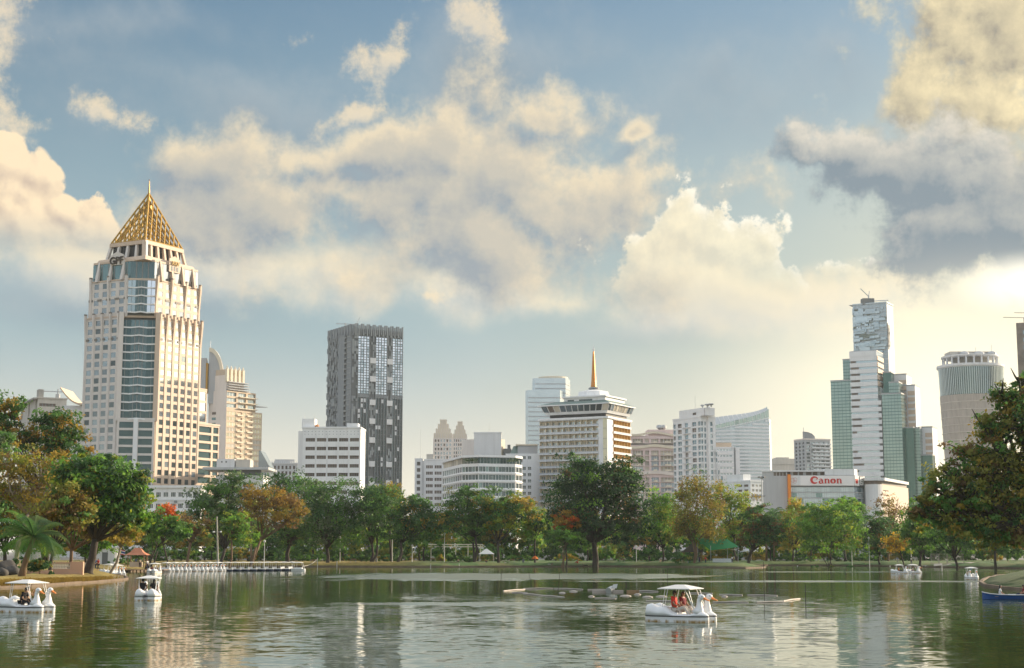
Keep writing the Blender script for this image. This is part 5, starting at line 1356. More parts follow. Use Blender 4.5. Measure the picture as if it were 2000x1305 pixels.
def round_tower():
    D = 960; cx = X_(1898, 790, D); t = thing('round_tower', 'round glass tower, ribbed above and veiled below, with an open colonnade on top', 'building', (cx, D, GROUND))
    z = lambda py: Z_(1898, py, D - 18) - GROUND
    r1 = (X_(1959, 740, D) - X_(1837, 740, D)) / 2; r0 = r1 * .90
    def rr(py): return r1 + (r0 - r1) * (py - 712) / (890 - 712)
    def ring(name, mat, pa, pb, da=0, db=0, seg=40): m = MB(); m.lathe((0, 0, 0), [(rr(pb) + db, z(pb)), (rr(pa) + da, z(pa))], seg); return m.build(name, mat, t, smooth=False)
    ring('ribbed_glass', 'glass_teal', 712, 769); m = MB(); m.lathe((0, 0, 0), [(r0 * .92, 0), (rr(890) , z(890)), (rr(769) + .2, z(769))], 40); m.build('veiled_wall', 'veil_mesh', t)
    for k in range(48):
        a = -math.pi * k / 47; ca, sa = math.cos(a), math.sin(a); m = MB()
        m.tube([((rr(769) + .3) * ca, (rr(769) + .3) * sa, z(769)), ((rr(713) + .3) * ca, (rr(713) + .3) * sa, z(713))], .32, 4); m.build('rib', 'glass_pale', t)
    for py in (783, 798, 813, 828, 843, 858, 873):
        m = MB(); m.lathe((0, 0, 0), [(rr(py) + .05, z(py + 1)), (rr(py) + .35, z(py + .7)), (rr(py) + .35, z(py - .7)), (rr(py) + .05, z(py - 1))], 40); m.build('floor_ring', 'concrete_pale', t)
    m = MB(); m.lathe((0, 0, 0), [(r1 + .3, z(715)), (r1 + .9, z(713)), (r1 + .9, z(708.5)), (r1 * .5, z(708.5))], 40); m.build('cornice', 'pale_wall', t)
    for k in range(24):
        a = -math.pi * k / 23; m = MB(); m.box((r1 * .94 * math.cos(a), r1 * .94 * math.sin(a), z(715)), (1.0, 1.0, .6), a); m.build('cornice_bracket', 'white_wall', t)
    zc = z(708.5); zr = z(694)
    for k in range(22):
        a = 2 * math.pi * k / 22; m = MB(); m.tube([(r1 * .84 * math.cos(a), r1 * .84 * math.sin(a), zc), (r1 * .84 * math.cos(a), r1 * .84 * math.sin(a), zr)], .6, 8); m.build('column', 'pale_wall', t)
    m = MB(); m.lathe((0, 0, 0), [(r1 * .55, zc), (r1 * .55, zr)], 24); m.build('inner_drum', 'concrete', t)
    m = MB(); m.lathe((0, 0, 0), [(r1 * .88, zr), (r1 * .9, zr + .6), (r1 * .9, z(690)), (r1 * .2, z(689))], 36); m.build('colonnade_roof', 'pale_wall', t)
    m = MB(); m.box((-2, -2, z(689.5)), (r1 * 1.3, 12, z(682.5) - z(689.5))); m.build('plant_room', 'concrete_pale', t)
    for x, s in ((-6, 3), (3, 3.5), (11, 3.0)):
        m = MB(); m.lathe((x, -9, z(689.5)), [(s, 0), (s, 1.0), (s * .6, 2.0), (.2, 2.4)], 12); m.build('roof_dome', 'steel', t)
    for x, py in ((13, 667), (3, 672), (-8, 680)):
        m = MB(); m.tube([(x, -3, z(684)), (x, -3, z(py))], .14, 5); m.build('aerial', 'steel', t)
P('veil_mesh', (0.42, 0.38, 0.34), 0.8, var=0.2, vscale=0.25, stretch=(3, 3, 0.4), grime=0.3)
round_tower()

def edge_tower():
    b = Bld('brown_tower', 'brown tower cut by the picture edge with cranes on its roof', 1987.5, 700, 800, -21)
    z1 = b.z(631); t = b.t; rn = random.Random(3)
    b.mass('wall', 'brown_clad', 0, 26, 0, 24, 0, z1)
    for k in range(30):
        z = z1 - 4 - k * 4
        if z < 4: break
        m = MB(); m.along(b.pt(3.2, 0), b.pt(9, 0), 0, .12, z - 2.2, z); m.build('window', 'glass_soft', t); m = MB(); m.along(b.pt(11, 0), b.pt(17, 0), 0, .12, z - 2.2, z); m.build('window', 'glass_soft', t)
    for x, h, w in ((6, 3.5, 11), (10, 6, 9)):
        m = MB(); m.tube([(x, 5, z1), (x, 5, z1 + h)], .25, 5); m.tube([(x + 4, 5, z1 + h), (x - w, 5, z1 + h + .3)], .16, 5); m.build('roof_crane', 'stone_dark', t)
P('brown_clad', (0.23, 0.19, 0.16), 0.7, var=0.35, vscale=0.2, stretch=(1, 1, 1))
edge_tower()

def ribbon(pts, wid, depth, mb, z=0.0):
    """flat brush stroke in the x-z plane, given thickness along y"""
    P_ = [Vector(p) for p in pts]; n = len(P_); Lr = []
    for k, p in enumerate(P_):
        d = (P_[min(k + 1, n - 1)] - P_[max(k - 1, 0)]).normalized(); nn = Vector((-d.y, d.x)); w = wid[k] / 2; Lr.append((p + nn * w, p - nn * w))
    for k in range(n - 1):
        a, b_ = Lr[k]; c, e = Lr[k + 1]
        mb.loft([[(q.x, 0, q.y) for q in (a, b_, e, c)], [(q.x, -depth, q.y) for q in (a, b_, e, c)]])
def arcp(cx, cy, rx, ry, a0, a1, n): return [(cx + rx * math.cos(math.radians(a0 + (a1 - a0) * k / n)), cy + ry * math.sin(math.radians(a0 + (a1 - a0) * k / n))) for k in range(n + 1)]

def sign_building():
    D = 600; b = Bld('camera_showroom', 'grey glass showroom carrying a white sign band with red lettering and an orange blade', 1543, 960, D, 0)
    t = b.t; x = lambda px: X_(px, 950, D) - b.C.x; z = b.z
    xl, xo, xr, xe = x(1490), x(1538), x(1668), x(1693)
    zt = z(927.5)
    # west blank wall with clerestory
    m = MB(); b.facade(m, (xl, 0), (xo, 0), 0, z(921), grid(x(1511) - xl, xo - xl - .3, 2, .92), [(z(929.5), z(922.5))], .5, ('blind_dark', 'frame_white'), kind='v1'); m.prism([(xl, .6), (xo, .6), (xo, 26), (xl + 6, 26)], 0, z(921) - .1); m.build('blank_wall', 'grey_wall', t)
    m = MB(); m.prism([(xo, 1.2), (x(1611), 1.2), (x(1611), 26), (xo, 26)], zt - .2, z(921.5)); m.build('clerestory', 'blind_dark', t)
    for k, px in enumerate((1548, 1561, 1573, 1588, 1601)):
        m = MB(); m.box((x(px), 1.1, zt - .1), (.5 if k % 2 else 1.1, .3, z(921.5) - zt)); m.build('clerestory_pier', 'grey_wall', t)
    m = MB(); m.prism([(xl - .4, -.3), (x(1612), -.3), (x(1612), 26), (xl + 5, 26)], z(921.4), z(918.6)); m.build('roof_edge', 'pale_wall', t)
    m = MB(); m.prism([(x(1612), .6), (x(1670), .6), (x(1681), 5), (x(1681), 26), (x(1612), 26)], zt - .1, z(916)); m.build('roof_house', 'pale_wall', t)
    m = MB(); m.box(((xo + x(1543.5)) / 2, -.6, 0), (x(1543.5) - xo, 2.0, z(927))); m.build('orange_blade', 'orange_panel', t)
    # glass front: pale bands, each floor its own panels
    W = [(x(1543.6), 0), (xr, 0), (xe, 5.5)]; fl = 10.7 * D / 3000
    for fi, (A, B) in enumerate(zip(W[:-1], W[1:])):
        A, B = Vector(A), Vector(B); n = 10 if fi == 0 else 3; d = (B - A) / n; rz = math.atan2(d.y, d.x)
        for r in range(6):
            z1 = z(951.5) - r * fl
            for k in range(n):
                p = A + d * k
                dark = (fi == 0 and k in (0, 1, 4, 5) and r in (1, 2)) or (fi == 1 and r in (0, 2))
                link('glass_panel', pane_mesh('v2', ('glass_teal' if dark and (k + r) % 2 else 'glass_pale', 'frame_grey')), t, (p.x, p.y, z1 - fl + .3), rz, (d.length * .985, 1, fl - .38))
            m = MB(); m.along(tuple(A), tuple(B), -.3, .2, z1 - fl - .08, z1 - fl + .26); m.build('floor_band', 'grey_wall', t)
    m = MB(); m.prism([(W[0][0], .3), (xr, .3), (xe - .3, 5.8), (xe - .3, 26), (W[0][0], 26)], 0, zt - .2); m.build('core', 'mid_grey', t)
    # sign band
    zs0, zs1 = z(948.6), z(929); m = MB(); m.along((W[0][0], 0), (xr, 0), -.3, .55, zs0, zs1); m.along((xr, 0), (xe, 5.5), -.3, .5, zs0, zs1); m.build('sign_band', 'sign_white', t)
    m = MB(); m.along((x(1544.5), 0), (x(1563), 0), .55, .68, zs0 + .2, zs1 - .2); m.build('emblem_panel', 'pale_wall', t)
    ex, ez = x(1551), (zs0 + zs1) / 2
    for k, (dx, dz, r) in enumerate(((-.6, .1, .75), (.35, .35, .7), (.2, -.5, .6))):
        m = MB(); ribbon(arcp(ex + dx, ez + dz, r, r, 0, 360, 20), [.09] * 21, .06, m); o = m.build('emblem_ring', 'emblem_pink', t, loc=(0, -.69, 0))
    # lettering
    h = z(931.4) - z(944.4); u = h  # cap height
    cxs = x(1583); ws = x(1647) - cxs; base = z(944.4)
    S = ws / 4.95
    def let(strokes, ox):
        m = MB()
        for pts, wid in strokes: ribbon([(ox + px * S, base + py * u) for px, py in pts], [w * S for w in wid], .18, m)
        m.build('sign_letter', 'red_sign', t, loc=(0, -.56, 0))
    xh = .70
    C_ = [(arcp(.62, .50, .50, .46, 48, 312, 22), [.10 + .26 * max(0, math.sin(math.radians(6.8 + 165 * k / 22))) ** 1.3 for k in range(23)]), ([(.97, .86), (1.02, .70), (.80, .58)], [.20, .17, .02])]
    def a_(): return [([(.14, xh - .10), (.30, xh - .03), (.46, xh - .06), (.56, xh - .2), (.58, .16), (.66, .03), (.80, .04)], [.10, .10, .14, .22, .22, .16, .04]), (arcp(.34, .20, .22, .19, 70, 330, 12), [.05 + .17 * math.sin(math.pi * k / 12) for k in range(13)]), ([(.38, .39), (.58, .46)], [.06, .05])]
    def n_(): return [([(.16, xh), (.16, 0)], [.23, .23]), ([(.0, xh - .03), (.16, xh - .03)], [.06, .06]), ([(.0, .025), (.32, .025)], [.05, .05]), ([(.22, xh - .20), (.36, xh - .05), (.52, xh - .05), (.62, xh - .18), (.63, .0)], [.05, .09, .13, .21, .23]), ([(.48, .025), (.80, .025)], [.05, .05])]
    o_ = [(arcp(.40, xh / 2, .28, xh / 2 - .05, 90, 450, 28), [.09 + .20 * abs(math.cos(math.radians(90 + 360 * k / 28))) for k in range(29)])]
    let(C_, cxs); let(a_(), cxs + 1.18 * S); let(n_(), cxs + 2.08 * S); let(o_, cxs + 2.98 * S); let(n_(), cxs + 3.92 * S)
    A, B = Vector((xr, 0)), Vector((xe, 5.5)); d = (B - A).normalized()
    m = MB(); m.along(A + d * .4, A + d * 2.2, .5, .6, zs0 + .9, zs1 - 1.3); m.build('red_plate', 'red_sign', t)
    m = MB(); m.along(A + d * 3.4, A + d * 6.6, .5, .65, zs0 - .1, zs1 - .1); m.build('dark_sign', 'dark_grey', t); m = MB(); m.along(A + d * 3.7, A + d * 6.3, .65, .7, zs0 + .3, zs1 - .5); m.build('dark_sign_face', 'sign_white', t)
    for k in range(3): m = MB(); m.along(A + d * (4.1 + .3 * k), A + d * (5.0 + .4 * k), .7, .74, zs0 + .7 + k * .9, zs0 + 1.1 + k * .9); m.build('dark_sign_stroke', 'dark_grey', t)
    # east wing: pale drum wall then a sunlit side with slit windows
    xa, xb = x(1693.5), x(1727); ze = z(938.5)
    n = 6; pr = [(xa + (xb - xa) * k / n, 3.0 - 2.2 * math.sin(math.pi * k / n)) for k in range(n + 1)]
    m = MB(); m.prism(pr + [(xb, 26), (xa, 26)], 0, ze - 1.4); m.build('drum_wall', 'pale_wall', t)
    m = MB(); m.prism([(q[0], q[1] + .8) for q in pr] + [(xb, 26), (xa, 26)], ze - 1.4, ze); m.build('clerestory', 'blind_dark', t)
    e1 = (X_(1774, 960, 640) - b.C.x, 40); m = MB(); s = MB()
    b.facade(s, (xb, 3), e1, 0, ze - 1.4, [(1.0, 9.5)], [(z(958 + 9.2 * k), z(956.2 + 9.2 * k)) for k in range(6)], .4, ('blind_dark', 'frame_grey'), name='slit_window'); s.build('sunlit_wall', 'stone_beige', t)
    m.prism([(xa - .5, 1.0), (xb + .4, .4), (e1[0] + .3, 40), (xa, 40)], ze, ze + 1.1); m.build('wing_roof', 'pale_wall', t)
    m = MB(); m.prism([(xb - .3, 3.4), (e1[0] - .6, 40), (xa, 40)], 0, ze - .05); m.build('wing_core', 'stone_dark', t)
    # floodlight mast in front of the blank wall
    tm = thing('floodlight_mast', 'tall slim floodlight mast with a ring of lamps before the blank showroom wall', 'lamp post', (X_(1489, 1000, 540), 540, GROUND))
    zt = Z_(1489, 934, 540) - GROUND; m = MB(); m.tube([(0, 0, 0), (0, 0, zt)], [.28, .16], 8); m.build('mast', 'steel', tm)
    for k in range(8):
        a = k * math.pi / 4; m = MB(); m.tube([(0, 0, zt - .3), (.9 * math.cos(a), .9 * math.sin(a), zt + .3), (1.35 * math.cos(a), 1.35 * math.sin(a), zt + .35)], [.08, .1, .32], 6); m.build('lamp_head', 'dark_grey', tm)
P('emblem_pink', (0.55, 0.25, 0.22), 0.5, var=0.0)
sign_building()
# ------------------------------------------------------------------ trees
P('leaf', (0.08, 0.12, 0.03), 0.55, var=0.0, trans=0.5, attr='leafcol', spec=0.35)
P('bark_dark', (0.055, 0.045, 0.035), 0.9, var=0.35, vscale=1.5, bump=0.5, bscale=3)
P('bark_brown', (0.17, 0.11, 0.065), 0.9, var=0.35, vscale=1.5, bump=0.5, bscale=3)
P('bark_grey', (0.26, 0.22, 0.17), 0.9, var=0.3, vscale=1.5, bump=0.5, bscale=3)
DEEP, GREEN, FRESH, LIME, OLIVE, GOLD, AMBER, FLAME, BROWN, PALE = (.062, .140, .044), (.108, .232, .048), (.170, .335, .042), (.30, .36, .040), (.245, .245, .046), (.36, .26, .042), (.38, .235, .035), (.62, .14, .02), (.185, .115, .042), (.19, .25, .13)

def leaves_mesh(name, blobs, n, size, pal, seed, clump=0.30, shell=0.55, flat=0.6, droop=0.0, per=46):
    """leaf faces gathered in clumps that fill the given ellipsoids; one colour tone per clump with jitter per leaf"""
    r = np.random.default_rng(seed)
    vol = np.array([b[1][0] * b[1][1] * b[1][2] for b in blobs]) ** (2 / 3); vol = vol / vol.sum()
    cen, nor, cc = [], [], []
    wts = np.array([p[0] for p in pal], float); wts /= wts.sum(); cols = np.array([p[1] for p in pal])
    for (c, rad), w in zip(blobs, vol):
        nl = max(60, int(n * w)); nc = max(4, nl // per)
        d = r.normal(size=(nc, 3)); d /= np.linalg.norm(d, axis=1)[:, None]
        d[:, 2] = np.where(d[:, 2] < -0.75, -d[:, 2] * 0.6, d[:, 2])
        rr = shell + (1.05 - shell) * r.random(nc) ** 0.6
        rr *= 1 + 0.24 * r.normal(size=nc)
        cp = np.array(c) + d * rr[:, None] * np.array(rad)
        k = r.integers(0, nc, nl)
        cr = clump * min(rad[0], rad[2]) * (0.6 + 0.8 * r.random(nc))
        off = r.normal(size=(nl, 3)); off[:, 2] *= flat
        p = cp[k] + off * cr[k][:, None] * 0.62
        if droop: p[:, 2] -= droop * r.random(nl) ** 2 * rad[2]
        nn = d[k] * 0.7 + r.normal(size=(nl, 3)) * 0.55 + np.array((0, 0, 0.35))
        ci = r.choice(len(pal), nc, p=wts)[k]
        ck = (0.75 + 0.5 * r.random(nc))[k]
        colr = cols[ci] * (ck * (0.8 + 0.4 * r.random(nl)))[:, None]
        cen.append(p); nor.append(nn); cc.append(colr)
    p = np.concatenate(cen); nn = np.concatenate(nor); cc = np.concatenate(cc); m = len(p)
    nn /= np.linalg.norm(nn, axis=1)[:, None]
    a = np.cross(nn, r.normal(size=(m, 3))); a /= np.linalg.norm(a, axis=1)[:, None] + 1e-9; b = np.cross(nn, a)
    s = size * (0.5 + 1.1 * r.random(m) ** 1.5)[:, None]
    q = np.stack([p - a * s * 0.75, p - b * s * 0.42 + nn * s * .12, p + a * s * 0.75, p + b * s * 0.42 - nn * s * .1], 1).reshape(-1, 3)
    me = bpy.data.meshes.new(name); me.vertices.add(4 * m); me.vertices.foreach_set('co', q.ravel())
    me.loops.add(4 * m); me.loops.foreach_set('vertex_index', np.arange(4 * m)); me.polygons.add(m)
    me.polygons.foreach_set('loop_start', np.arange(m) * 4); me.polygons.foreach_set('loop_total', np.full(m, 4)); me.update()
    at_ = me.attributes.new('leafcol', 'FLOAT_COLOR', 'POINT'); at_.data.foreach_set('color', np.repeat(np.concatenate([cc, np.ones((m, 1))], 1), 4, 0).ravel())
    me.materials.append(MATS['leaf']); return me

def trunk_mb(base_r, fork, tips, seed, lean=(0, 0), twigs=0, twig_len=2.0, stems=1, spread=0.0):
    """tapered trunk from the origin to the fork and limbs on to the tips"""
    rn = random.Random(seed); m = MB(); f = Vector(fork)
    starts = []
    for s in range(stems):
        ff = f + Vector((rn.uniform(-1, 1) * spread, rn.uniform(-.5, .5) * spread, rn.uniform(-.2, .2) * f.z)); b0 = Vector((rn.uniform(-1, 1) * spread * .25, rn.uniform(-1, 1) * spread * .2, -0.6))
        mid = b0.lerp(ff, .5) + Vector((rn.uniform(-.12, .12) * f.z, 0, 0)); k = base_r / math.sqrt(stems)
        m.tube([b0 + Vector((0, 0, -.2)), b0 + Vector((0, 0, .75)), mid, ff], [k * 1.7, k * 1.05, k * .85, k * .72], 8); starts.append((ff, k * .72))
    for i, t in enumerate(tips):
        t = Vector(t); ff, k = min(starts, key=lambda q: (q[0] - t).length + rn.random())
        L = (t - ff).length; md = ff.lerp(t, .45) + Vector((rn.uniform(-.1, .1), rn.uniform(-.1, .1), -.06)) * L
        m.tube([ff - Vector((0, 0, .3)), md, t], [k * .62, k * .42, k * .14], 6)
        for j in range(3 + twigs):
            s = rn.uniform(.3, 1.0); q = ff.lerp(md, s * 2) if s < .5 else md.lerp(t, s * 2 - 1)
            e = q + Vector((rn.uniform(-1, 1), rn.uniform(-1, 1), rn.uniform(-.1, 1.0))).normalized() * twig_len * rn.uniform(.6, 1.5)
            m.tube([q, q.lerp(e, .5) + Vector((0, 0, rn.uniform(-.15, .15) * twig_len)), e], [k * .24, k * .15, k * .05], 5)
    return m

def tree(name, label, px, py, D, blobs, pal, n=6000, size=0.42, fork=None, r=0.35, bark='bark_dark', seed=1, zbase=None, group=None, twigs=0, twig_len=2.0, stems=1, spread=0.0, tips=True, **kw):
    """crown given by ellipses (column, row, half-width, half-height[, extra depth]) in the photograph, rebuilt at the tree's own distance"""
    X = X_(px, py, D); z0 = ground_at(X, D) if zbase is None else zbase
    t = thing(name, label, 'tree', (X, D, z0), 0, group); s = D / F; rn = random.Random(seed); bl = []
    for q in blobs:
        dy = q[4] if len(q) > 4 else rn.uniform(-.35, .35) * q[2] * s
        c = at(q[0], q[1], D + dy) - Vector((X, D, z0)); bl.append((tuple(c), (q[2] * s * 1.08, (q[2] + q[3]) * .55 * s, q[3] * s * 1.12)))
    if fork is None:
        zc = min(b[0][2] - b[1][2] * .3 for b in bl); fk = Vector((sum(b[0][0] for b in bl) / len(bl) * .35, 0, max(1.2, zc * .75)))
    else: fk = at(fork[0], fork[1], D) - Vector((X, D, z0))
    tp = []
    for c, rad in bl:
        tp.append(Vector(c) + Vector((0, 0, rad[2] * .2)))
        for j in range(2): tp.append(Vector(c) + Vector((rn.uniform(-.7, .7) * rad[0], rn.uniform(-.6, .6) * rad[1], rn.uniform(0, .6) * rad[2])))
    trunk_mb(r, fk, tp if tips else [], seed, twigs=twigs, twig_len=twig_len, stems=stems, spread=spread).build('trunk', bark, t, smooth=True)
    link('crown', leaves_mesh('crown', bl, int(n * 1.3), size, pal, seed, **kw), t)
    return t

def make_trees():
    # --- west bank, nearest
    tree('rain_tree', 'spreading green rain tree with thick dark trunk on the near west bank', 172, 1118, 204, [(205, 945, 62, 42), (150, 930, 45, 34), (248, 985, 42, 42), (215, 1000, 60, 34), (190, 915, 45, 24), (262, 950, 26, 28), (130, 950, 30, 26), (275, 1010, 20, 24)],
         [(4, DEEP), (5, GREEN), (2.5, FRESH), (1.5, LIME), (.6, GOLD)], 15000, .34, (186, 1062), .62, seed=11, shell=.35, clump=.34)
    tree('leaning_tree', 'slim leaning tree with thin olive crown between the palm and the rain tree', 97, 1116, 198, [(125, 985, 48, 34), (100, 1010, 34, 30), (155, 1010, 34, 28)], [(4, OLIVE), (2, GOLD), (2, BROWN), (1, GREEN)], 4200, .30, (106, 1068), .26, 'bark_dark', seed=12, shell=.3, twigs=3, twig_len=1.4)
    tree('feathery_tree', 'feathery straw-coloured tree with bare twigs behind the palm', 30, 1105, 225, [(35, 910, 42, 36), (85, 920, 38, 44), (20, 960, 40, 36), (70, 970, 46, 34), (-20, 930, 40, 50), (130, 930, 18, 40)], [(4, OLIVE), (4, GOLD), (2, LIME), (1, BROWN)], 7500, .26, (55, 1010), .35, 'bark_grey', seed=13, shell=.25, twigs=6, twig_len=2.4, clump=.24)
    tree('flowering_tree', 'tall dark tree dotted with orange seed pods at the western edge', 90, 1100, 275, [(20, 805, 36, 24), (105, 830, 48, 30), (140, 862, 34, 40), (70, 865, 55, 28), (15, 850, 36, 30), (115, 885, 40, 20), (-25, 820, 40, 50)], [(6, DEEP), (4, GREEN), (2.6, AMBER), (1.4, GOLD)], 11000, .40, (85, 985), .55, seed=14, shell=.35)
    tree('pale_tree', 'pale green tree half hidden at the western edge below the orange-podded one', -14, 1105, 250, [(0, 870, 28, 26), (-20, 900, 40, 40)], [(3, PALE), (3, GREEN), (1, FRESH)], 3200, .36, seed=15)
    tree('edge_tree', 'dense green tree rising behind the boulders at the western edge', 8, 1105, 262, [(10, 985, 44, 40), (-20, 1020, 40, 50), (45, 1020, 40, 36), (20, 1050, 50, 30)], [(4, GREEN), (3, OLIVE), (2, DEEP), (1, GOLD)], 6500, .36, None, .4, seed=24)
    tree('hollow_tree', 'yellow-green tree filling the gap behind the leaning olive tree', 90, 1102, 268, [(90, 1000, 46, 40), (130, 1040, 36, 36), (70, 1050, 40, 30)], [(4, OLIVE), (3, LIME), (3, GREEN), (2, GOLD)], 6500, .36, None, .4, seed=25)
    tree('garden_tree', 'bushy green tree behind the pink balustrade', 165, 1103, 262, [(170, 1050, 34, 26), (200, 1065, 26, 20), (140, 1065, 30, 22)], [(4, GREEN), (3, FRESH), (1, GOLD)], 5000, .32, None, .3, seed=26)
    tree('olive_tree', 'olive-brown bushy tree behind the rain tree trunk', 135, 1100, 215, [(120, 1020, 36, 30), (160, 985, 36, 30), (185, 1035, 30, 22)], [(4, OLIVE), (3, BROWN), (2, GOLD), (1, GREEN)], 5000, .30, (140, 1070), .3, 'bark_brown', seed=16, shell=.3)
    tree('yellow_tree', 'small yellow-leaved tree leaning by the boat landing', 216, 1104, 235, [(232, 1045, 34, 20), (205, 1040, 26, 22), (258, 1040, 22, 18)], [(5, GOLD), (3, LIME), (1, OLIVE)], 3200, .28, (236, 1075), .22, 'bark_grey', seed=17, shell=.25, twigs=3, twig_len=1.2)
    # --- behind the landing
    tree('flame_tree', 'green tree with flame-orange blossom on top behind the boat landing', 287, 1096, 300, [(300, 1020, 30, 22), (340, 1035, 26, 24), (352, 1050, 18, 20), (285, 1040, 30, 22)], [(4, GREEN), (3, FRESH), (1, DEEP)], 4200, .36, (300, 1072), .35, seed=18, stems=4, spread=1.6, shell=.35)
    tree('blossom_tree', 'orange blossoming crown beside the flame tree', 322, 1097, 306, [(322, 1003, 22, 18), (312, 1012, 14, 12), (338, 1012, 14, 12)], [(6, FLAME), (2, AMBER), (1, GREEN)], 1700, .34, (318, 1060), .2, seed=19, shell=.3)
    tree('bare_tree', 'brown nearly leafless tree leaning over the moored swan boats', 357, 1097, 318, [(378, 1030, 30, 20), (360, 1020, 22, 20), (398, 1022, 20, 16)], [(5, BROWN), (2, GOLD), (1, OLIVE)], 1300, .28, (372, 1066), .36, 'bark_brown', seed=20, twigs=8, twig_len=2.2, shell=.2)
    tree('slender_tree', 'slender fresh-green tree standing behind the moored boats', 444, 1097, 322, [(462, 1012, 24, 14), (470, 1045, 22, 22), (448, 1030, 16, 20)], [(4, FRESH), (3, LIME), (2, GREEN)], 2600, .34, (452, 1055), .26, 'bark_brown', seed=21, shell=.3)
    tree('broad_tree', 'broad pale-topped dark green tree behind the slender one', 435, 1094, 365, [(420, 975, 44, 30), (455, 950, 40, 24), (400, 1000, 34, 30), (440, 1020, 48, 30), (470, 990, 30, 30)], [(4, GREEN), (3, DEEP), (3, PALE)], 8500, .42, (440, 1060), .5, seed=22)
    tree('golden_tree', 'wide golden-brown tree with visible branches behind the blue boats', 488, 1096, 342, [(520, 975, 48, 26), (560, 990, 38, 24), (500, 1000, 36, 26), (545, 1015, 44, 20), (585, 1005, 18, 18), (490, 965, 26, 20)], [(5, AMBER), (4, GOLD), (4, BROWN), (2, OLIVE)], 7000, .30, (500, 1062), .55, 'bark_brown', seed=23, twigs=8, twig_len=2.6, shell=.25, stems=3, spread=1.2)
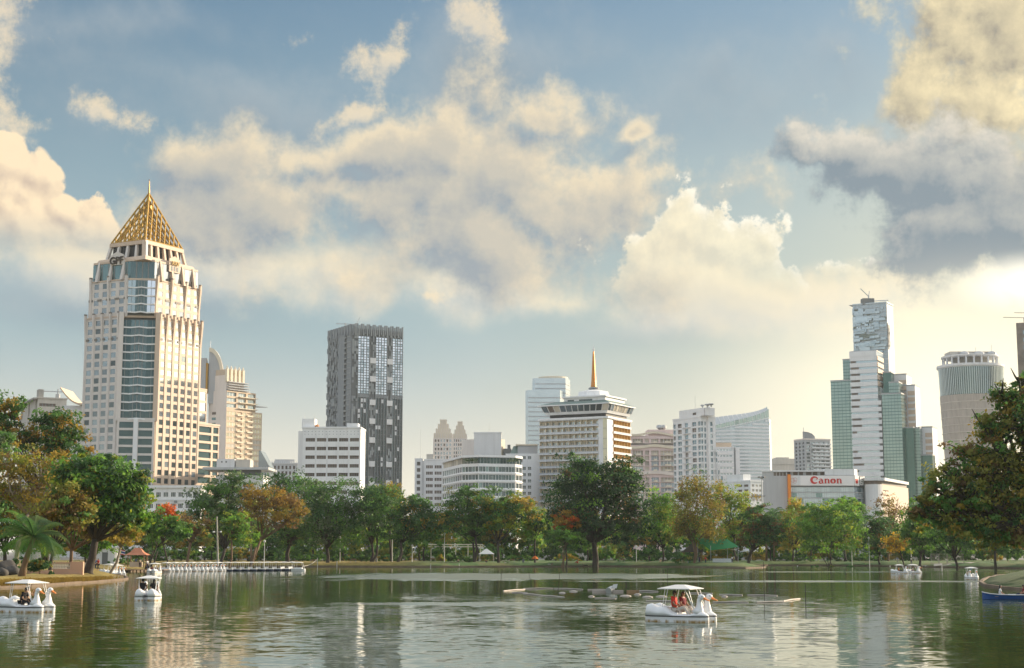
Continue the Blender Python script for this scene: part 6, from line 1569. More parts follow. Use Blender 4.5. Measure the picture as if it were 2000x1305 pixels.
    # --- far bank row
    row = [
        ('dark_tree', 'dark green tree rising between the golden tree and the white ribbon office', 562, 1090, 408, [(560, 950, 40, 26), (590, 975, 40, 34), (545, 985, 30, 34), (600, 1020, 36, 34), (570, 1040, 34, 26)], [(5, DEEP), (4, GREEN), (1, FRESH)], 8500, .42, None, .6, 31, {}),
        ('ashen_tree', 'ash-green tree with greyish drooping sprays on the far bank', 640, 1092, 398, [(640, 970, 42, 30), (620, 1010, 36, 36), (665, 1010, 34, 34), (645, 1045, 40, 28), (610, 960, 26, 24)], [(4, GREEN), (3, PALE), (3, DEEP)], 9000, .40, None, .5, 32, dict(droop=.3)),
        ('forked_tree', 'dark tree with a low forked trunk on the far bank lawn', 727, 1095, 398, [(725, 975, 38, 30), (700, 1005, 34, 32), (752, 1000, 30, 36), (720, 1030, 46, 24)], [(4, DEEP), (5, GREEN), (1, PALE)], 8500, .40, (724, 1068), .55, 33, dict(stems=2, spread=2.2)),
        ('gilded_tree', 'tree with a golden-green sunlit crown behind the forked one', 765, 1092, 415, [(755, 965, 30, 20), (775, 985, 26, 22), (740, 985, 24, 20)], [(4, GOLD), (4, LIME), (2, GREEN)], 4200, .38, None, .35, 34, {}),
        ('shade_tree', 'low dense dark tree with a leaning trunk by the flag poles', 778, 1097, 395, [(805, 1010, 40, 28), (785, 1035, 30, 26), (830, 1030, 28, 26), (812, 985, 26, 16)], [(5, DEEP), (4, GREEN), (1, GOLD)], 7000, .40, (783, 1062), .4, 35, {}),
        ('spreading_tree', 'wide spreading tree with a dark double trunk near the lawn picnickers', 926, 1095, 396, [(930, 975, 48, 24), (895, 1005, 42, 30), (955, 1005, 44, 28), (920, 1025, 50, 22), (870, 1025, 24, 26)], [(4, DEEP), (5, GREEN), (1, OLIVE), (.8, GOLD)], 9500, .40, (930, 1055), .5, 36, dict(stems=2, spread=.8)),
        ('sunlit_tree', 'yellow-topped tree just east of the wide spreading tree', 974, 1095, 394, [(1000, 985, 36, 18), (1020, 1000, 32, 22), (985, 1015, 32, 24), (960, 1020, 22, 22)], [(3, LIME), (3, GOLD), (4, GREEN), (2, DEEP)], 7200, .40, (972, 1060), .4, 37, {}),
        ('lime_tree', 'bright lime green low tree between the sunlit tree and the giant one', 1045, 1093, 402, [(1045, 1015, 26, 18), (1062, 1028, 20, 14), (1030, 1035, 22, 16)], [(4, FRESH), (3, LIME), (2, GREEN)], 3600, .38, None, .28, 38, dict(twigs=3)),
        ('giant_tree', 'giant dark green domed tree rising in front of the hotel', 1162, 1097, 384, [(1165, 930, 62, 36), (1115, 975, 46, 46), (1215, 965, 42, 50), (1165, 990, 74, 44), (1100, 1020, 34, 30), (1235, 1020, 32, 34), (1180, 1040, 62, 26), (1140, 915, 34, 20), (1225, 930, 26, 28)], [(7, (.034, .080, .030)), (5, (.055, .125, .036)), (1, FRESH), (.5, BROWN)], 24000, .42, (1160, 1050), .85, 39, dict(shell=.45)),
        ('orange_tree', 'small orange-leaved tree under the giant dark tree', 1105, 1094, 376, [(1102, 1015, 20, 14), (1118, 1022, 14, 12), (1092, 1026, 12, 10)], [(6, AMBER), (3, FLAME), (2, GOLD)], 2600, .30, None, .22, 40, {}),
        ('umbrella_tree', 'flat-topped small green tree with twisting stems beside the orange one', 1098, 1096, 372, [(1098, 1048, 34, 13), (1120, 1052, 20, 10)], [(4, GREEN), (4, FRESH)], 2600, .34, (1100, 1072), .24, 41, dict(bark='bark_brown', twigs=4, twig_len=1.6, stems=3, spread=1.2)),
        ('gap_tree', 'medium green tree filling the gap between the giant tree and the feathery pine', 1295, 1093, 402, [(1290, 985, 28, 24), (1300, 1020, 32, 30), (1275, 1030, 26, 26), (1310, 1050, 26, 18)], [(4, GREEN), (4, FRESH), (2, LIME)], 6000, .40, None, .3, 42, {}),
        ('feathery_pine', 'tall feathery olive pine behind the green canopy tent', 1356, 1097, 386, [(1365, 955, 30, 28), (1335, 975, 22, 32), (1390, 985, 24, 32), (1355, 1010, 42, 34), (1385, 1035, 30, 24), (1335, 1030, 24, 24)], [(5, OLIVE), (3, GOLD), (2, GREEN), (2, BROWN)], 11000, .30, (1358, 1050), .4, 43, dict(bark='bark_brown', shell=.2, droop=.35, stems=2, spread=.8)),
        ('airy_tree', 'airy lime-yellow tree with see-through crown before the small apartment house', 1440, 1092, 432, [(1430, 975, 34, 24), (1412, 1000, 28, 28), (1450, 1000, 26, 28), (1435, 1035, 36, 26), (1405, 960, 18, 14)], [(5, LIME), (3, FRESH), (2, GOLD)], 6500, .36, None, .35, 44, dict(shell=.2, twigs=3)),
        ('brown_shade_tree', 'dark brownish-green tree on the tip of the lawn by the green tent', 1462, 1094, 398, [(1490, 1030, 36, 26), (1470, 1050, 30, 22), (1510, 1040, 22, 24), (1475, 1005, 24, 18)], [(5, DEEP), (3, GREEN), (3, BROWN)], 7000, .38, (1470, 1068), .42, 45, {}),
        ('amber_tree', 'amber-yellow tree before the orange blade of the showroom', 1548, 1092, 430, [(1555, 995, 22, 22), (1540, 1025, 24, 26), (1565, 1030, 18, 24), (1548, 1060, 20, 16)], [(5, GOLD), (3, LIME), (2, OLIVE)], 5000, .36, None, .3, 46, dict(shell=.25)),
        ('round_tree', 'clipped round bright green tree on the far lawn before the showroom', 1622, 1092, 402, [(1622, 1040, 58, 46), (1600, 1020, 36, 32), (1645, 1018, 36, 32), (1622, 1010, 44, 24)], [(3, GREEN), (6, FRESH), (1.5, LIME)], 12000, .36, (1622, 1075), .25, 47, dict(shell=.72, clump=.2, stems=4, spread=3.0)),
        ('back_tree', 'green crown peeping over the clipped round tree', 1652, 1090, 425, [(1650, 985, 26, 12), (1668, 998, 18, 16)], [(5, GREEN), (2, FRESH)], 2400, .38, None, .3, 48, {}),
        ('cypress_tree', 'dark narrow tree standing between the round tree and the yellow one', 1718, 1093, 402, [(1718, 1045, 24, 30), (1715, 1025, 18, 20), (1722, 1068, 18, 16)], [(6, DEEP), (2, GREEN), (2, BROWN)], 4200, .36, None, .28, 49, {}),
        ('golden_shower_tree', 'small bright yellow flowering tree on the far eastern lawn', 1763, 1097, 386, [(1752, 1055, 22, 14), (1765, 1065, 16, 14), (1740, 1068, 14, 12)], [(6, (.62, .40, .03)), (2, GOLD), (1, LIME)], 2300, .32, None, .2, 50, {}),
        ('wispy_tree', 'wispy half-bare tree before the pale drum wall of the showroom', 1735, 1090, 440, [(1738, 985, 26, 20), (1750, 1010, 26, 22), (1725, 1005, 18, 18)], [(4, BROWN), (3, OLIVE), (2, GOLD)], 1900, .30, None, .3, 51, dict(bark='bark_brown', twigs=6, twig_len=2.4, shell=.2)),
    ]
    for nm, lab, px, py, D, bl, pal, n, sz, fk, r, sd, kw in row:
        tree(nm, lab, px, py, D, bl, pal, n, sz, fk, r, seed=sd, **kw)
    # --- east side
    tree('overhanging_tree', 'huge brown-green tree overhanging the water at the eastern edge', 2075, 1128, 172, [(1985, 795, 40, 36), (1950, 850, 46, 34), (1900, 895, 40, 30), (1860, 930, 34, 26), (1825, 960, 26, 22), (1960, 910, 60, 36), (1910, 960, 56, 34), (1990, 960, 50, 50), (1870, 985, 46, 26), (1950, 1010, 60, 30), (2030, 830, 60, 60), (2060, 930, 70, 60), (1995, 745, 16, 14), (1800, 985, 22, 16), (1930, 830, 24, 20), (1795, 1010, 26, 20), (1840, 1020, 38, 24), (1900, 1035, 48, 24), (1965, 1050, 50, 28), (1970, 780, 26, 24)],
         [(7, OLIVE), (1, BROWN), (2.5, DEEP), (5, GREEN), (2, GOLD)], 36000, .26, (2060, 1035), 1.0, seed=61, shell=.3, clump=.34, twigs=4, twig_len=1.8)
    for i, (px, D, bl, lab) in enumerate((
        (1800, 372, [(1795, 1010, 26, 24), (1815, 1035, 30, 26), (1780, 1040, 22, 22), (1800, 1060, 26, 18)], 'fresh green tree over the eastern lawn next to the yellow flowering one'),
        (1865, 352, [(1860, 1000, 40, 34), (1840, 1035, 34, 28), (1885, 1035, 36, 30), (1862, 1060, 40, 18)], 'dense green tree behind the fence panels on the eastern bank'),
        (1945, 345, [(1940, 1010, 44, 40), (1920, 1045, 40, 28), (1965, 1045, 40, 30)], 'dark green tree low under the huge overhanging one'),
        (2010, 350, [(2000, 1020, 40, 40), (2020, 1050, 40, 30)], 'dark tree cut by the eastern edge behind the overhanging one'))):
        tree('bank_tree', lab, px, 1096, D, bl, [(4, GREEN), (4, FRESH) if i < 2 else (3, DEEP), (2, DEEP)], 7000, .38, None, .35, seed=70 + i)
make_trees()

def palm(name, label, px, py, D, top, R, nf, seed, drop=.5, r=.22):
    X = X_(px, py, D); z0 = ground_at(X, D); t = thing(name, label, 'palm', (X, D, z0)); rn = random.Random(seed)
    h = at(top[0], top[1], D) - Vector((X, D, z0)); m = MB()
    pts = [Vector((0, 0, -.4)), Vector((h.x * .15, 0, h.z * .2)), Vector((h.x * .55, 0, h.z * .6)), h]; m.tube(pts, [r * 1.7, r * 1.2, r, r * .8], 9)
    for k in range(14):
        q = k / 14; p = pts[0].lerp(pts[3], q); 
    m.build('trunk', 'bark_brown', t, smooth=True)
    for k in range(nf):
        a = 2 * math.pi * k / nf + rn.uniform(-.2, .2); el_ = rn.uniform(-.25, 1.25); L = R * rn.uniform(.8, 1.1)
        d = Vector((math.cos(a) * math.cos(el_), math.sin(a) * math.cos(el_), math.sin(el_))); m = MB(); pr = h.copy(); side = d.cross(Vector((0, 0, 1))).normalized(); n = 16
        sp = [pr.copy()]
        for j in range(n):
            d = (d + Vector((0, 0, -drop * .16 * (.4 + j / n)))).normalized(); pr = pr + d * (L / n); sp.append(pr.copy())
        m.tube(sp, [.05 * (1 - .8 * j / n) + .01 for j in range(n + 1)], 4)
        for j in range(2, n + 1):
            p = sp[j]; dd = (sp[j] - sp[j - 1]).normalized(); ll = L * .24 * math.sin(math.pi * (.12 + .80 * j / n)) + .15
            for s in (-1, 1):
                for q in (0, .5):
                    p2 = p - dd * (L / n) * q; e = p2 + (side * s * .8 + dd * .55 + Vector((0, 0, -.42))).normalized() * ll; w = dd * .05
                    m.quad(p2 - w, p2 + w, e + w * .3, e - w * .3)
        me = m.mesh('frond', 'leaf'); at_ = me.attributes.new('leafcol', 'FLOAT_COLOR', 'POINT'); c = [x * rn.uniform(.7, 1.1) for x in rn.choice((GREEN, DEEP, GREEN, DEEP))]
        at_.data.foreach_set('color', (c + [1]) * len(me.vertices)); link('frond', me, t)
    return t
palm('coconut_palm', 'coconut palm with a curved trunk on the near west bank', 42, 1122, 178, (66, 1050), 5.2, 26, 3, .75, .3)
palm('slender_palm', 'slender palm whose fronds show above the trees before the blank showroom wall', 1512, 1090, 445, (1510, 1003), 4.6, 16, 5, .9)
palm('slender_palm', 'slender palm with arching fronds next to the round lime tree on the far bank', 1497, 1090, 440, (1497, 1008), 3.6, 14, 6, .9)

def fillers():
    """unremarkable park trees further back; a few shared meshes"""
    base = []
    for k, pal in enumerate(([(4, DEEP), (4, GREEN), (1, OLIVE)], [(4, GREEN), (3, OLIVE), (2, GOLD)], [(3, GREEN), (3, FRESH), (2, LIME)])):
        bl = [((0, 0, 9.4), (4.9, 4.2, 3.4)), ((-3.2, .5, 7.0), (3.7, 3.2, 3.0)), ((3.3, -.5, 7.2), (3.7, 3.2, 3.0)), ((.4, 1.0, 4.8), (5.0, 3.0, 2.6))]
        base.append((leaves_mesh('crown', bl, 4600, .46, pal, 90 + k), trunk_mb(.32, (0, 0, 3.6), [b[0] for b in bl], 90 + k).mesh('trunk', 'bark_dark', True)))
    rn = random.Random(77); lab = ('dark green park tree in the back row beyond the lawns', 'olive and gold park tree in the back row beyond the lawns', 'fresh green park tree in the back row beyond the lawns')
    spots = [(px, rn.uniform(446, 500)) for px in range(240, 1990, 30)]
    for i, (px, D) in enumerate(spots):
        v = i % 3 if rn.random() < .7 else rn.randrange(3); X = X_(px + rn.uniform(-12, 12), 1080, D); s = rn.uniform(.72, 1.12)
        if 380 < px < 640: s *= 1.15
        t = thing('park_tree', lab[v], 'tree', (X, D, 1.0), rn.uniform(0, 6.28), ('dark', 'olive', 'fresh')[v] + ' park trees in the back row'); t.scale = (s, s, s * rn.uniform(.9, 1.15))
        link('trunk', base[v][1], t); link('crown', base[v][0], t)
fillers()
# ------------------------------------------------------------------ people
P('skin', (0.42, 0.24, 0.15), 0.55, var=0.05, coord='obj'); P('skin_dark', (0.27, 0.15, 0.09), 0.55, var=0.05, coord='obj')
P('hair_black', (0.012, 0.010, 0.009), 0.5, var=0.1); P('hair_brown', (0.07, 0.028, 0.014), 0.5, var=0.1)
for nm, c in (('cloth_red', (.58, .045, .03)), ('cloth_maroon', (.16, .012, .02)), ('cloth_grey', (.38, .35, .34)), ('cloth_pale', (.55, .50, .45)), ('cloth_black', (.014, .014, .017)), ('cloth_navy', (.02, .03, .07)), ('cloth_white', (.72, .72, .70)), ('cloth_beige', (.45, .36, .26)), ('cloth_orange', (.62, .16, .03)), ('cloth_blue', (.06, .16, .34))):
    P(nm, c, 0.85, var=0.10, vscale=6, coord='obj', stretch=(1, 1, 1))
P('eye_dark', (0.02, 0.015, 0.01), 0.3, var=0.0); P('lip', (0.35, 0.12, 0.09), 0.5, var=0.0)

POSES = {
    'stand': dict(pel=(0, 0, .92), sp=(0, 0, 1.10), ch=(.01, 0, 1.30), nk=(.01, 0, 1.45), hd=(.04, 0, 1.57), el=((-.03, .24, 1.09), (-.03, -.24, 1.09)), wr=((.07, .25, .86), (.07, -.25, .86)), kn=((.03, .10, .49), (.03, -.10, .49)), an=((-.02, .11, .08), (-.02, -.11, .08))),
    'walk': dict(pel=(0, 0, .91), sp=(0, 0, 1.10), ch=(.03, 0, 1.30), nk=(.04, 0, 1.45), hd=(.07, 0, 1.57), el=((.10, .23, 1.10), (-.14, -.23, 1.10)), wr=((.28, .22, .95), (-.10, -.24, .86)), kn=((.20, .09, .50), (-.03, -.09, .48)), an=((.24, .09, .09), (-.34, -.09, .15))),
    'sit': dict(pel=(0, 0, .10), sp=(-.04, 0, .29), ch=(-.05, 0, .51), nk=(-.03, 0, .66), hd=(.0, 0, .79), el=((.02, .26, .33), (.02, -.26, .33)), wr=((.22, .18, .20), (.24, -.16, .22)), kn=((.44, .12, .22), (.46, -.12, .20)), an=((.66, .12, -.20), (.68, -.12, -.20))),
    'lean': dict(pel=(0, 0, .10), sp=(.06, 0, .28), ch=(.17, 0, .47), nk=(.25, 0, .60), hd=(.31, 0, .72), el=((.22, .25, .28), (.26, -.25, .27)), wr=((.46, .18, .16), (.50, -.16, .16)), kn=((.46, .14, .20), (.48, -.14, .18)), an=((.68, .12, -.20), (.70, -.12, -.20))),
    'photo': dict(pel=(0, 0, .10), sp=(-.03, 0, .29), ch=(-.02, 0, .51), nk=(.02, 0, .66), hd=(.06, 0, .78), el=((.20, .22, .40), (.20, -.22, .40)), wr=((.36, .12, .62), (.36, -.10, .62)), kn=((.44, .12, .22), (.46, -.12, .20)), an=((.66, .12, -.20), (.68, -.12, -.20))),
    'ground': dict(pel=(0, 0, .12), sp=(-.08, 0, .30), ch=(-.10, 0, .50), nk=(-.07, 0, .65), hd=(-.03, 0, .77), el=((.08, .25, .36), (-.22, -.25, .32)), wr=((.30, .18, .38), (-.34, -.28, .06)), kn=((.36, .14, .42), (.40, -.16, .34)), an=((.52, .14, .06), (.62, -.14, .06))),
    'recline': dict(pel=(0, 0, .12), sp=(-.20, 0, .17), ch=(-.40, 0, .26), nk=(-.52, 0, .36), hd=(-.60, 0, .46), el=((-.50, .24, .10), (-.46, -.24, .08)), wr=((-.30, .28, .06), (-.26, -.26, .05)), kn=((.40, .10, .16), (.40, -.12, .26)), an=((.82, .10, .07), (.76, -.12, .07))),
}
def skinned(verts, rad, edges, sub=1):
    me = bpy.data.meshes.new('s'); me.from_pydata(verts, edges, []); o = bpy.data.objects.new('s', me); col.objects.link(o)
    m = o.modifiers.new('k', 'SKIN'); m.use_smooth_shade = True
    for i, r in enumerate(rad): me.skin_vertices[0].data[i].radius = (r, r) if not hasattr(r, '__len__') else r
    me.skin_vertices[0].data[0].use_root = True
    s = o.modifiers.new('d', 'SUBSURF'); s.levels = sub; s.render_levels = sub
    bpy.context.view_layer.update()
    r = bpy.data.meshes.new_from_object(o.evaluated_get(bpy.context.evaluated_depsgraph_get()))
    bpy.data.objects.remove(o); bpy.data.meshes.remove(me); return r
_body = {}
def ell(mb, c, r, m=0, seg=8, rings=5, ax=None):
    pr = [(math.sin(math.pi * k / rings) * 1.0 + 1e-3, -math.cos(math.pi * k / rings)) for k in range(rings + 1)]
    i0 = len(mb.v); mb.lathe((0, 0, 0), pr, seg, m)
    for k in range(i0, len(mb.v)):
        v = mb.v[k]; mb.v[k] = (c[0] + v[0] * r[0], c[1] + v[1] * r[1], c[2] + v[2] * r[2])
def pose_meshes(pose):
    if pose in _body: return _body[pose]
    p = {k: (Vector(v) if not isinstance(v[0], tuple) else [Vector(q) for q in v]) for k, v in POSES[pose].items()}
    up = (p['ch'] - p['sp']).normalized(); sh = [p['ch'] + up * .09 + Vector((0, s * .165, 0)) for s in (1, -1)]
    hip = [p['pel'] + Vector((0, s * .085, -.03)) for s in (1, -1)]
    V, R, E = [], [], []
    def add(v, r, par=None):
        V.append(tuple(v)); R.append(r)
        if par is not None: E.append((par, len(V) - 1))
        return len(V) - 1
    a = add(p['pel'], .12); b = add(p['sp'], .115, a); c = add(p['ch'], (.13, .15), b); n = add(p['nk'], .052, c)
    hd = p['hd']; h1 = add(hd + Vector((-.01, 0, -.06)), .062, n); h2 = add(hd, .083, h1); h3 = add(hd + Vector((-.01, 0, .09)), .07, h2)
    hands = []
    for i in (0, 1):
        s = add(sh[i], .06, c); e = add(p['el'][i], .042, s); w = add(p['wr'][i], .029, e); d = (p['wr'][i] - p['el'][i]).normalized(); add(p['wr'][i] + d * .07, .034, w); hands.append((p['wr'][i] + d * .06, d))
        g = add(hip[i], .085, a); k = add(p['kn'][i], .06, g); f = add(p['an'][i], .042, k); add(p['an'][i] + Vector((.15, 0, -.04 if p['an'][i].z < .2 else -.03)), .034, f)
    body = skinned(V, R, E)
    # fingers, face
    mb = MB()
    for i, (w, d) in enumerate(hands):
        side = Vector((0, 1, 0)) if abs(d.y) < .8 else Vector((1, 0, 0)); side = (side - d * side.dot(d)).normalized(); nn = d.cross(side)
        for k, (o, l) in enumerate(((-.03, .07), (-.01, .085), (.01, .08), (.03, .065))):
            q = w + side * o; mb.tube([q, q + d * l * .5 + nn * .005, q + d * l * .9 + nn * .022], [.0095, .009, .006], 5)
        th = -side if i == 0 else side; q = w - d * .035 + th * .03; mb.tube([q, q + th * .03 + d * .03, q + th * .034 + d * .06], [.011, .010, .007], 5)
    ell(mb, hd + Vector((.10, 0, -.01)), (.022, .015, .024)); 
    for s in (1, -1): ell(mb, hd + Vector((.082, s * .033, .018)), (.012, .014, .009), 1, 6, 4); ell(mb, hd + Vector((-.005, s * .085, 0)), (.022, .012, .034))
    ell(mb, hd + Vector((.083, 0, -.052)), (.012, .026, .008), 2, 6, 4)
    fm = mb.mesh('f', ['skin', 'eye_dark', 'lip'])
    bm = bmesh.new(); bm.from_mesh(body); bm.from_mesh(fm); bm.to_mesh(body); bm.free(); body.materials.clear()
    # shirt: torso and sleeves, a little proud of the body
    V, R, E = [], [], []
    a = add(p['pel'] + up * .02, .15); b = add(p['sp'], .142, a); c = add(p['ch'], (.155, .172), b); add(p['ch'] + up * .11, .078, c)
    for i in (0, 1): s = add(sh[i], .078, c); add(sh[i].lerp(p['el'][i], .75), .062, s)
    shirt = skinned(V, R, E)
    V, R, E = [], [], []
    a = add(p['pel'], .138)
    for i in (0, 1): g = add(hip[i], .102, a); k = add(p['kn'][i], .076, g); add(p['an'][i].lerp(p['kn'][i], .08), .06, k)
    trs = skinned(V, R, E)
    def hair(long):
        m = MB(); ell(m, hd + Vector((-.018, 0, .045)), (.098, .094, .088), 0, 10, 6)
        if long:
            bk = -1; m.loft([[tuple(hd + Vector((x, y * .085, z))) for x, y in ((-.02, -1), (-.10, -.8), (-.115, 0), (-.10, .8), (-.02, 1), (-.04, 0))] for z in (.05, -.05)] + [[tuple(hd + Vector((x - .02 - .04 * q, y * (.095 - .01 * q), -.05 - .12 * q))) for x, y in ((-.01, -1), (-.09, -.8), (-.10, 0), (-.09, .8), (-.01, 1), (-.03, 0))] for q in (1, 2, 2.6)])
        else: ell(m, hd + Vector((-.055, 0, -.01)), (.055, .08, .06), 0, 8, 5)
        return m.mesh('hair', 'hair_black', True)
    for me in (body, shirt, trs):
        if not me.materials: pass
    _body[pose] = (body, shirt, trs, hair(False), hair(True)); return _body[pose]
def setm(o, mats):
    for k, q in enumerate(mats):
        o.material_slots[k].link = 'OBJECT'; o.material_slots[k].material = MATS[q]
def person(label, pose, loc, rz, top='cloth_white', legs='cloth_navy', hair='hair_black', long=False, skin='skin', scl=1.0, group=None, tilt=0.0):
    b, s, t, h0, h1 = pose_meshes(pose)
    for me, k in ((b, 3), (s, 1), (t, 1)):
        while len(me.materials) < k: me.materials.append(MATS['skin'])
    o = link('person', b, None, loc, rz); o.scale = (scl,) * 3; setm(o, [skin, 'eye_dark', 'lip']); tag(o, label, 'person', group)
    c = link('shirt', s, o); setm(c, [top]); c = link('trousers', t, o); setm(c, [legs]); c = link('hair', h1 if long else h0, o); setm(c, [hair])
    return o
# ------------------------------------------------------------------ boats
P('boat_white', (0.78, 0.79, 0.80), 0.35, var=0.06, vscale=1.2, coord='obj', stretch=(1, 1, 1), coat=0.2)
def stained_hull():
    m = bpy.data.materials.new('hull_white'); m.use_nodes = True; g = G(m.node_tree); b = g.n['Principled BSDF']
    v = g.n.new('ShaderNodeTexCoord').outputs['Object']; s = g.sep(v)
    n = g.noise(g.mapping(v, scl=(1, 1, .3)), 2.6, 5, .65)
    k = g.m('MULTIPLY', g.ss(s[2], .17, .02), g.ss(n, .40, .58)); c = g.mix(k, (0.74, 0.75, 0.76), (0.30, 0.17, 0.02))
    c = g.mix(g.mul(g.ss(n, .62, .74), .5), c, (.25, .2, .1)); g.put(b.inputs['Base Color'], c); b.inputs['Roughness'].default_value = .4; MATS['hull_white'] = m
stained_hull()
P('strake_black', (0.02, 0.02, 0.022), 0.5, var=0.0); P('beak_orange', (0.70, 0.22, 0.04), 0.4, var=0.05, coord='obj'); P('boat_floor', (0.20, 0.19, 0.18), 0.7, var=0.1)
P('canopy_cloth', (0.80, 0.79, 0.76), 0.7, var=0.05, coord='obj', trans=0.12); P('post_white', (0.75, 0.75, 0.74), 0.4, var=0.0)
P('hull_navy', (0.012, 0.022, 0.055), 0.3, var=0.15, coord='obj', coat=.3); P('hull_blue', (0.02, 0.075, 0.26), 0.35, var=0.12, coord='obj', coat=.2)

def plan(x, L, w, tail=.6):
    """half-width of a float at station x"""
    u = x / (L / 2); return w * (1 - abs(u) ** 3.2) ** .5 if u > 0 else w * (1 - tail * abs(u) ** 4) ** .5
_sw = {}
def swan_parts():
    if _sw: return _sw
    L = 3.4; xs = [-1.7, -1.6, -1.3, -.9, -.4, .1, .6, 1.0, 1.35, 1.58, 1.69]
    hull = MB(); shell = MB(); strake = MB()
    def topz(x):   # silhouette of the body: raised tail, low cockpit, breast
        pts = [(-1.7, .84), (-1.45, .90), (-1.0, .74), (-.65, .80), (-.3, .62), (0.0, .44), (.7, .42), (1.0, .50), (1.3, .58), (1.55, .46), (1.7, .34)]
        for (a, za), (b, zb) in zip(pts[:-1], pts[1:]):
            if a <= x <= b: t = (x - a) / (b - a); t = t * t * (3 - 2 * t); return za + (zb - za) * t
        return .4
    for s in (-1, 1):
        yc = s * .46
        hull.loft([[(x, yc - plan(x, L, .36) * .8 * 1, -.22), (x, yc + plan(x, L, .36) * .8, -.22), (x, yc + plan(x, L, .42), .0), (x, yc + plan(x, L, .42), .26), (x, yc - plan(x, L, .42), .26), (x, yc - plan(x, L, .42), .0)] for x in xs])
        strake.loft([[(x, yc - plan(x, L, .44) - .01, .262), (x, yc + plan(x, L, .44) + .01, .262), (x, yc + plan(x, L, .44) + .01, .305), (x, yc - plan(x, L, .44) - .01, .305)] for x in xs])
        sec = []
        for k in range(41):
            x = -1.7 + 3.4 * k / 40; w = max(plan(x, L, .43), .03); tz = topz(x); r = []
            for q in range(9):
                a = math.pi * q / 8; r.append((x, yc + w * math.cos(a) * (1 - .10 * math.sin(a)), .306 + (tz - .306) * math.sin(a) ** .8 * (.78 if x > -.3 and x < .9 else 1.0)))
            sec.append(r)
        shell.loft(sec)
    _sw['hull'] = hull.mesh('hull', 'hull_white', False); _sw['strake'] = strake.mesh('strake', 'strake_black'); _sw['shell'] = shell.mesh('swan_body', 'boat_white', True)
    fl = MB(); fl.box((.05, 0, .02), (2.5, .5, .22)); fl.box((-.52, 0, .30), (.12, 1.30, .42)); fl.box((-.22, 0, .30), (.55, 1.3, .16)); _sw['seat'] = fl.mesh('seat', 'boat_white')
    nk = MB(); pts = [(1.12, 0, .45), (1.18, 0, .62), (1.20, 0, .80), (1.19, 0, .96), (1.20, 0, 1.10), (1.27, 0, 1.18)]; nk.tube(pts, [.34, .24, .165, .13, .12, .13], 12); ell(nk, Vector((1.31, 0, 1.24)), (.19, .15, .155), 0, 12, 8); _sw['neck'] = nk.mesh('neck', 'boat_white', True)
    bk = MB(); bk.loft([[(1.44, -.085, 1.15), (1.44, .085, 1.15), (1.46, .06, 1.26), (1.46, -.06, 1.26)], [(1.60, -.08, 1.09), (1.60, .08, 1.09), (1.60, .05, 1.16), (1.60, -.05, 1.16)], [(1.76, -.05, 1.05), (1.76, .05, 1.05), (1.76, .03, 1.09), (1.76, -.03, 1.09)]]); _sw['beak'] = bk.mesh('beak', 'beak_orange')
    ey = MB(); [ell(ey, Vector((1.40, s * .118, 1.285)), (.028, .025, .028), 0, 6, 4) for s in (-1, 1)]; _sw['eye'] = ey.mesh('eye', 'eye_dark')
    cl = MB(); cl.lathe((1.19, 0, .80), [(.16, -.02), (.17, 0), (.16, .02)], 12); _sw['collar'] = cl.mesh('collar', 'post_white')
    cn = MB(); g_ = [(-1.0, 0), (-.5, 1), (0, 1), (.5, 1), (1.0, 0)]
    Wc, Lc = .84, .90
    cn.prism([(-Lc, -Wc), (Lc, -Wc), (Lc, Wc), (-Lc, Wc)], 1.62, 1.66); cn.prism([(-Lc, -Wc), (Lc, -Wc), (Lc, Wc), (-Lc, Wc)], 1.661, 1.84, poly2=[(-.25, -.12), (.25, -.12), (.25, .12), (-.25, .12)]); _sw['canopy'] = cn.mesh('canopy', 'canopy_cloth')
    return _sw
def swan_boat(label, loc, rz, scl=1.0, group=None, roof=True, cx=-.05):
    p = swan_parts(); t = thing('swan_boat', label, 'pedal boat', loc, rz, group); t.scale = (scl,) * 3
    h = link('hull', p['hull'], t); link('strake', p['strake'], h); link('swan_body', p['shell'], t); link('seat', p['seat'], t)
    for s in (-1, 1):
        n = link('neck', p['neck'], t, (0, s * .46, 0)); link('beak', p['beak'], n); link('eye', p['eye'], n); link('collar', p['collar'], n)
    if roof:
        link('canopy', p['canopy'], t, (cx, 0, 0))
        for s in (-1, 1):
            for (x0, z0, x1) in ((-.78, .72, -.55), (-.66, .72, -.40), (1.02, .50, .55), (1.02, .50, .75)):
                if 'post%.2f' % x0 + str(x1) + str(s) not in p:
                    m = MB(); m.tube([(x0, s * .62, z0), (x1 + cx, s * .66, 1.63)], .02, 6); p['post%.2f' % x0 + str(x1) + str(s)] = m.mesh('post', 'post_white')
                link('post', p['post%.2f' % x0 + str(x1) + str(s)], t)
    return t
def seat_at(boat, x, y, z):
    """world point for someone sitting in the boat"""
    q = Matrix.Rotation(boat.rotation_euler.z, 3, 'Z') @ (Vector((x, y, z)) * boat.scale.x); return boat.location + q

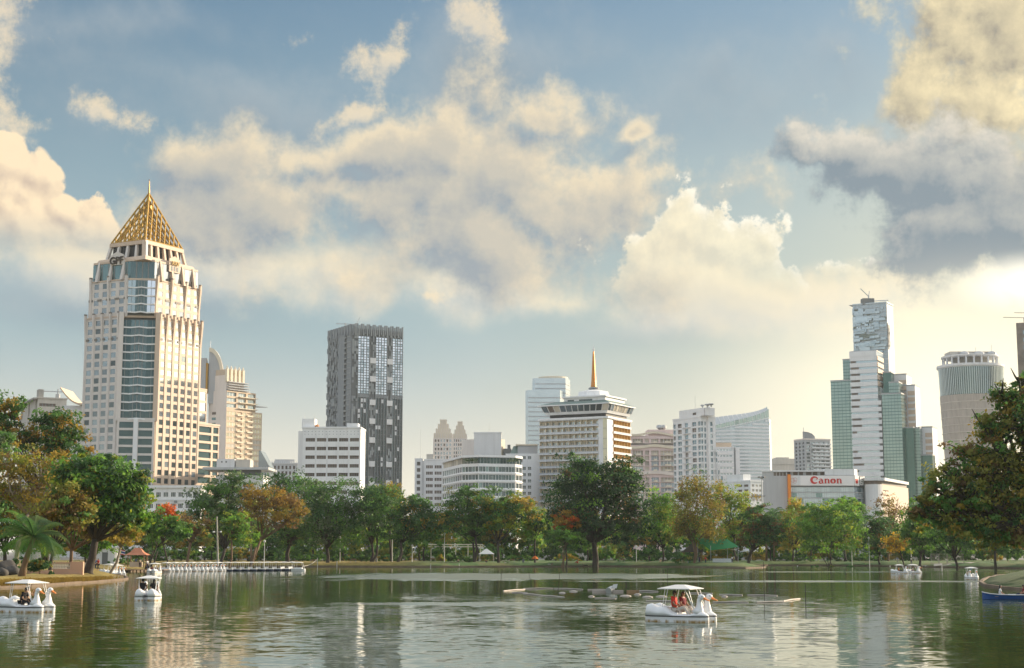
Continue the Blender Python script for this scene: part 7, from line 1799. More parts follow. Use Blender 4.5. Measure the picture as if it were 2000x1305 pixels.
def make_boats():
    d = math.radians
    # the near boat with the couple in red
    p = on_z(1332, 1214, 0); b = swan_boat('white twin-swan pedal boat carrying the couple in red', (p.x, p.y, 0), d(-32), 1.06)
    person('man in a red T-shirt and pale trousers sitting in the nearest swan boat', 'sit', seat_at(b, -.18, -.40, .50), d(-24), 'cloth_red', 'cloth_pale', 'hair_black', False, 'skin_dark', 1.24)
    person('woman with long brown hair and dark red top sitting beside the man in red', 'sit', seat_at(b, -.10, .42, .52), d(-40), 'cloth_maroon', 'cloth_pale', 'hair_brown', True, 'skin', 1.14)
    # boat at the west bank
    p = on_z(52, 1195, 0); b = swan_boat('white twin-swan pedal boat off the west bank with a photographing passenger', (p.x, p.y, 0), d(-28), 1.08)
    person('person in black leaning forward in the swan boat off the west bank', 'lean', seat_at(b, -.02, -.42, .48), d(-20), 'cloth_black', 'cloth_black', 'hair_black', False, 'skin', 1.18)
    person('person in a beige shirt raising both hands to take a picture', 'photo', seat_at(b, -.32, .36, .50), d(-14), 'cloth_beige', 'cloth_grey', 'hair_black', True, 'skin', 1.12)
    # boat seen from behind
    p = on_z(290, 1172, 0); b = swan_boat('white twin-swan pedal boat seen from behind with two passengers in black', (p.x, p.y, 0), d(94), 1.02)
    person('passenger in black with short hair, seen from behind', 'sit', seat_at(b, -.2, .42, .54), d(96), 'cloth_black', 'cloth_black', 'hair_black', False, 'skin', 1.2)
    person('passenger in black with long dark hair, seen from behind', 'sit', seat_at(b, -.2, -.42, .54), d(92), 'cloth_black', 'cloth_black', 'hair_black', True, 'skin', 1.15)
    # far boats on the east side
    p = on_z(1757, 1120.3, 0); b = swan_boat('far swan boat with an orange-clad passenger, ahead of another off the eastern lawn', (p.x, p.y, 0), d(-12), .86)
    person('passenger in orange in the far swan boat', 'sit', seat_at(b, -.1, -.4, .42), d(-12), 'cloth_orange', 'cloth_navy', scl=.9)
    p = on_z(1783, 1119.8, 0); b = swan_boat('far swan boat with a grey-clad passenger, following another off the eastern lawn', (p.x, p.y, 0), d(-30), .86)
    person('passenger in grey in the second far swan boat', 'lean', seat_at(b, -.1, -.4, .42), d(-30), 'cloth_grey', 'cloth_navy', scl=.9)
    p = on_z(1898, 1132, 0); b = swan_boat('swan boat heading straight this way off the eastern bank', (p.x, p.y, 0), d(-96), .92)
    person('passenger in brown behind the swan necks of the oncoming boat', 'sit', seat_at(b, -.15, -.42, .42), d(-96), 'cloth_beige', 'cloth_black', scl=.92)
    # moored row
    p = on_z(302, 1120.5, 0); b = swan_boat('swan boat just leaving the landing with two passengers aboard', (p.x, p.y, 0), d(80), 1.0)
    person('passenger in brown in the boat leaving the landing', 'sit', seat_at(b, -.2, .42, .42), d(80), 'cloth_maroon', 'cloth_black'); person('passenger in black in the boat leaving the landing', 'sit', seat_at(b, -.2, -.42, .42), d(80), 'cloth_black', 'cloth_black')
    rn = random.Random(9)
    for k in range(7):
        px = 326 + k * 16.6; q = on_z(px, 1116.8 - .16 * k, 0); swan_boat('empty swan boat moored in the row between the landing and the blue boats', (q.x, q.y, 0), d(-38 + rn.uniform(-5, 5)), .98, 'swan boats moored in a row')
    # blue canopied boats
    hull = MB(); xs = [-1.5, -1.3, -.6, .2, .9, 1.35, 1.5]
    hull.loft([[(x, -plan(x, 3, .62) * .8, -.2), (x, plan(x, 3, .62) * .8, -.2), (x, plan(x, 3, .70), .34), (x, -plan(x, 3, .70), .34)] for x in xs]); hm = hull.mesh('hull', 'hull_navy')
    dk = MB(); dk.loft([[(x, -plan(x, 3, .72), .345), (x, plan(x, 3, .72), .345), (x, plan(x, 3, .66), .44), (x, -plan(x, 3, .66), .44)] for x in xs]); dk.box((-.5, 0, .44), (.14, 1.1, .34)); dm = dk.mesh('deck', 'boat_white')
    cp = MB(); n = 8; cp.loft([[(x, y, 1.62 + .16 * (1 - (y / .8) ** 2) * (1 - (x / 1.05) ** 2 * .6)) for y in (-.8, -.4, 0, .4, .8)] + [(x, y, 1.60) for y in (.8, .4, 0, -.4, -.8)] for x in (-1.05, -.6, 0, .6, 1.05)]); cm = cp.mesh('canopy', 'canopy_cloth', True)
    ps = MB(); ps.tube([(0, 0, .4), (0, 0, 1.63)], .022, 6); pm = ps.mesh('post', 'post_white')
    for k in range(9):
        q = on_z(444 + k * 15.8, 1115.6 - .12 * k, 0); t = thing('canopied_boat', 'dark blue pedal boat with white canopy moored in the row beside the swan boats', 'pedal boat', (q.x, q.y, 0), d(-40 + rn.uniform(-3, 3)), 'blue canopied boats moored in a row')
        link('hull', hm, t); link('deck', dm, t); link('canopy', cm, t)
        for x in (-.9, .8):
            for y in (-.55, .55): link('post', pm, t, (x, y, 0))
    # end boat
    q = on_z(583, 1115.0, 0); t = thing('launch', 'white launch with a slanted frame canopy at the end of the moored row', 'boat', (q.x, q.y, 0), d(-6)); t.scale = (.95,) * 3
    m = MB(); m.loft([[(x, -plan(x, 3, .62) * .8, -.2), (x, plan(x, 3, .62) * .8, -.2), (x, plan(x, 3, .74), .42), (x, -plan(x, 3, .74), .42)] for x in xs]); m.build('hull', 'boat_white', t); link('canopy', cm, t, (-.2, 0, .05))
    for s in (-1, 1):
        m = MB(); m.tube([(-1.2, s * .6, .4), (-.95, s * .6, 1.66)], .035, 6); m.build('post', 'post_white', t); m = MB(); m.tube([(1.15, s * .6, .4), (.7, s * .6, 1.66)], .035, 6); m.build('post', 'post_white', t)
    m = MB(); m.box((0, 0, .42), (1.6, .9, .25)); m.build('bench', 'boat_white', t)
    # stacked swan boats behind the western point
    for k, (px, py, rz) in enumerate(((213, 1121.5, -20), (227, 1124.0, -30))):
        q = on_z(px, py, 0); swan_boat(('swan boat tied behind the western point, further in', 'swan boat tied at the tip of the western point')[k], (q.x, q.y, 0), d(rz), .95)
    # rowing boat
    q = on_z(1974, 1171, 0); t = thing('rowing_boat', 'blue wooden rowing boat with white gunwale near the eastern bank', 'boat', (q.x, q.y, 0), d(178)); t.scale = (1.0,) * 3
    st = [-2.1, -1.7, -1.0, 0, 1.0, 1.7, 2.05, 2.2]; wd = [.42, .55, .64, .66, .60, .40, .17, .03]; sh = [.42, .40, .37, .36, .39, .46, .53, .58]
    m = MB()
    ring = lambda x, w, h, e=0.0: [(x, -w + e, h), (x, -w * .8 + e, .02), (x, -w * .3, -.14), (x, w * .3, -.14), (x, w * .8 - e, .02), (x, w - e, h)]
    m.loft([ring(x, w, h) for x, w, h in zip(st, wd, sh)], closed=False, cap=False); m.loft([[(x, -w + .03, h), (x, -w * .8 + .05, .08), (x, w * .8 - .05, .08), (x, w - .03, h)] for x, w, h in zip(st, wd, sh)], closed=False, cap=False); m.poly([(-2.1, y, z) for _, y, z in ring(-2.1, .42, .42)]); m.build('hull', 'hull_blue', t)
    m = MB()
    for s in (-1, 1): m.tube([(x, s * w, h + .01) for x, w, h in zip(st, wd, sh)], .035, 6)
    m.build('gunwale', 'post_white', t)
    for x in (-1.1, .3, 1.2): m = MB(); m.box((x, 0, .22), (.26, 1.05, .05)); m.build('thwart', 'boat_floor', t)
    m = MB(); m.tube([(.3, -.6, .42), (-.1, -1.6, .15)], .02, 5); m.tube([(-.1, -1.6, .15), (-.22, -1.95, .05)], [.06, .09], 5); m.build('oar', 'post_white', t)
    person('person in a white blouse with black hair sitting in the blue rowing boat', 'sit', seat_at(t, .75, .0, .20), d(-6), 'cloth_white', 'cloth_black', 'hair_black', True, 'skin', 1.0)
    person('person in dark maroon at the far end of the blue rowing boat', 'sit', seat_at(t, -1.0, 0, .24), d(174), 'cloth_maroon', 'cloth_navy', 'hair_black', True, 'skin', 1.0)
make_boats()
# ------------------------------------------------------------------ park furniture and small things
P('hedge_leaf', (0.03, 0.055, 0.018), 0.7, var=0.4, vscale=1.5)
P('roof_terracotta', (0.50, 0.20, 0.11), 0.7, var=0.12, vscale=1.5); P('timber', (0.28, 0.18, 0.10), 0.8, var=0.25, vscale=2.0)
P('balustrade_pink', (0.62, 0.38, 0.26), 0.75, var=0.12, grime=0.3); P('tent_green', (0.03, 0.30, 0.10), 0.6, var=0.12, vscale=0.8, trans=0.35)
P('tent_brown', (0.07, 0.06, 0.045), 0.8, var=0.2); P('pvc_pale', (0.42, 0.37, 0.33), 0.6, var=0.2, vscale=0.7, grime=.4); P('pole_dark', (0.07, 0.06, 0.05), 0.8, var=0.2); P('lamp_globe', (0.80, 0.80, 0.78), 0.3, var=0.0)
P('path_grey', (0.30, 0.29, 0.27), 0.9, var=0.12, vscale=0.6); P('boulder_dark', (0.06, 0.055, 0.05), 0.85, var=0.3, vscale=1.2, bump=.6, bscale=2.5)
P('flag_red', (.5, .03, .04), .7, var=0); P('flag_blue', (.03, .05, .25), .7, var=0)

def shrub(name, label, px, py, D, w, h, dpt, pal, n, seed, size=.22, group=None, box=False):
    X = X_(px, py, D); z = ground_at(X, D); s = D / F; t = thing(name, label, 'hedge' if box else 'shrub', (X, D, z), 0, group); rx, rz_ = w * s, h * s
    if box: bl = [((-rx + (2 * k + 1) * rx / max(1, int(rx / (rz_ * .5))), 0, rz_ * .5), (rz_ * .62, dpt, rz_ * .52)) for k in range(max(1, int(rx / (rz_ * .5))))]
    else: bl = [((0, 0, rz_ * .5), (rx, dpt, rz_ * .55)), ((rx * .4, 0, rz_ * .35), (rx * .6, dpt, rz_ * .4)), ((-rx * .45, 0, rz_ * .35), (rx * .55, dpt, rz_ * .4))]
    trunk_mb(.06, (0, 0, rz_ * .25), [b[0] for b in bl[:6]], seed, twig_len=.3).build('stem', 'bark_brown', t)
    link('foliage', leaves_mesh('foliage', bl, n, size, pal, seed, shell=.6), t)
def make_park():
    rn = random.Random(21)
    # hedges and shrubs
    H = [(575, 1090, 430, 48, 13, 'clipped dark hedge behind the golden-brown tree'), (640, 1090, 425, 40, 13, 'clipped dark hedge under the ash-green tree'), (705, 1090, 420, 22, 13, 'short dark hedge beside the forked tree'), (768, 1090, 425, 26, 12, 'dark hedge behind the leaning shade tree'),
         (880, 1091, 415, 14, 12, 'squat dark hedge behind the spreading tree'), (340, 1092, 345, 40, 9, 'low clipped hedge behind the moored swan boats'), (470, 1093, 350, 26, 10, 'low green hedge behind the blue boats'), (530, 1093, 355, 22, 10, 'low green hedge under the golden-brown tree'),
         (1240, 1090, 420, 40, 10, 'low hedge in the shade behind the giant tree'), (1010, 1090, 425, 40, 10, 'low hedge behind the lawn picnickers'), (1550, 1090, 432, 40, 9, 'low hedge before the showroom forecourt'), (1690, 1090, 425, 30, 9, 'low hedge beside the dark narrow tree')]
    for i, (px, py, D, w, h, lab) in enumerate(H): shrub('hedge', lab, px, py, D, w, h, 1.2, [(4, DEEP), (3, GREEN), (.5, FRESH)], 2600, 200 + i, .26, None, True)
    S = [(397, 1092, 338, 26, 9, [(3, PALE), (3, FRESH), (2, LIME), (2, (.5, .5, .4))], 'pale variegated flower bed behind the bare tree'), (917, 1088, 408, 10, 12, [(5, GREEN), (3, DEEP)], 'round clipped topiary bush by the spreading tree'), (1080, 1092, 385, 9, 8, [(4, OLIVE), (3, BROWN)], 'low brown bush under the umbrella tree'),
         (1591, 1092, 392, 8, 11, [(5, GREEN), (2, DEEP)], 'first small dark bush under the clipped round tree'), (1626, 1094, 392, 8, 10, [(5, OLIVE), (2, DEEP)], 'olive bush under the middle of the clipped round tree'), (1661, 1095, 392, 9, 12, [(4, DEEP), (2, GREEN)], 'dark bush at the eastern foot of the clipped round tree'),
         (1330, 1094, 380, 26, 22, [(4, DEEP), (4, GREEN), (1, OLIVE)], 'rounded dark bush beside the green canopy tent'), (860, 1092, 412, 9, 12, [(5, GOLD), (2, LIME)], 'small golden bush near the slim lamp posts'), (1108, 1072, 440, 30, 14, [(4, GOLD), (2, LIME)], 'golden bush lit between the trunks of the middle bank'),
         (25, 1112, 195, 40, 26, [(4, DEEP), (2, OLIVE), (2, GREEN)], 'dark bush behind the coconut palm trunk'), (78, 1112, 192, 24, 28, [(4, DEEP), (3, OLIVE), (1, GOLD)], 'brownish dark bush against the pink balustrade'), (140, 1100, 225, 30, 14, [(3, GREEN), (3, FRESH)], 'green shrub behind the pink balustrade'),
         (245, 1094, 320, 36, 14, [(4, GREEN), (2, DEEP), (1, FRESH)], 'green shrubbery behind the tiled kiosk'), (680, 1085, 440, 8, 12, [(4, GOLD), (2, LIME)], 'little yellow bush between the ash-green and forked trees'), (940, 1083, 440, 26, 12, [(4, OLIVE), (3, GOLD)], 'olive bush behind the spreading tree trunk')]
    for i, (px, py, D, w, h, pal, lab) in enumerate(S): shrub('shrub', lab, px, py, D, w, h, max(.8, w * D / F * .6), pal, 1500, 240 + i, .24)
    # straw tufts hanging over the western kerb
    m = MB(); r = np.random.default_rng(4); N = 7000; tt = r.random(N)
    sx = np.array([on_z(-40 + 285 * t, 1151 - 17 * t, 0) for t in np.linspace(0, 1, 60)]); px_ = np.interp(tt, np.linspace(0, 1, 60), sx[:, 0]) + r.normal(size=N) * .3; py_ = np.interp(tt, np.linspace(0, 1, 60), sx[:, 1]) + .9 + np.abs(r.normal(size=N)) * 1.8; zz = land_z(px_, py_)
    for x, y, z, h, dx, dy in zip(px_, py_, zz, .22 + .3 * r.random(N), r.normal(size=N) * .15, -.3 * r.random(N)):
        if z > .15: m.quad((x - .07, y, z - .05), (x + .07, y, z - .05), (x + .03 + dx, y + dy, z + h), (x - .03 + dx, y + dy, z + h))
    P('straw', (0.30, 0.21, 0.05), .8, var=.4, vscale=1.0, trans=.3); o = m.build('grass', 'straw'); o['kind'] = 'stuff'; o['label'] = 'dry straw-coloured grass along the western kerb'
    # path on the far lawns
    m = MB()
    for a, b_ in zip(range(1500, 1980, 12), range(1512, 1992, 12)):
        pts = []
        for px, dD in ((a, 0), (b_, 0), (b_, 4), (a, 4)):
            D = 402 - (px - 1500) * .085 + dD; X = X_(px, 1095, D); pts.append((X, D, ground_at(X, D) + .05))
        m.poly(pts)
    struct(m.build('path', 'path_grey'))
    # landing stage and kiosk
    q0, q1 = on_z(205, 1116.8, 0), on_z(322, 1117.6, 0); t = thing('landing_stage', 'low timber landing stage beside the moored swan boats', 'jetty', (q0.x, q0.y, 0)); L = q1.x - q0.x; n = 22
    for k in range(n): m = MB(); m.box((L * (k + .5) / n, 1.2 + (q1.y - q0.y) * k / n, .34), (L / n * .92, 4.2, .10)); m.build('plank', 'timber', t)
    for k in range(8):
        for y in (-.5, 2.6): m = MB(); m.tube([(L * (k + .3) / 8, y + (q1.y - q0.y) * k / 8, -.8), (L * (k + .3) / 8, y + (q1.y - q0.y) * k / 8, .34)], .12, 6); m.build('pile', 'timber', t)
    X, D = X_(268, 1100, 292), 292.0; t = thing('kiosk', 'ticket kiosk with a two-tiered terracotta roof behind the landing', 'kiosk', (X, D, .9))
    m = MB(); m.prism([(-2.1, -1.6), (2.1, -1.6), (2.1, 1.6), (-2.1, 1.6)], 2.2, 2.75, poly2=[(-1.15, -.8), (1.15, -.8), (1.15, .8), (-1.15, .8)]); m.build('lower_roof', 'roof_terracotta', t)
    m = MB(); m.prism([(-1.2, -.85), (1.2, -.85), (1.2, .85), (-1.2, .85)], 2.75, 3.55, poly2=[(-.55, -.06), (.55, -.06), (.55, .06), (-.55, .06)]); m.build('upper_roof', 'roof_terracotta', t)
    for x in (-1.5, 1.5):
        for y in (-1.1, 1.1): m = MB(); m.box((x, y, 0), (.16, .16, 2.2)); m.build('post', 'timber', t)
    m = MB(); m.box((0, -.9, 0), (2.4, .5, .95)); m.build('counter', 'cream_wall', t)
    person('attendant in turquoise standing inside the tiled kiosk', 'stand', (X - .3, D + .3, .9), math.radians(-90), 'cloth_blue', 'cloth_navy'); person('seated attendant in yellow by the kiosk counter', 'stand', (X + .9, D - 1.6, .75), math.radians(-60), 'cloth_beige', 'cloth_black')
    q = on_z(285, 1117, 0); person('attendant in a white shirt and cap on the landing stage', 'stand', (q.x, q.y + 1.0, .44), math.radians(-40), 'cloth_white', 'cloth_navy', scl=1.08)
    for px, top, lg, lab in ((187, 'cloth_blue', 'cloth_navy', 'visitor in blue walking behind the rain tree'), (192, 'cloth_red', 'cloth_black', 'visitor in a red shirt walking behind the rain tree')):
        X = X_(px, 1110, 232); person(lab, 'walk', (X, 232, ground_at(X, 232)), math.radians(-120), top, lg, scl=1.05)
    # pink balustrade on the west bank
    X0, X1, D = X_(100, 1115, 200), X_(163, 1115, 200), 200.0; L = X1 - X0; t = thing('balustrade', 'pink stone balustrade terrace wall between the leaning tree and the rain tree', 'wall', (X0, D, 1.0))
    m = MB(); m.box((L / 2, 0, -.3), (L, .5, .85)); m.build('plinth', 'balustrade_pink', t); m = MB(); m.box((L * .30, 0, 1.22), (L * .6, .42, .16)); m.build('top_rail', 'balustrade_pink', t)
    m = MB(); m.box((L * .80, -.02, .552), (L * .4, .52, .9)); m.build('pier', 'balustrade_pink', t)
    bm_ = MB(); bm_.lathe((0, 0, .55), [(.09, 0), (.05, .1), (.10, .3), (.05, .5), (.08, .67)], 8); bmm = bm_.mesh('baluster', 'cream_light')
    for k in range(12): link('baluster', bmm, t, (L * .60 * (k + .5) / 12, 0, 0))
    X = X_(78, 1115, 196); m = MB(); m.box((0, 0, 0), (X_(100, 1115, 196) - X_(52, 1115, 196), .4, .6)); tag(m.build('low_wall', 'balustrade_pink', None, (X, 196, .8)), 'low pink garden wall beside the palm', 'wall')
    # terrace wall behind
    X = X_(140, 1096, 216); m = MB(); m.box((0, 0, 0), (5.0, .4, 1.2)); tag(m.build('garden_wall', 'cream_light', None, (X, 216, 1.0)), 'cream garden wall with a planter behind the balustrade', 'wall')
    # boulders
    for k, (px, py, D, s) in enumerate(((10, 1112, 190, 1.5), (24, 1113, 188, 1.0), (3, 1115, 186, .8))):
        X = X_(px, py, D); bm = bmesh.new(); bmesh.ops.create_icosphere(bm, subdivisions=3, radius=s); r2 = random.Random(k)
        for v in bm.verts: n = v.co.normalized(); v.co *= 1 + .16 * math.sin(n.x * 4 + k) * math.cos(n.y * 5) + .05 * r2.random(); v.co.z *= .75
        me = bpy.data.meshes.new('boulder'); bm.to_mesh(me); bm.free(); me.materials.append(MATS['boulder_dark']); me.polygons.foreach_set('use_smooth', [True] * len(me.polygons))
        tag(link('boulder', me, None, (X, D, ground_at(X, D) + s * .3)), ('large dark boulder at the western edge of the bank', 'medium dark boulder beside the coconut palm', 'small dark boulder low on the western bank')[k], 'boulder')
    # small white house and flag
    t = thing('lodge', 'small white park lodge with a dark doorway behind the rain tree', 'building', (X_(212, 1080, 330), 330, 1.0)); m = MB(); m.box((0, 0, 0), (3.6, 4, 3.6)); m.build('wall', 'pale_wall', t); m = MB(); m.box((-.2, -2.05, 0), (1.2, .1, 2.6)); m.build('door', 'dark_grey', t); m = MB(); m.prism([(-2, -2.4), (2, -2.4), (2, 2.4), (-2, 2.4)], 3.6, 4.4, poly2=[(-1.2, -.2), (1.2, -.2), (1.2, .2), (-1.2, .2)]); m.build('roof', 'grey_wall', t)
    t = thing('flag_pole', 'flag pole with a striped red, white and blue flag behind the rain tree', 'flag', (X_(231, 1090, 300), 300, 1.0)); m = MB(); m.tube([(0, 0, 0), (0, 0, 3.6)], .04, 6); m.build('pole', 'steel', t)
    for k, (mt, z0, h) in enumerate((('flag_red', 2.3, .16), ('cloth_white', 2.46, .16), ('flag_blue', 2.62, .32), ('cloth_white', 2.94, .16), ('flag_red', 3.10, .16))):
        m = MB(); m.loft([[(.04 + .25 * j, .08 * math.sin(j * 1.3), z0 - .06 * j), (.04 + .25 * j, .08 * math.sin(j * 1.3), z0 + h - .06 * j), (.04 + .25 * j, .08 * math.sin(j * 1.3) + .02, z0 + h - .06 * j), (.04 + .25 * j, .08 * math.sin(j * 1.3) + .02, z0 - .06 * j)] for j in range(6)]); m.build('flag_stripe', mt, t)
    # lamp posts
    t = thing('wooden_pole', 'tall weathered pole with two white lamps behind the moored boats', 'lamp post', (X_(426, 1097, 326), 326, 1.0)); h = Z_(422, 1009, 326) - 1.0; m = MB(); m.tube([(0, 0, -.3), (-.5, 0, h)], [.20, .13], 8); m.build('pole', 'concrete_pale', t)
    for s in (-1, 1): m = MB(); m.tube([(-.33, 0, h * .68), (-.33 + s * .6, 0, h * .68)], .04, 5); m.build('arm', 'steel', t); m = MB(); ell(m, Vector((-.33 + s * .75, 0, h * .68)), (.24, .24, .2), 0, 10, 6); m.build('lamp_globe', 'lamp_globe', t)
    def lamp(px, py0, py1, D, lab, mat='frame_white'):
        X = X_(px, py1, D); z = ground_at(X, D); h = Z_(px, py0, D) - z; t = thing('lamp_post', lab, 'lamp post', (X, D, z)); m = MB(); m.tube([(0, 0, 0), (0, 0, h)], [.11, .07], 7); m.build('pole', mat, t); m = MB(); m.lathe((0, 0, h), [(.08, 0), (.24, .1), (.3, .35), (.1, .6)], 8); m.build('lamp_head', 'lamp_globe', t)
    for px, a, c, D, lab in ((516, 1060, 1092, 350, 'white lamp post beneath the golden-brown tree'), (664, 1052, 1092, 405, 'thin white lamp post in front of the ash-green tree'), (766, 1045, 1092, 410, 'tall white lamp post beside the leaning shade tree'), (805, 1068, 1094, 398, 'short white lamp post past the leaning shade tree'), (868, 1045, 1094, 398, 'slim pale lamp post by the golden bush'), (1664, 1062, 1092, 405, 'lamp post behind the clipped round tree'), (1698, 1053, 1092, 400, 'white lamp post by the dark narrow tree'), (1780, 1075, 1094, 390, 'short lamp post near the yellow flowering tree'), (1243, 1070, 1092, 402, 'slim lamp post in the shade of the giant tree')): lamp(px, a, c, D, lab)
    # green canopy tent
    D = 388; X = X_(1400, 1090, D); t = thing('canopy_tent', 'bright green fabric canopy stretched over a food stall on the point', 'tent', (X, D, 1.05)); z = lambda py: Z_(1400, py, D) - 1.05; x = lambda px: X_(px, 1060, D) - X
    m = MB(); A = [(x(1362), 1.5, z(1051)), (x(1422), 1.5, z(1053)), (x(1442), -1.0, z(1068)), (x(1386), -1.8, z(1075)), (x(1376), -.6, z(1066))]; m.poly(A); m.poly([(p[0], p[1] + .03, p[2] - .04) for p in reversed(A)]); m.quad((x(1362), 1.5, z(1051)), (x(1422), 1.5, z(1053)), (x(1434), 3.4, z(1064)), (x(1366), 3.4, z(1062))); m.build('canopy', 'tent_green', t)
    for px, y in ((1386, -1.8), (1440, -1.0), (1422, 1.5), (1364, 1.5)): m = MB(); m.tube([(x(px), y, 0), (x(px), y, z(1066 if y < 0 else 1053))], .06, 6); m.build('post', 'steel', t)
    m = MB(); m.box((x(1412), 1.2, 0), (5.0, .8, 1.0)); m.build('counter', 'pale_wall', t)
    t = thing('shelter', 'dark brown pitched shelter roof beside the green canopy', 'shelter', (X_(1352, 1090, 392), 392, 1.0)); m = MB(); m.prism([(-2.6, -2), (2.6, -2), (2.6, 2), (-2.6, 2)], 2.6, 4.6, poly2=[(-.3, -.3), (.3, -.3), (.3, .3), (-.3, .3)]); m.build('roof', 'tent_brown', t)
    for sx in (-2.2, 2.2):
        for sy in (-1.6, 1.6): m = MB(); m.box((sx, sy, 0), (.16, .16, 2.6)); m.build('post', 'timber', t)
    t = thing('white_tent', 'small pale peaked tent behind the spreading tree', 'tent', (X_(950, 1085, 430), 430, 1.0)); m = MB(); m.prism([(-2.2, -2.2), (2.2, -2.2), (2.2, 2.2), (-2.2, 2.2)], 2.1, 3.6, poly2=[(-.1, -.1), (.1, -.1), (.1, .1), (-.1, .1)]); m.build('canopy', 'canopy_cloth', t)
    for sx in (-2, 2):
        for sy in (-2, 2): m = MB(); m.tube([(sx, sy, 0), (sx, sy, 2.1)], .05, 5); m.build('post', 'steel', t)
    # pergola frame seen through the trunks
    t = thing('pergola', 'pale timber pergola seen through the trunks of the middle bank', 'pergola', (X_(890, 1090, 440), 440, 1.0))
    for k in range(5): m = MB(); m.box((-7 + 3.5 * k, 0, 0), (.25, .25, 4.6)); m.build('post', 'cream_light', t)
    for z0 in (4.0, 4.62): m = MB(); m.box((0, -.2, z0), (15.5, .2, .28)); m.build('beam', 'cream_light', t)
    # wire fence panels, east
    for k in range(4):
        X = X_(1826 + k * 16, 1095, 352); t = thing('fence_panel', 'pale mesh fence panel under the trees of the eastern bank', 'fence', (X, 352, 1.0), 0, 'mesh fence panels on the eastern bank')
        for sx in (-.85, .85): m = MB(); m.tube([(sx, 0, 0), (sx, 0, 2.3)], .05, 5); m.build('post', 'pvc_pale', t)
        for j in range(4): m = MB(); m.tube([(-.85, 0, .2 + j * .68), (.85, 0, .2 + j * .68)], .025, 4); m.build('rail', 'pvc_pale', t)
        for j in range(9): m = MB(); m.tube([(-.75 + j * .187, 0, .15), (-.75 + j * .187, 0, 2.25)], .012, 4); m.build('wire', 'pvc_pale', t)
    # boundary wall at the back of the park, in bays
    t = thing('boundary_wall', 'long pale boundary wall along the back of the park', 'wall', (0, 515, 1.0))
    for k in range(38): m = MB(); m.box((-133 + 7.2 * k, 0, 0), (6.9, .3, 2.6)); m.build('bay', 'concrete_pale', t)
    for k in range(39): m = MB(); m.box((-136.6 + 7.2 * k, 0, 0), (.4, .5, 3.0)); m.build('pier', 'pale_wall', t)
    # people on the lawns
    def pp(px, py, D, pose, rz, top, lg, lab, long=False, scl=1.0, tall=None):
        X = X_(px, py, D); person(lab, pose, (X, D, ground_at(X, D) - (.05 if pose in ('ground', 'recline') else 0)), math.radians(rz), top, lg, long=long, scl=scl)
    pp(1557, 1095, 398, 'walk', 10, 'cloth_white', 'cloth_grey', 'stroller in white on the far lawn before the amber tree'); pp(1738, 1097, 392, 'stand', -60, 'cloth_white', 'cloth_black', 'stroller in a white shirt near the yellow flowering tree'); pp(1754, 1097, 396, 'walk', 170, 'cloth_blue', 'cloth_grey', 'stroller in pale blue near the yellow flowering tree')
    pp(1780, 1097, 388, 'stand', -100, 'cloth_white', 'cloth_black', 'person in white top and black trousers on the eastern lawn', True, 1.05); pp(1838, 1100, 350, 'ground', -60, 'cloth_navy', 'cloth_grey', 'person sitting by the mesh fence panels'); pp(1896, 1102, 345, 'stand', -90, 'cloth_blue', 'cloth_navy', 'person in blue by the mesh fence panels'); pp(1985, 1104, 338, 'ground', 200, 'cloth_white', 'cloth_white', 'person in white sitting on the eastern bank')
    pp(1690, 1098, 384, 'recline', 180, 'cloth_navy', 'cloth_grey', 'person lying on the bank below the clipped round tree'); pp(1508, 1097, 396, 'ground', -30, 'cloth_red', 'cloth_navy', 'person in red sitting past the tip of the lawn'); pp(1522, 1097, 396, 'ground', 200, 'cloth_black', 'cloth_grey', 'person in black sitting past the tip of the lawn')
    pp(1128, 1096, 392, 'ground', 200, 'cloth_red', 'cloth_red', 'person in bright red sitting left of the giant trunk'.replace('left of', 'beside')); pp(1143, 1098, 388, 'recline', 10, 'cloth_black', 'cloth_black', 'person in black reclining under the giant tree'); pp(1075, 1098, 388, 'recline', 190, 'cloth_navy', 'cloth_grey', 'person lying on the lawn below the umbrella tree')
    pp(950, 1096, 393, 'ground', -70, 'cloth_black', 'cloth_navy', 'person in black crouching on the lawn by the spreading tree'); pp(989, 1096, 393, 'recline', 0, 'cloth_grey', 'cloth_black', 'person lying on the lawn below the sunlit tree'); pp(1268, 1095, 394, 'stand', -90, 'cloth_black', 'cloth_black', 'person in black standing between the giant tree and the tent'); pp(1290, 1096, 394, 'ground', -120, 'cloth_beige', 'cloth_beige', 'person in beige sitting near the round dark bush')
    pp(1366, 1094, 384, 'stand', -90, 'cloth_navy', 'cloth_navy', 'vendor in navy under the green canopy'); pp(1378, 1094, 384, 'stand', -70, 'cloth_red', 'cloth_navy', 'vendor in red under the green canopy'); pp(1430, 1094, 386, 'stand', -110, 'cloth_white', 'cloth_black', 'customer in white at the green canopy'); pp(1345, 1095, 386, 'ground', -50, 'cloth_white', 'cloth_blue', 'person in white sitting outside the brown shelter')
    pp(895, 1094, 398, 'ground', -90, 'cloth_beige', 'cloth_black', 'person in beige sitting by the squat hedge'); pp(328, 1092, 340, 'stand', -60, 'cloth_white', 'cloth_grey', 'person in white standing behind the moored swan boats'); pp(501, 1095, 336, 'ground', -100, 'cloth_maroon', 'cloth_black', 'person in maroon sitting at the golden tree foot')
    # benches and bins along the far path
    bs = MB(); [bs.box((0, -.18 + .18 * k, .42), (1.5, .15, .05)) for k in range(3)]; seat_m = bs.mesh('seat', 'timber'); bb = MB(); [bb.box((0, .30, .62 + .16 * k), (1.5, .05, .13)) for k in range(2)]; back_m = bb.mesh('backrest', 'timber'); lg = MB(); lg.box((0, 0, 0), (.07, .5, .42)); lg.box((0, .30, .42), (.07, .07, .5)); leg_m = lg.mesh('leg', 'mid_grey')
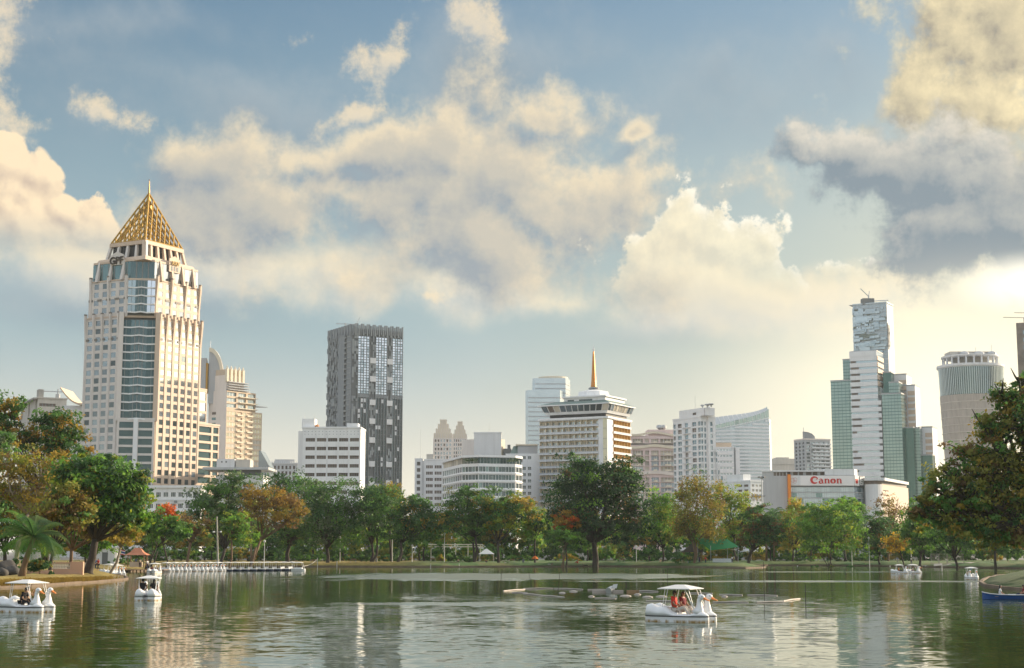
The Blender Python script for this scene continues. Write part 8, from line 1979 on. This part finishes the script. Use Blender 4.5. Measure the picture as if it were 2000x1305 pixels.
    for px, D, lab in ((612, 401, 'park bench before the clipped hedge under the ash-green tree'), (690, 402, 'park bench near the forked tree'), (845, 403, 'park bench by the slim pale lamp post'), (1000, 402, 'park bench behind the sunlit tree'), (1215, 400, 'park bench in the shade of the giant tree'), (1580, 400, 'park bench beside the clipped round tree'), (1675, 397, 'park bench beyond the eastern bush'), (1875, 352, 'park bench by the mesh fence panels'), (1955, 346, 'park bench under the overhanging tree')):
        X = X_(px, 1095, D); t = thing('park_bench', lab, 'bench', (X, D, ground_at(X, D))); link('seat', seat_m, t); link('backrest', back_m, t); link('leg', leg_m, t, (-.65, 0, 0)); link('leg', leg_m, t, (.65, 0, 0))
    for px, D, lab in ((735, 401, 'grey litter bin beside the forked tree'), (1022, 400, 'grey litter bin near the sunlit tree'), (1645, 398, 'grey litter bin under the clipped round tree'), (1915, 350, 'grey litter bin on the eastern bank')):
        X = X_(px, 1095, D); t = thing('litter_bin', lab, 'bin', (X, D, ground_at(X, D))); m = MB(); m.lathe((0, 0, 0), [(.24, 0), (.28, .8), (.30, .82)], 10); m.build('body', 'mid_grey', t); m = MB(); m.lathe((0, 0, .83), [(.31, 0), (.28, .12), (.1, .2)], 10); m.build('lid', 'roof_green', t)
    # orange parasol on the lawn
    X = X_(1045, 1097, 392); t = thing('parasol', 'small orange parasol stuck in the middle lawn', 'umbrella', (X, 392, ground_at(X, 392))); m = MB(); m.tube([(0, 0, 0), (0, 0, 1.7)], .03, 5); m.build('pole', 'steel', t); m = MB(); m.lathe((0, 0, 1.0), [(.85, 0), (.6, .4), (.25, .7), (.02, .8)], 10); m.build('canopy', 'cloth_orange', t)
    # mooring posts by the shore
    for k, (px, a, c) in enumerate(((620, 1090, 1108), (658, 1096, 1108), (841, 1101, 1109), (897, 1101, 1108), (1840, 1105, 1116))):
        q = on_z(px, c, 0); m = MB(); m.tube([(0, 0, -.8), (0, 0, Z_(px, a, q.y))], .10, 7); tag(m.build('mooring_post', 'concrete_pale', None, (q.x, q.y, 0)), 'pale mooring post standing in the water off the bank', 'post', 'mooring posts along the shore')
    q, q2 = on_z(590, 1114, 0), on_z(620, 1108, 0); m = MB(); za = 1.0; zb = Z_(620, 1092, q2.y); m.tube([(q.x + (q2.x - q.x) * s, q.y + (q2.y - q.y) * s, .8 + (zb - .8) * s - .9 * math.sin(math.pi * s) * .5) for s in [k / 8 for k in range(9)]], .05, 5); tag(m.build('mooring_rope', 'concrete_pale'), 'slack pale rope from the white launch to a post', 'rope')
    # broken ring of floating pipes
    PIPES = [((983, 1153), (1025, 1150)), ((1022, 1148.5), (1080, 1148)), ((1082, 1148), (1138, 1150)), ((1148, 1150.5), (1195, 1151)), ((1022, 1158), (1062, 1162)), ((1058, 1162), (1102, 1165)), ((1000, 1156), (1030, 1157)), ((1245, 1152.5), (1285, 1154)), ((1262, 1172), (1340, 1173.5)), ((1392, 1174.5), (1462, 1175)), ((1478, 1175), (1530, 1174)), ((1530, 1172.5), (1562, 1168)), ((1345, 1157.5), (1392, 1158)), ((1460, 1161), (1518, 1162)), ((1405, 1160), (1450, 1161)), ((1162, 1167), (1203, 1168))]
    for k, (a, c) in enumerate(PIPES):
        p, q = on_z(*a, .1), on_z(*c, .1); m = MB(); v = q - p; m.tube([Vector((0, 0, 0)), v * .5 + Vector((0, 0, .03)), v], .06, 8); o = m.build('floating_pipe', 'pvc_pale', None, (p.x, p.y, .03)); tag(o, 'length of pale plastic pipe floating in the broken ring on the lake', 'pipe', 'floating pipes of the broken ring')
    for k, (px, py, s) in enumerate(((1120, 1156, .9), (1155, 1166, .6), (1222, 1165, 1.1), (1245, 1162, .7), (1265, 1167, 1.0), (1292, 1166, 1.1), (1098, 1159, .7), (1415, 1166, .6))):
        q = on_z(px, py, 0); m = MB(); m.lathe((0, 0, -.1), [(s * .2, 0), (s * .46, .08), (s * .4, .17), (s * .15, .23)], 12, sy=.7); tag(m.build('float', 'pvc_pale', None, (q.x, q.y, 0), smooth=True), 'rounded pale float lying among the floating pipes', 'float', 'floats among the floating pipes')
    t0 = on_z(1192, 1158, 0); t = thing('aerator', 'grey metal aerator drum tilted among the floating pipes', 'machine', (t0.x, t0.y, 0)); m = MB(); m.tube([(-.2, -.4, .2), (.2, .5, .35)], .28, 12); m.build('drum', 'steel', t); m = MB(); m.loft([[(-1.6, 0, -.05), (1.2, 0, -.05), (1.2, .9, -.05), (-1.6, .9, -.05)], [(-1.6, 0, .22), (1.2, 0, .22), (1.2, .9, .22), (-1.6, .9, .22)]]); m.build('raft', 'pvc_pale', t); m = MB(); m.loft([[(.1, .2, .4), (.6, .2, .4), (.6, .3, .4), (.1, .3, .4)], [(.3, .2, .75), (.7, .2, .8), (.7, .3, .8), (.3, .3, .75)]]); m.build('hood', 'pale_wall', t)
    q = on_z(1236, 1158, 0); t = thing('pump_float', 'brown timber crate float beside the aerator', 'float', (q.x, q.y, 0)); m = MB(); m.box((0, 0, -.1), (1.1, .7, .34)); m.build('crate', 'timber', t); m = MB(); m.tube([(-.6, 0, .4), (-.6, 0, 1.0)], .05, 5); m.build('stake', 'pole_dark', t)
    for k, (px, a, c, lean) in enumerate(((977, 1116, 1160, .05), (1041, 1118, 1146, -.3), (1088, 1118, 1157, .15), (1304, 1110, 1152, 0), (1493, 1098, 1172, 0), (1574, 1142, 1186, 0), (1515, 1110, 1140, 0), (1605, 1115, 1132, .02))):
        q = on_z(px, c, 0); h = Z_(px, a, q.y); m = MB(); m.tube([(0, 0, -.8), (lean * h, 0, h)], [.03, .022], 6); tag(m.build('stake', 'pole_dark', None, (q.x, q.y, 0)), 'thin dark stake standing in the lake', 'post', 'stakes standing in the lake')
make_park()

def undergrowth():
    """shrubs that fill the shade between the trunks at the back of the lawns"""
    rn = random.Random(31); pals = (([(4, DEEP), (3, GREEN)], 'dark'), ([(4, GREEN), (2, FRESH), (1, LIME)], 'fresh'), ([(3, OLIVE), (3, GOLD), (1, GREEN)], 'golden'))
    ms = []
    for k, (pal, nm) in enumerate(pals):
        bl = [((0, 0, 1.6), (2.6, 1.4, 1.6)), ((-1.8, .2, 1.1), (1.6, 1.2, 1.2)), ((1.7, -.2, 1.2), (1.7, 1.2, 1.3))]
        ms.append((leaves_mesh('foliage', bl, 1300, .34, pal, 300 + k, shell=.5), trunk_mb(.09, (0, 0, .6), [b[0] for b in bl], 300 + k, twig_len=.5).mesh('stem', 'bark_brown')))
    for px in range(250, 1990, 17):
        v = rn.choice((0, 0, 0, 1, 1, 2)); D = rn.uniform(438, 508); X = X_(px + rn.uniform(-6, 6), 1085, D); s = rn.uniform(.8, 1.5)
        t = thing('bush', '%s bush in the undergrowth between the back trees' % pals[v][1], 'bush', (X, D, 1.0), rn.uniform(0, 6), '%s bushes between the back trees' % pals[v][1]); t.scale = (s, s, s * rn.uniform(.8, 1.4))
        link('stem', ms[v][1], t); link('foliage', ms[v][0], t)
undergrowth()
# ------------------------------------------------------------------ air
def make_haze():
    m = bpy.data.materials.new('haze_air'); m.use_nodes = True; nt = m.node_tree
    for n in list(nt.nodes): nt.nodes.remove(n)
    o = nt.nodes.new('ShaderNodeOutputMaterial'); v = nt.nodes.new('ShaderNodeVolumePrincipled')
    v.inputs['Color'].default_value = (0.86, 0.94, 1.0, 1); v.inputs['Density'].default_value = 0.00005; v.inputs['Anisotropy'].default_value = 0.25
    nt.links.new(v.outputs[0], o.inputs['Volume'])
    b = MB(); b.prism([(-9100, -300), (9100, -300), (9100, 12100), (-9100, 12100)], -2.4, 252)
    MATS['haze_air'] = m; h = b.build('haze', 'haze_air'); h['kind'] = 'stuff'
make_haze()
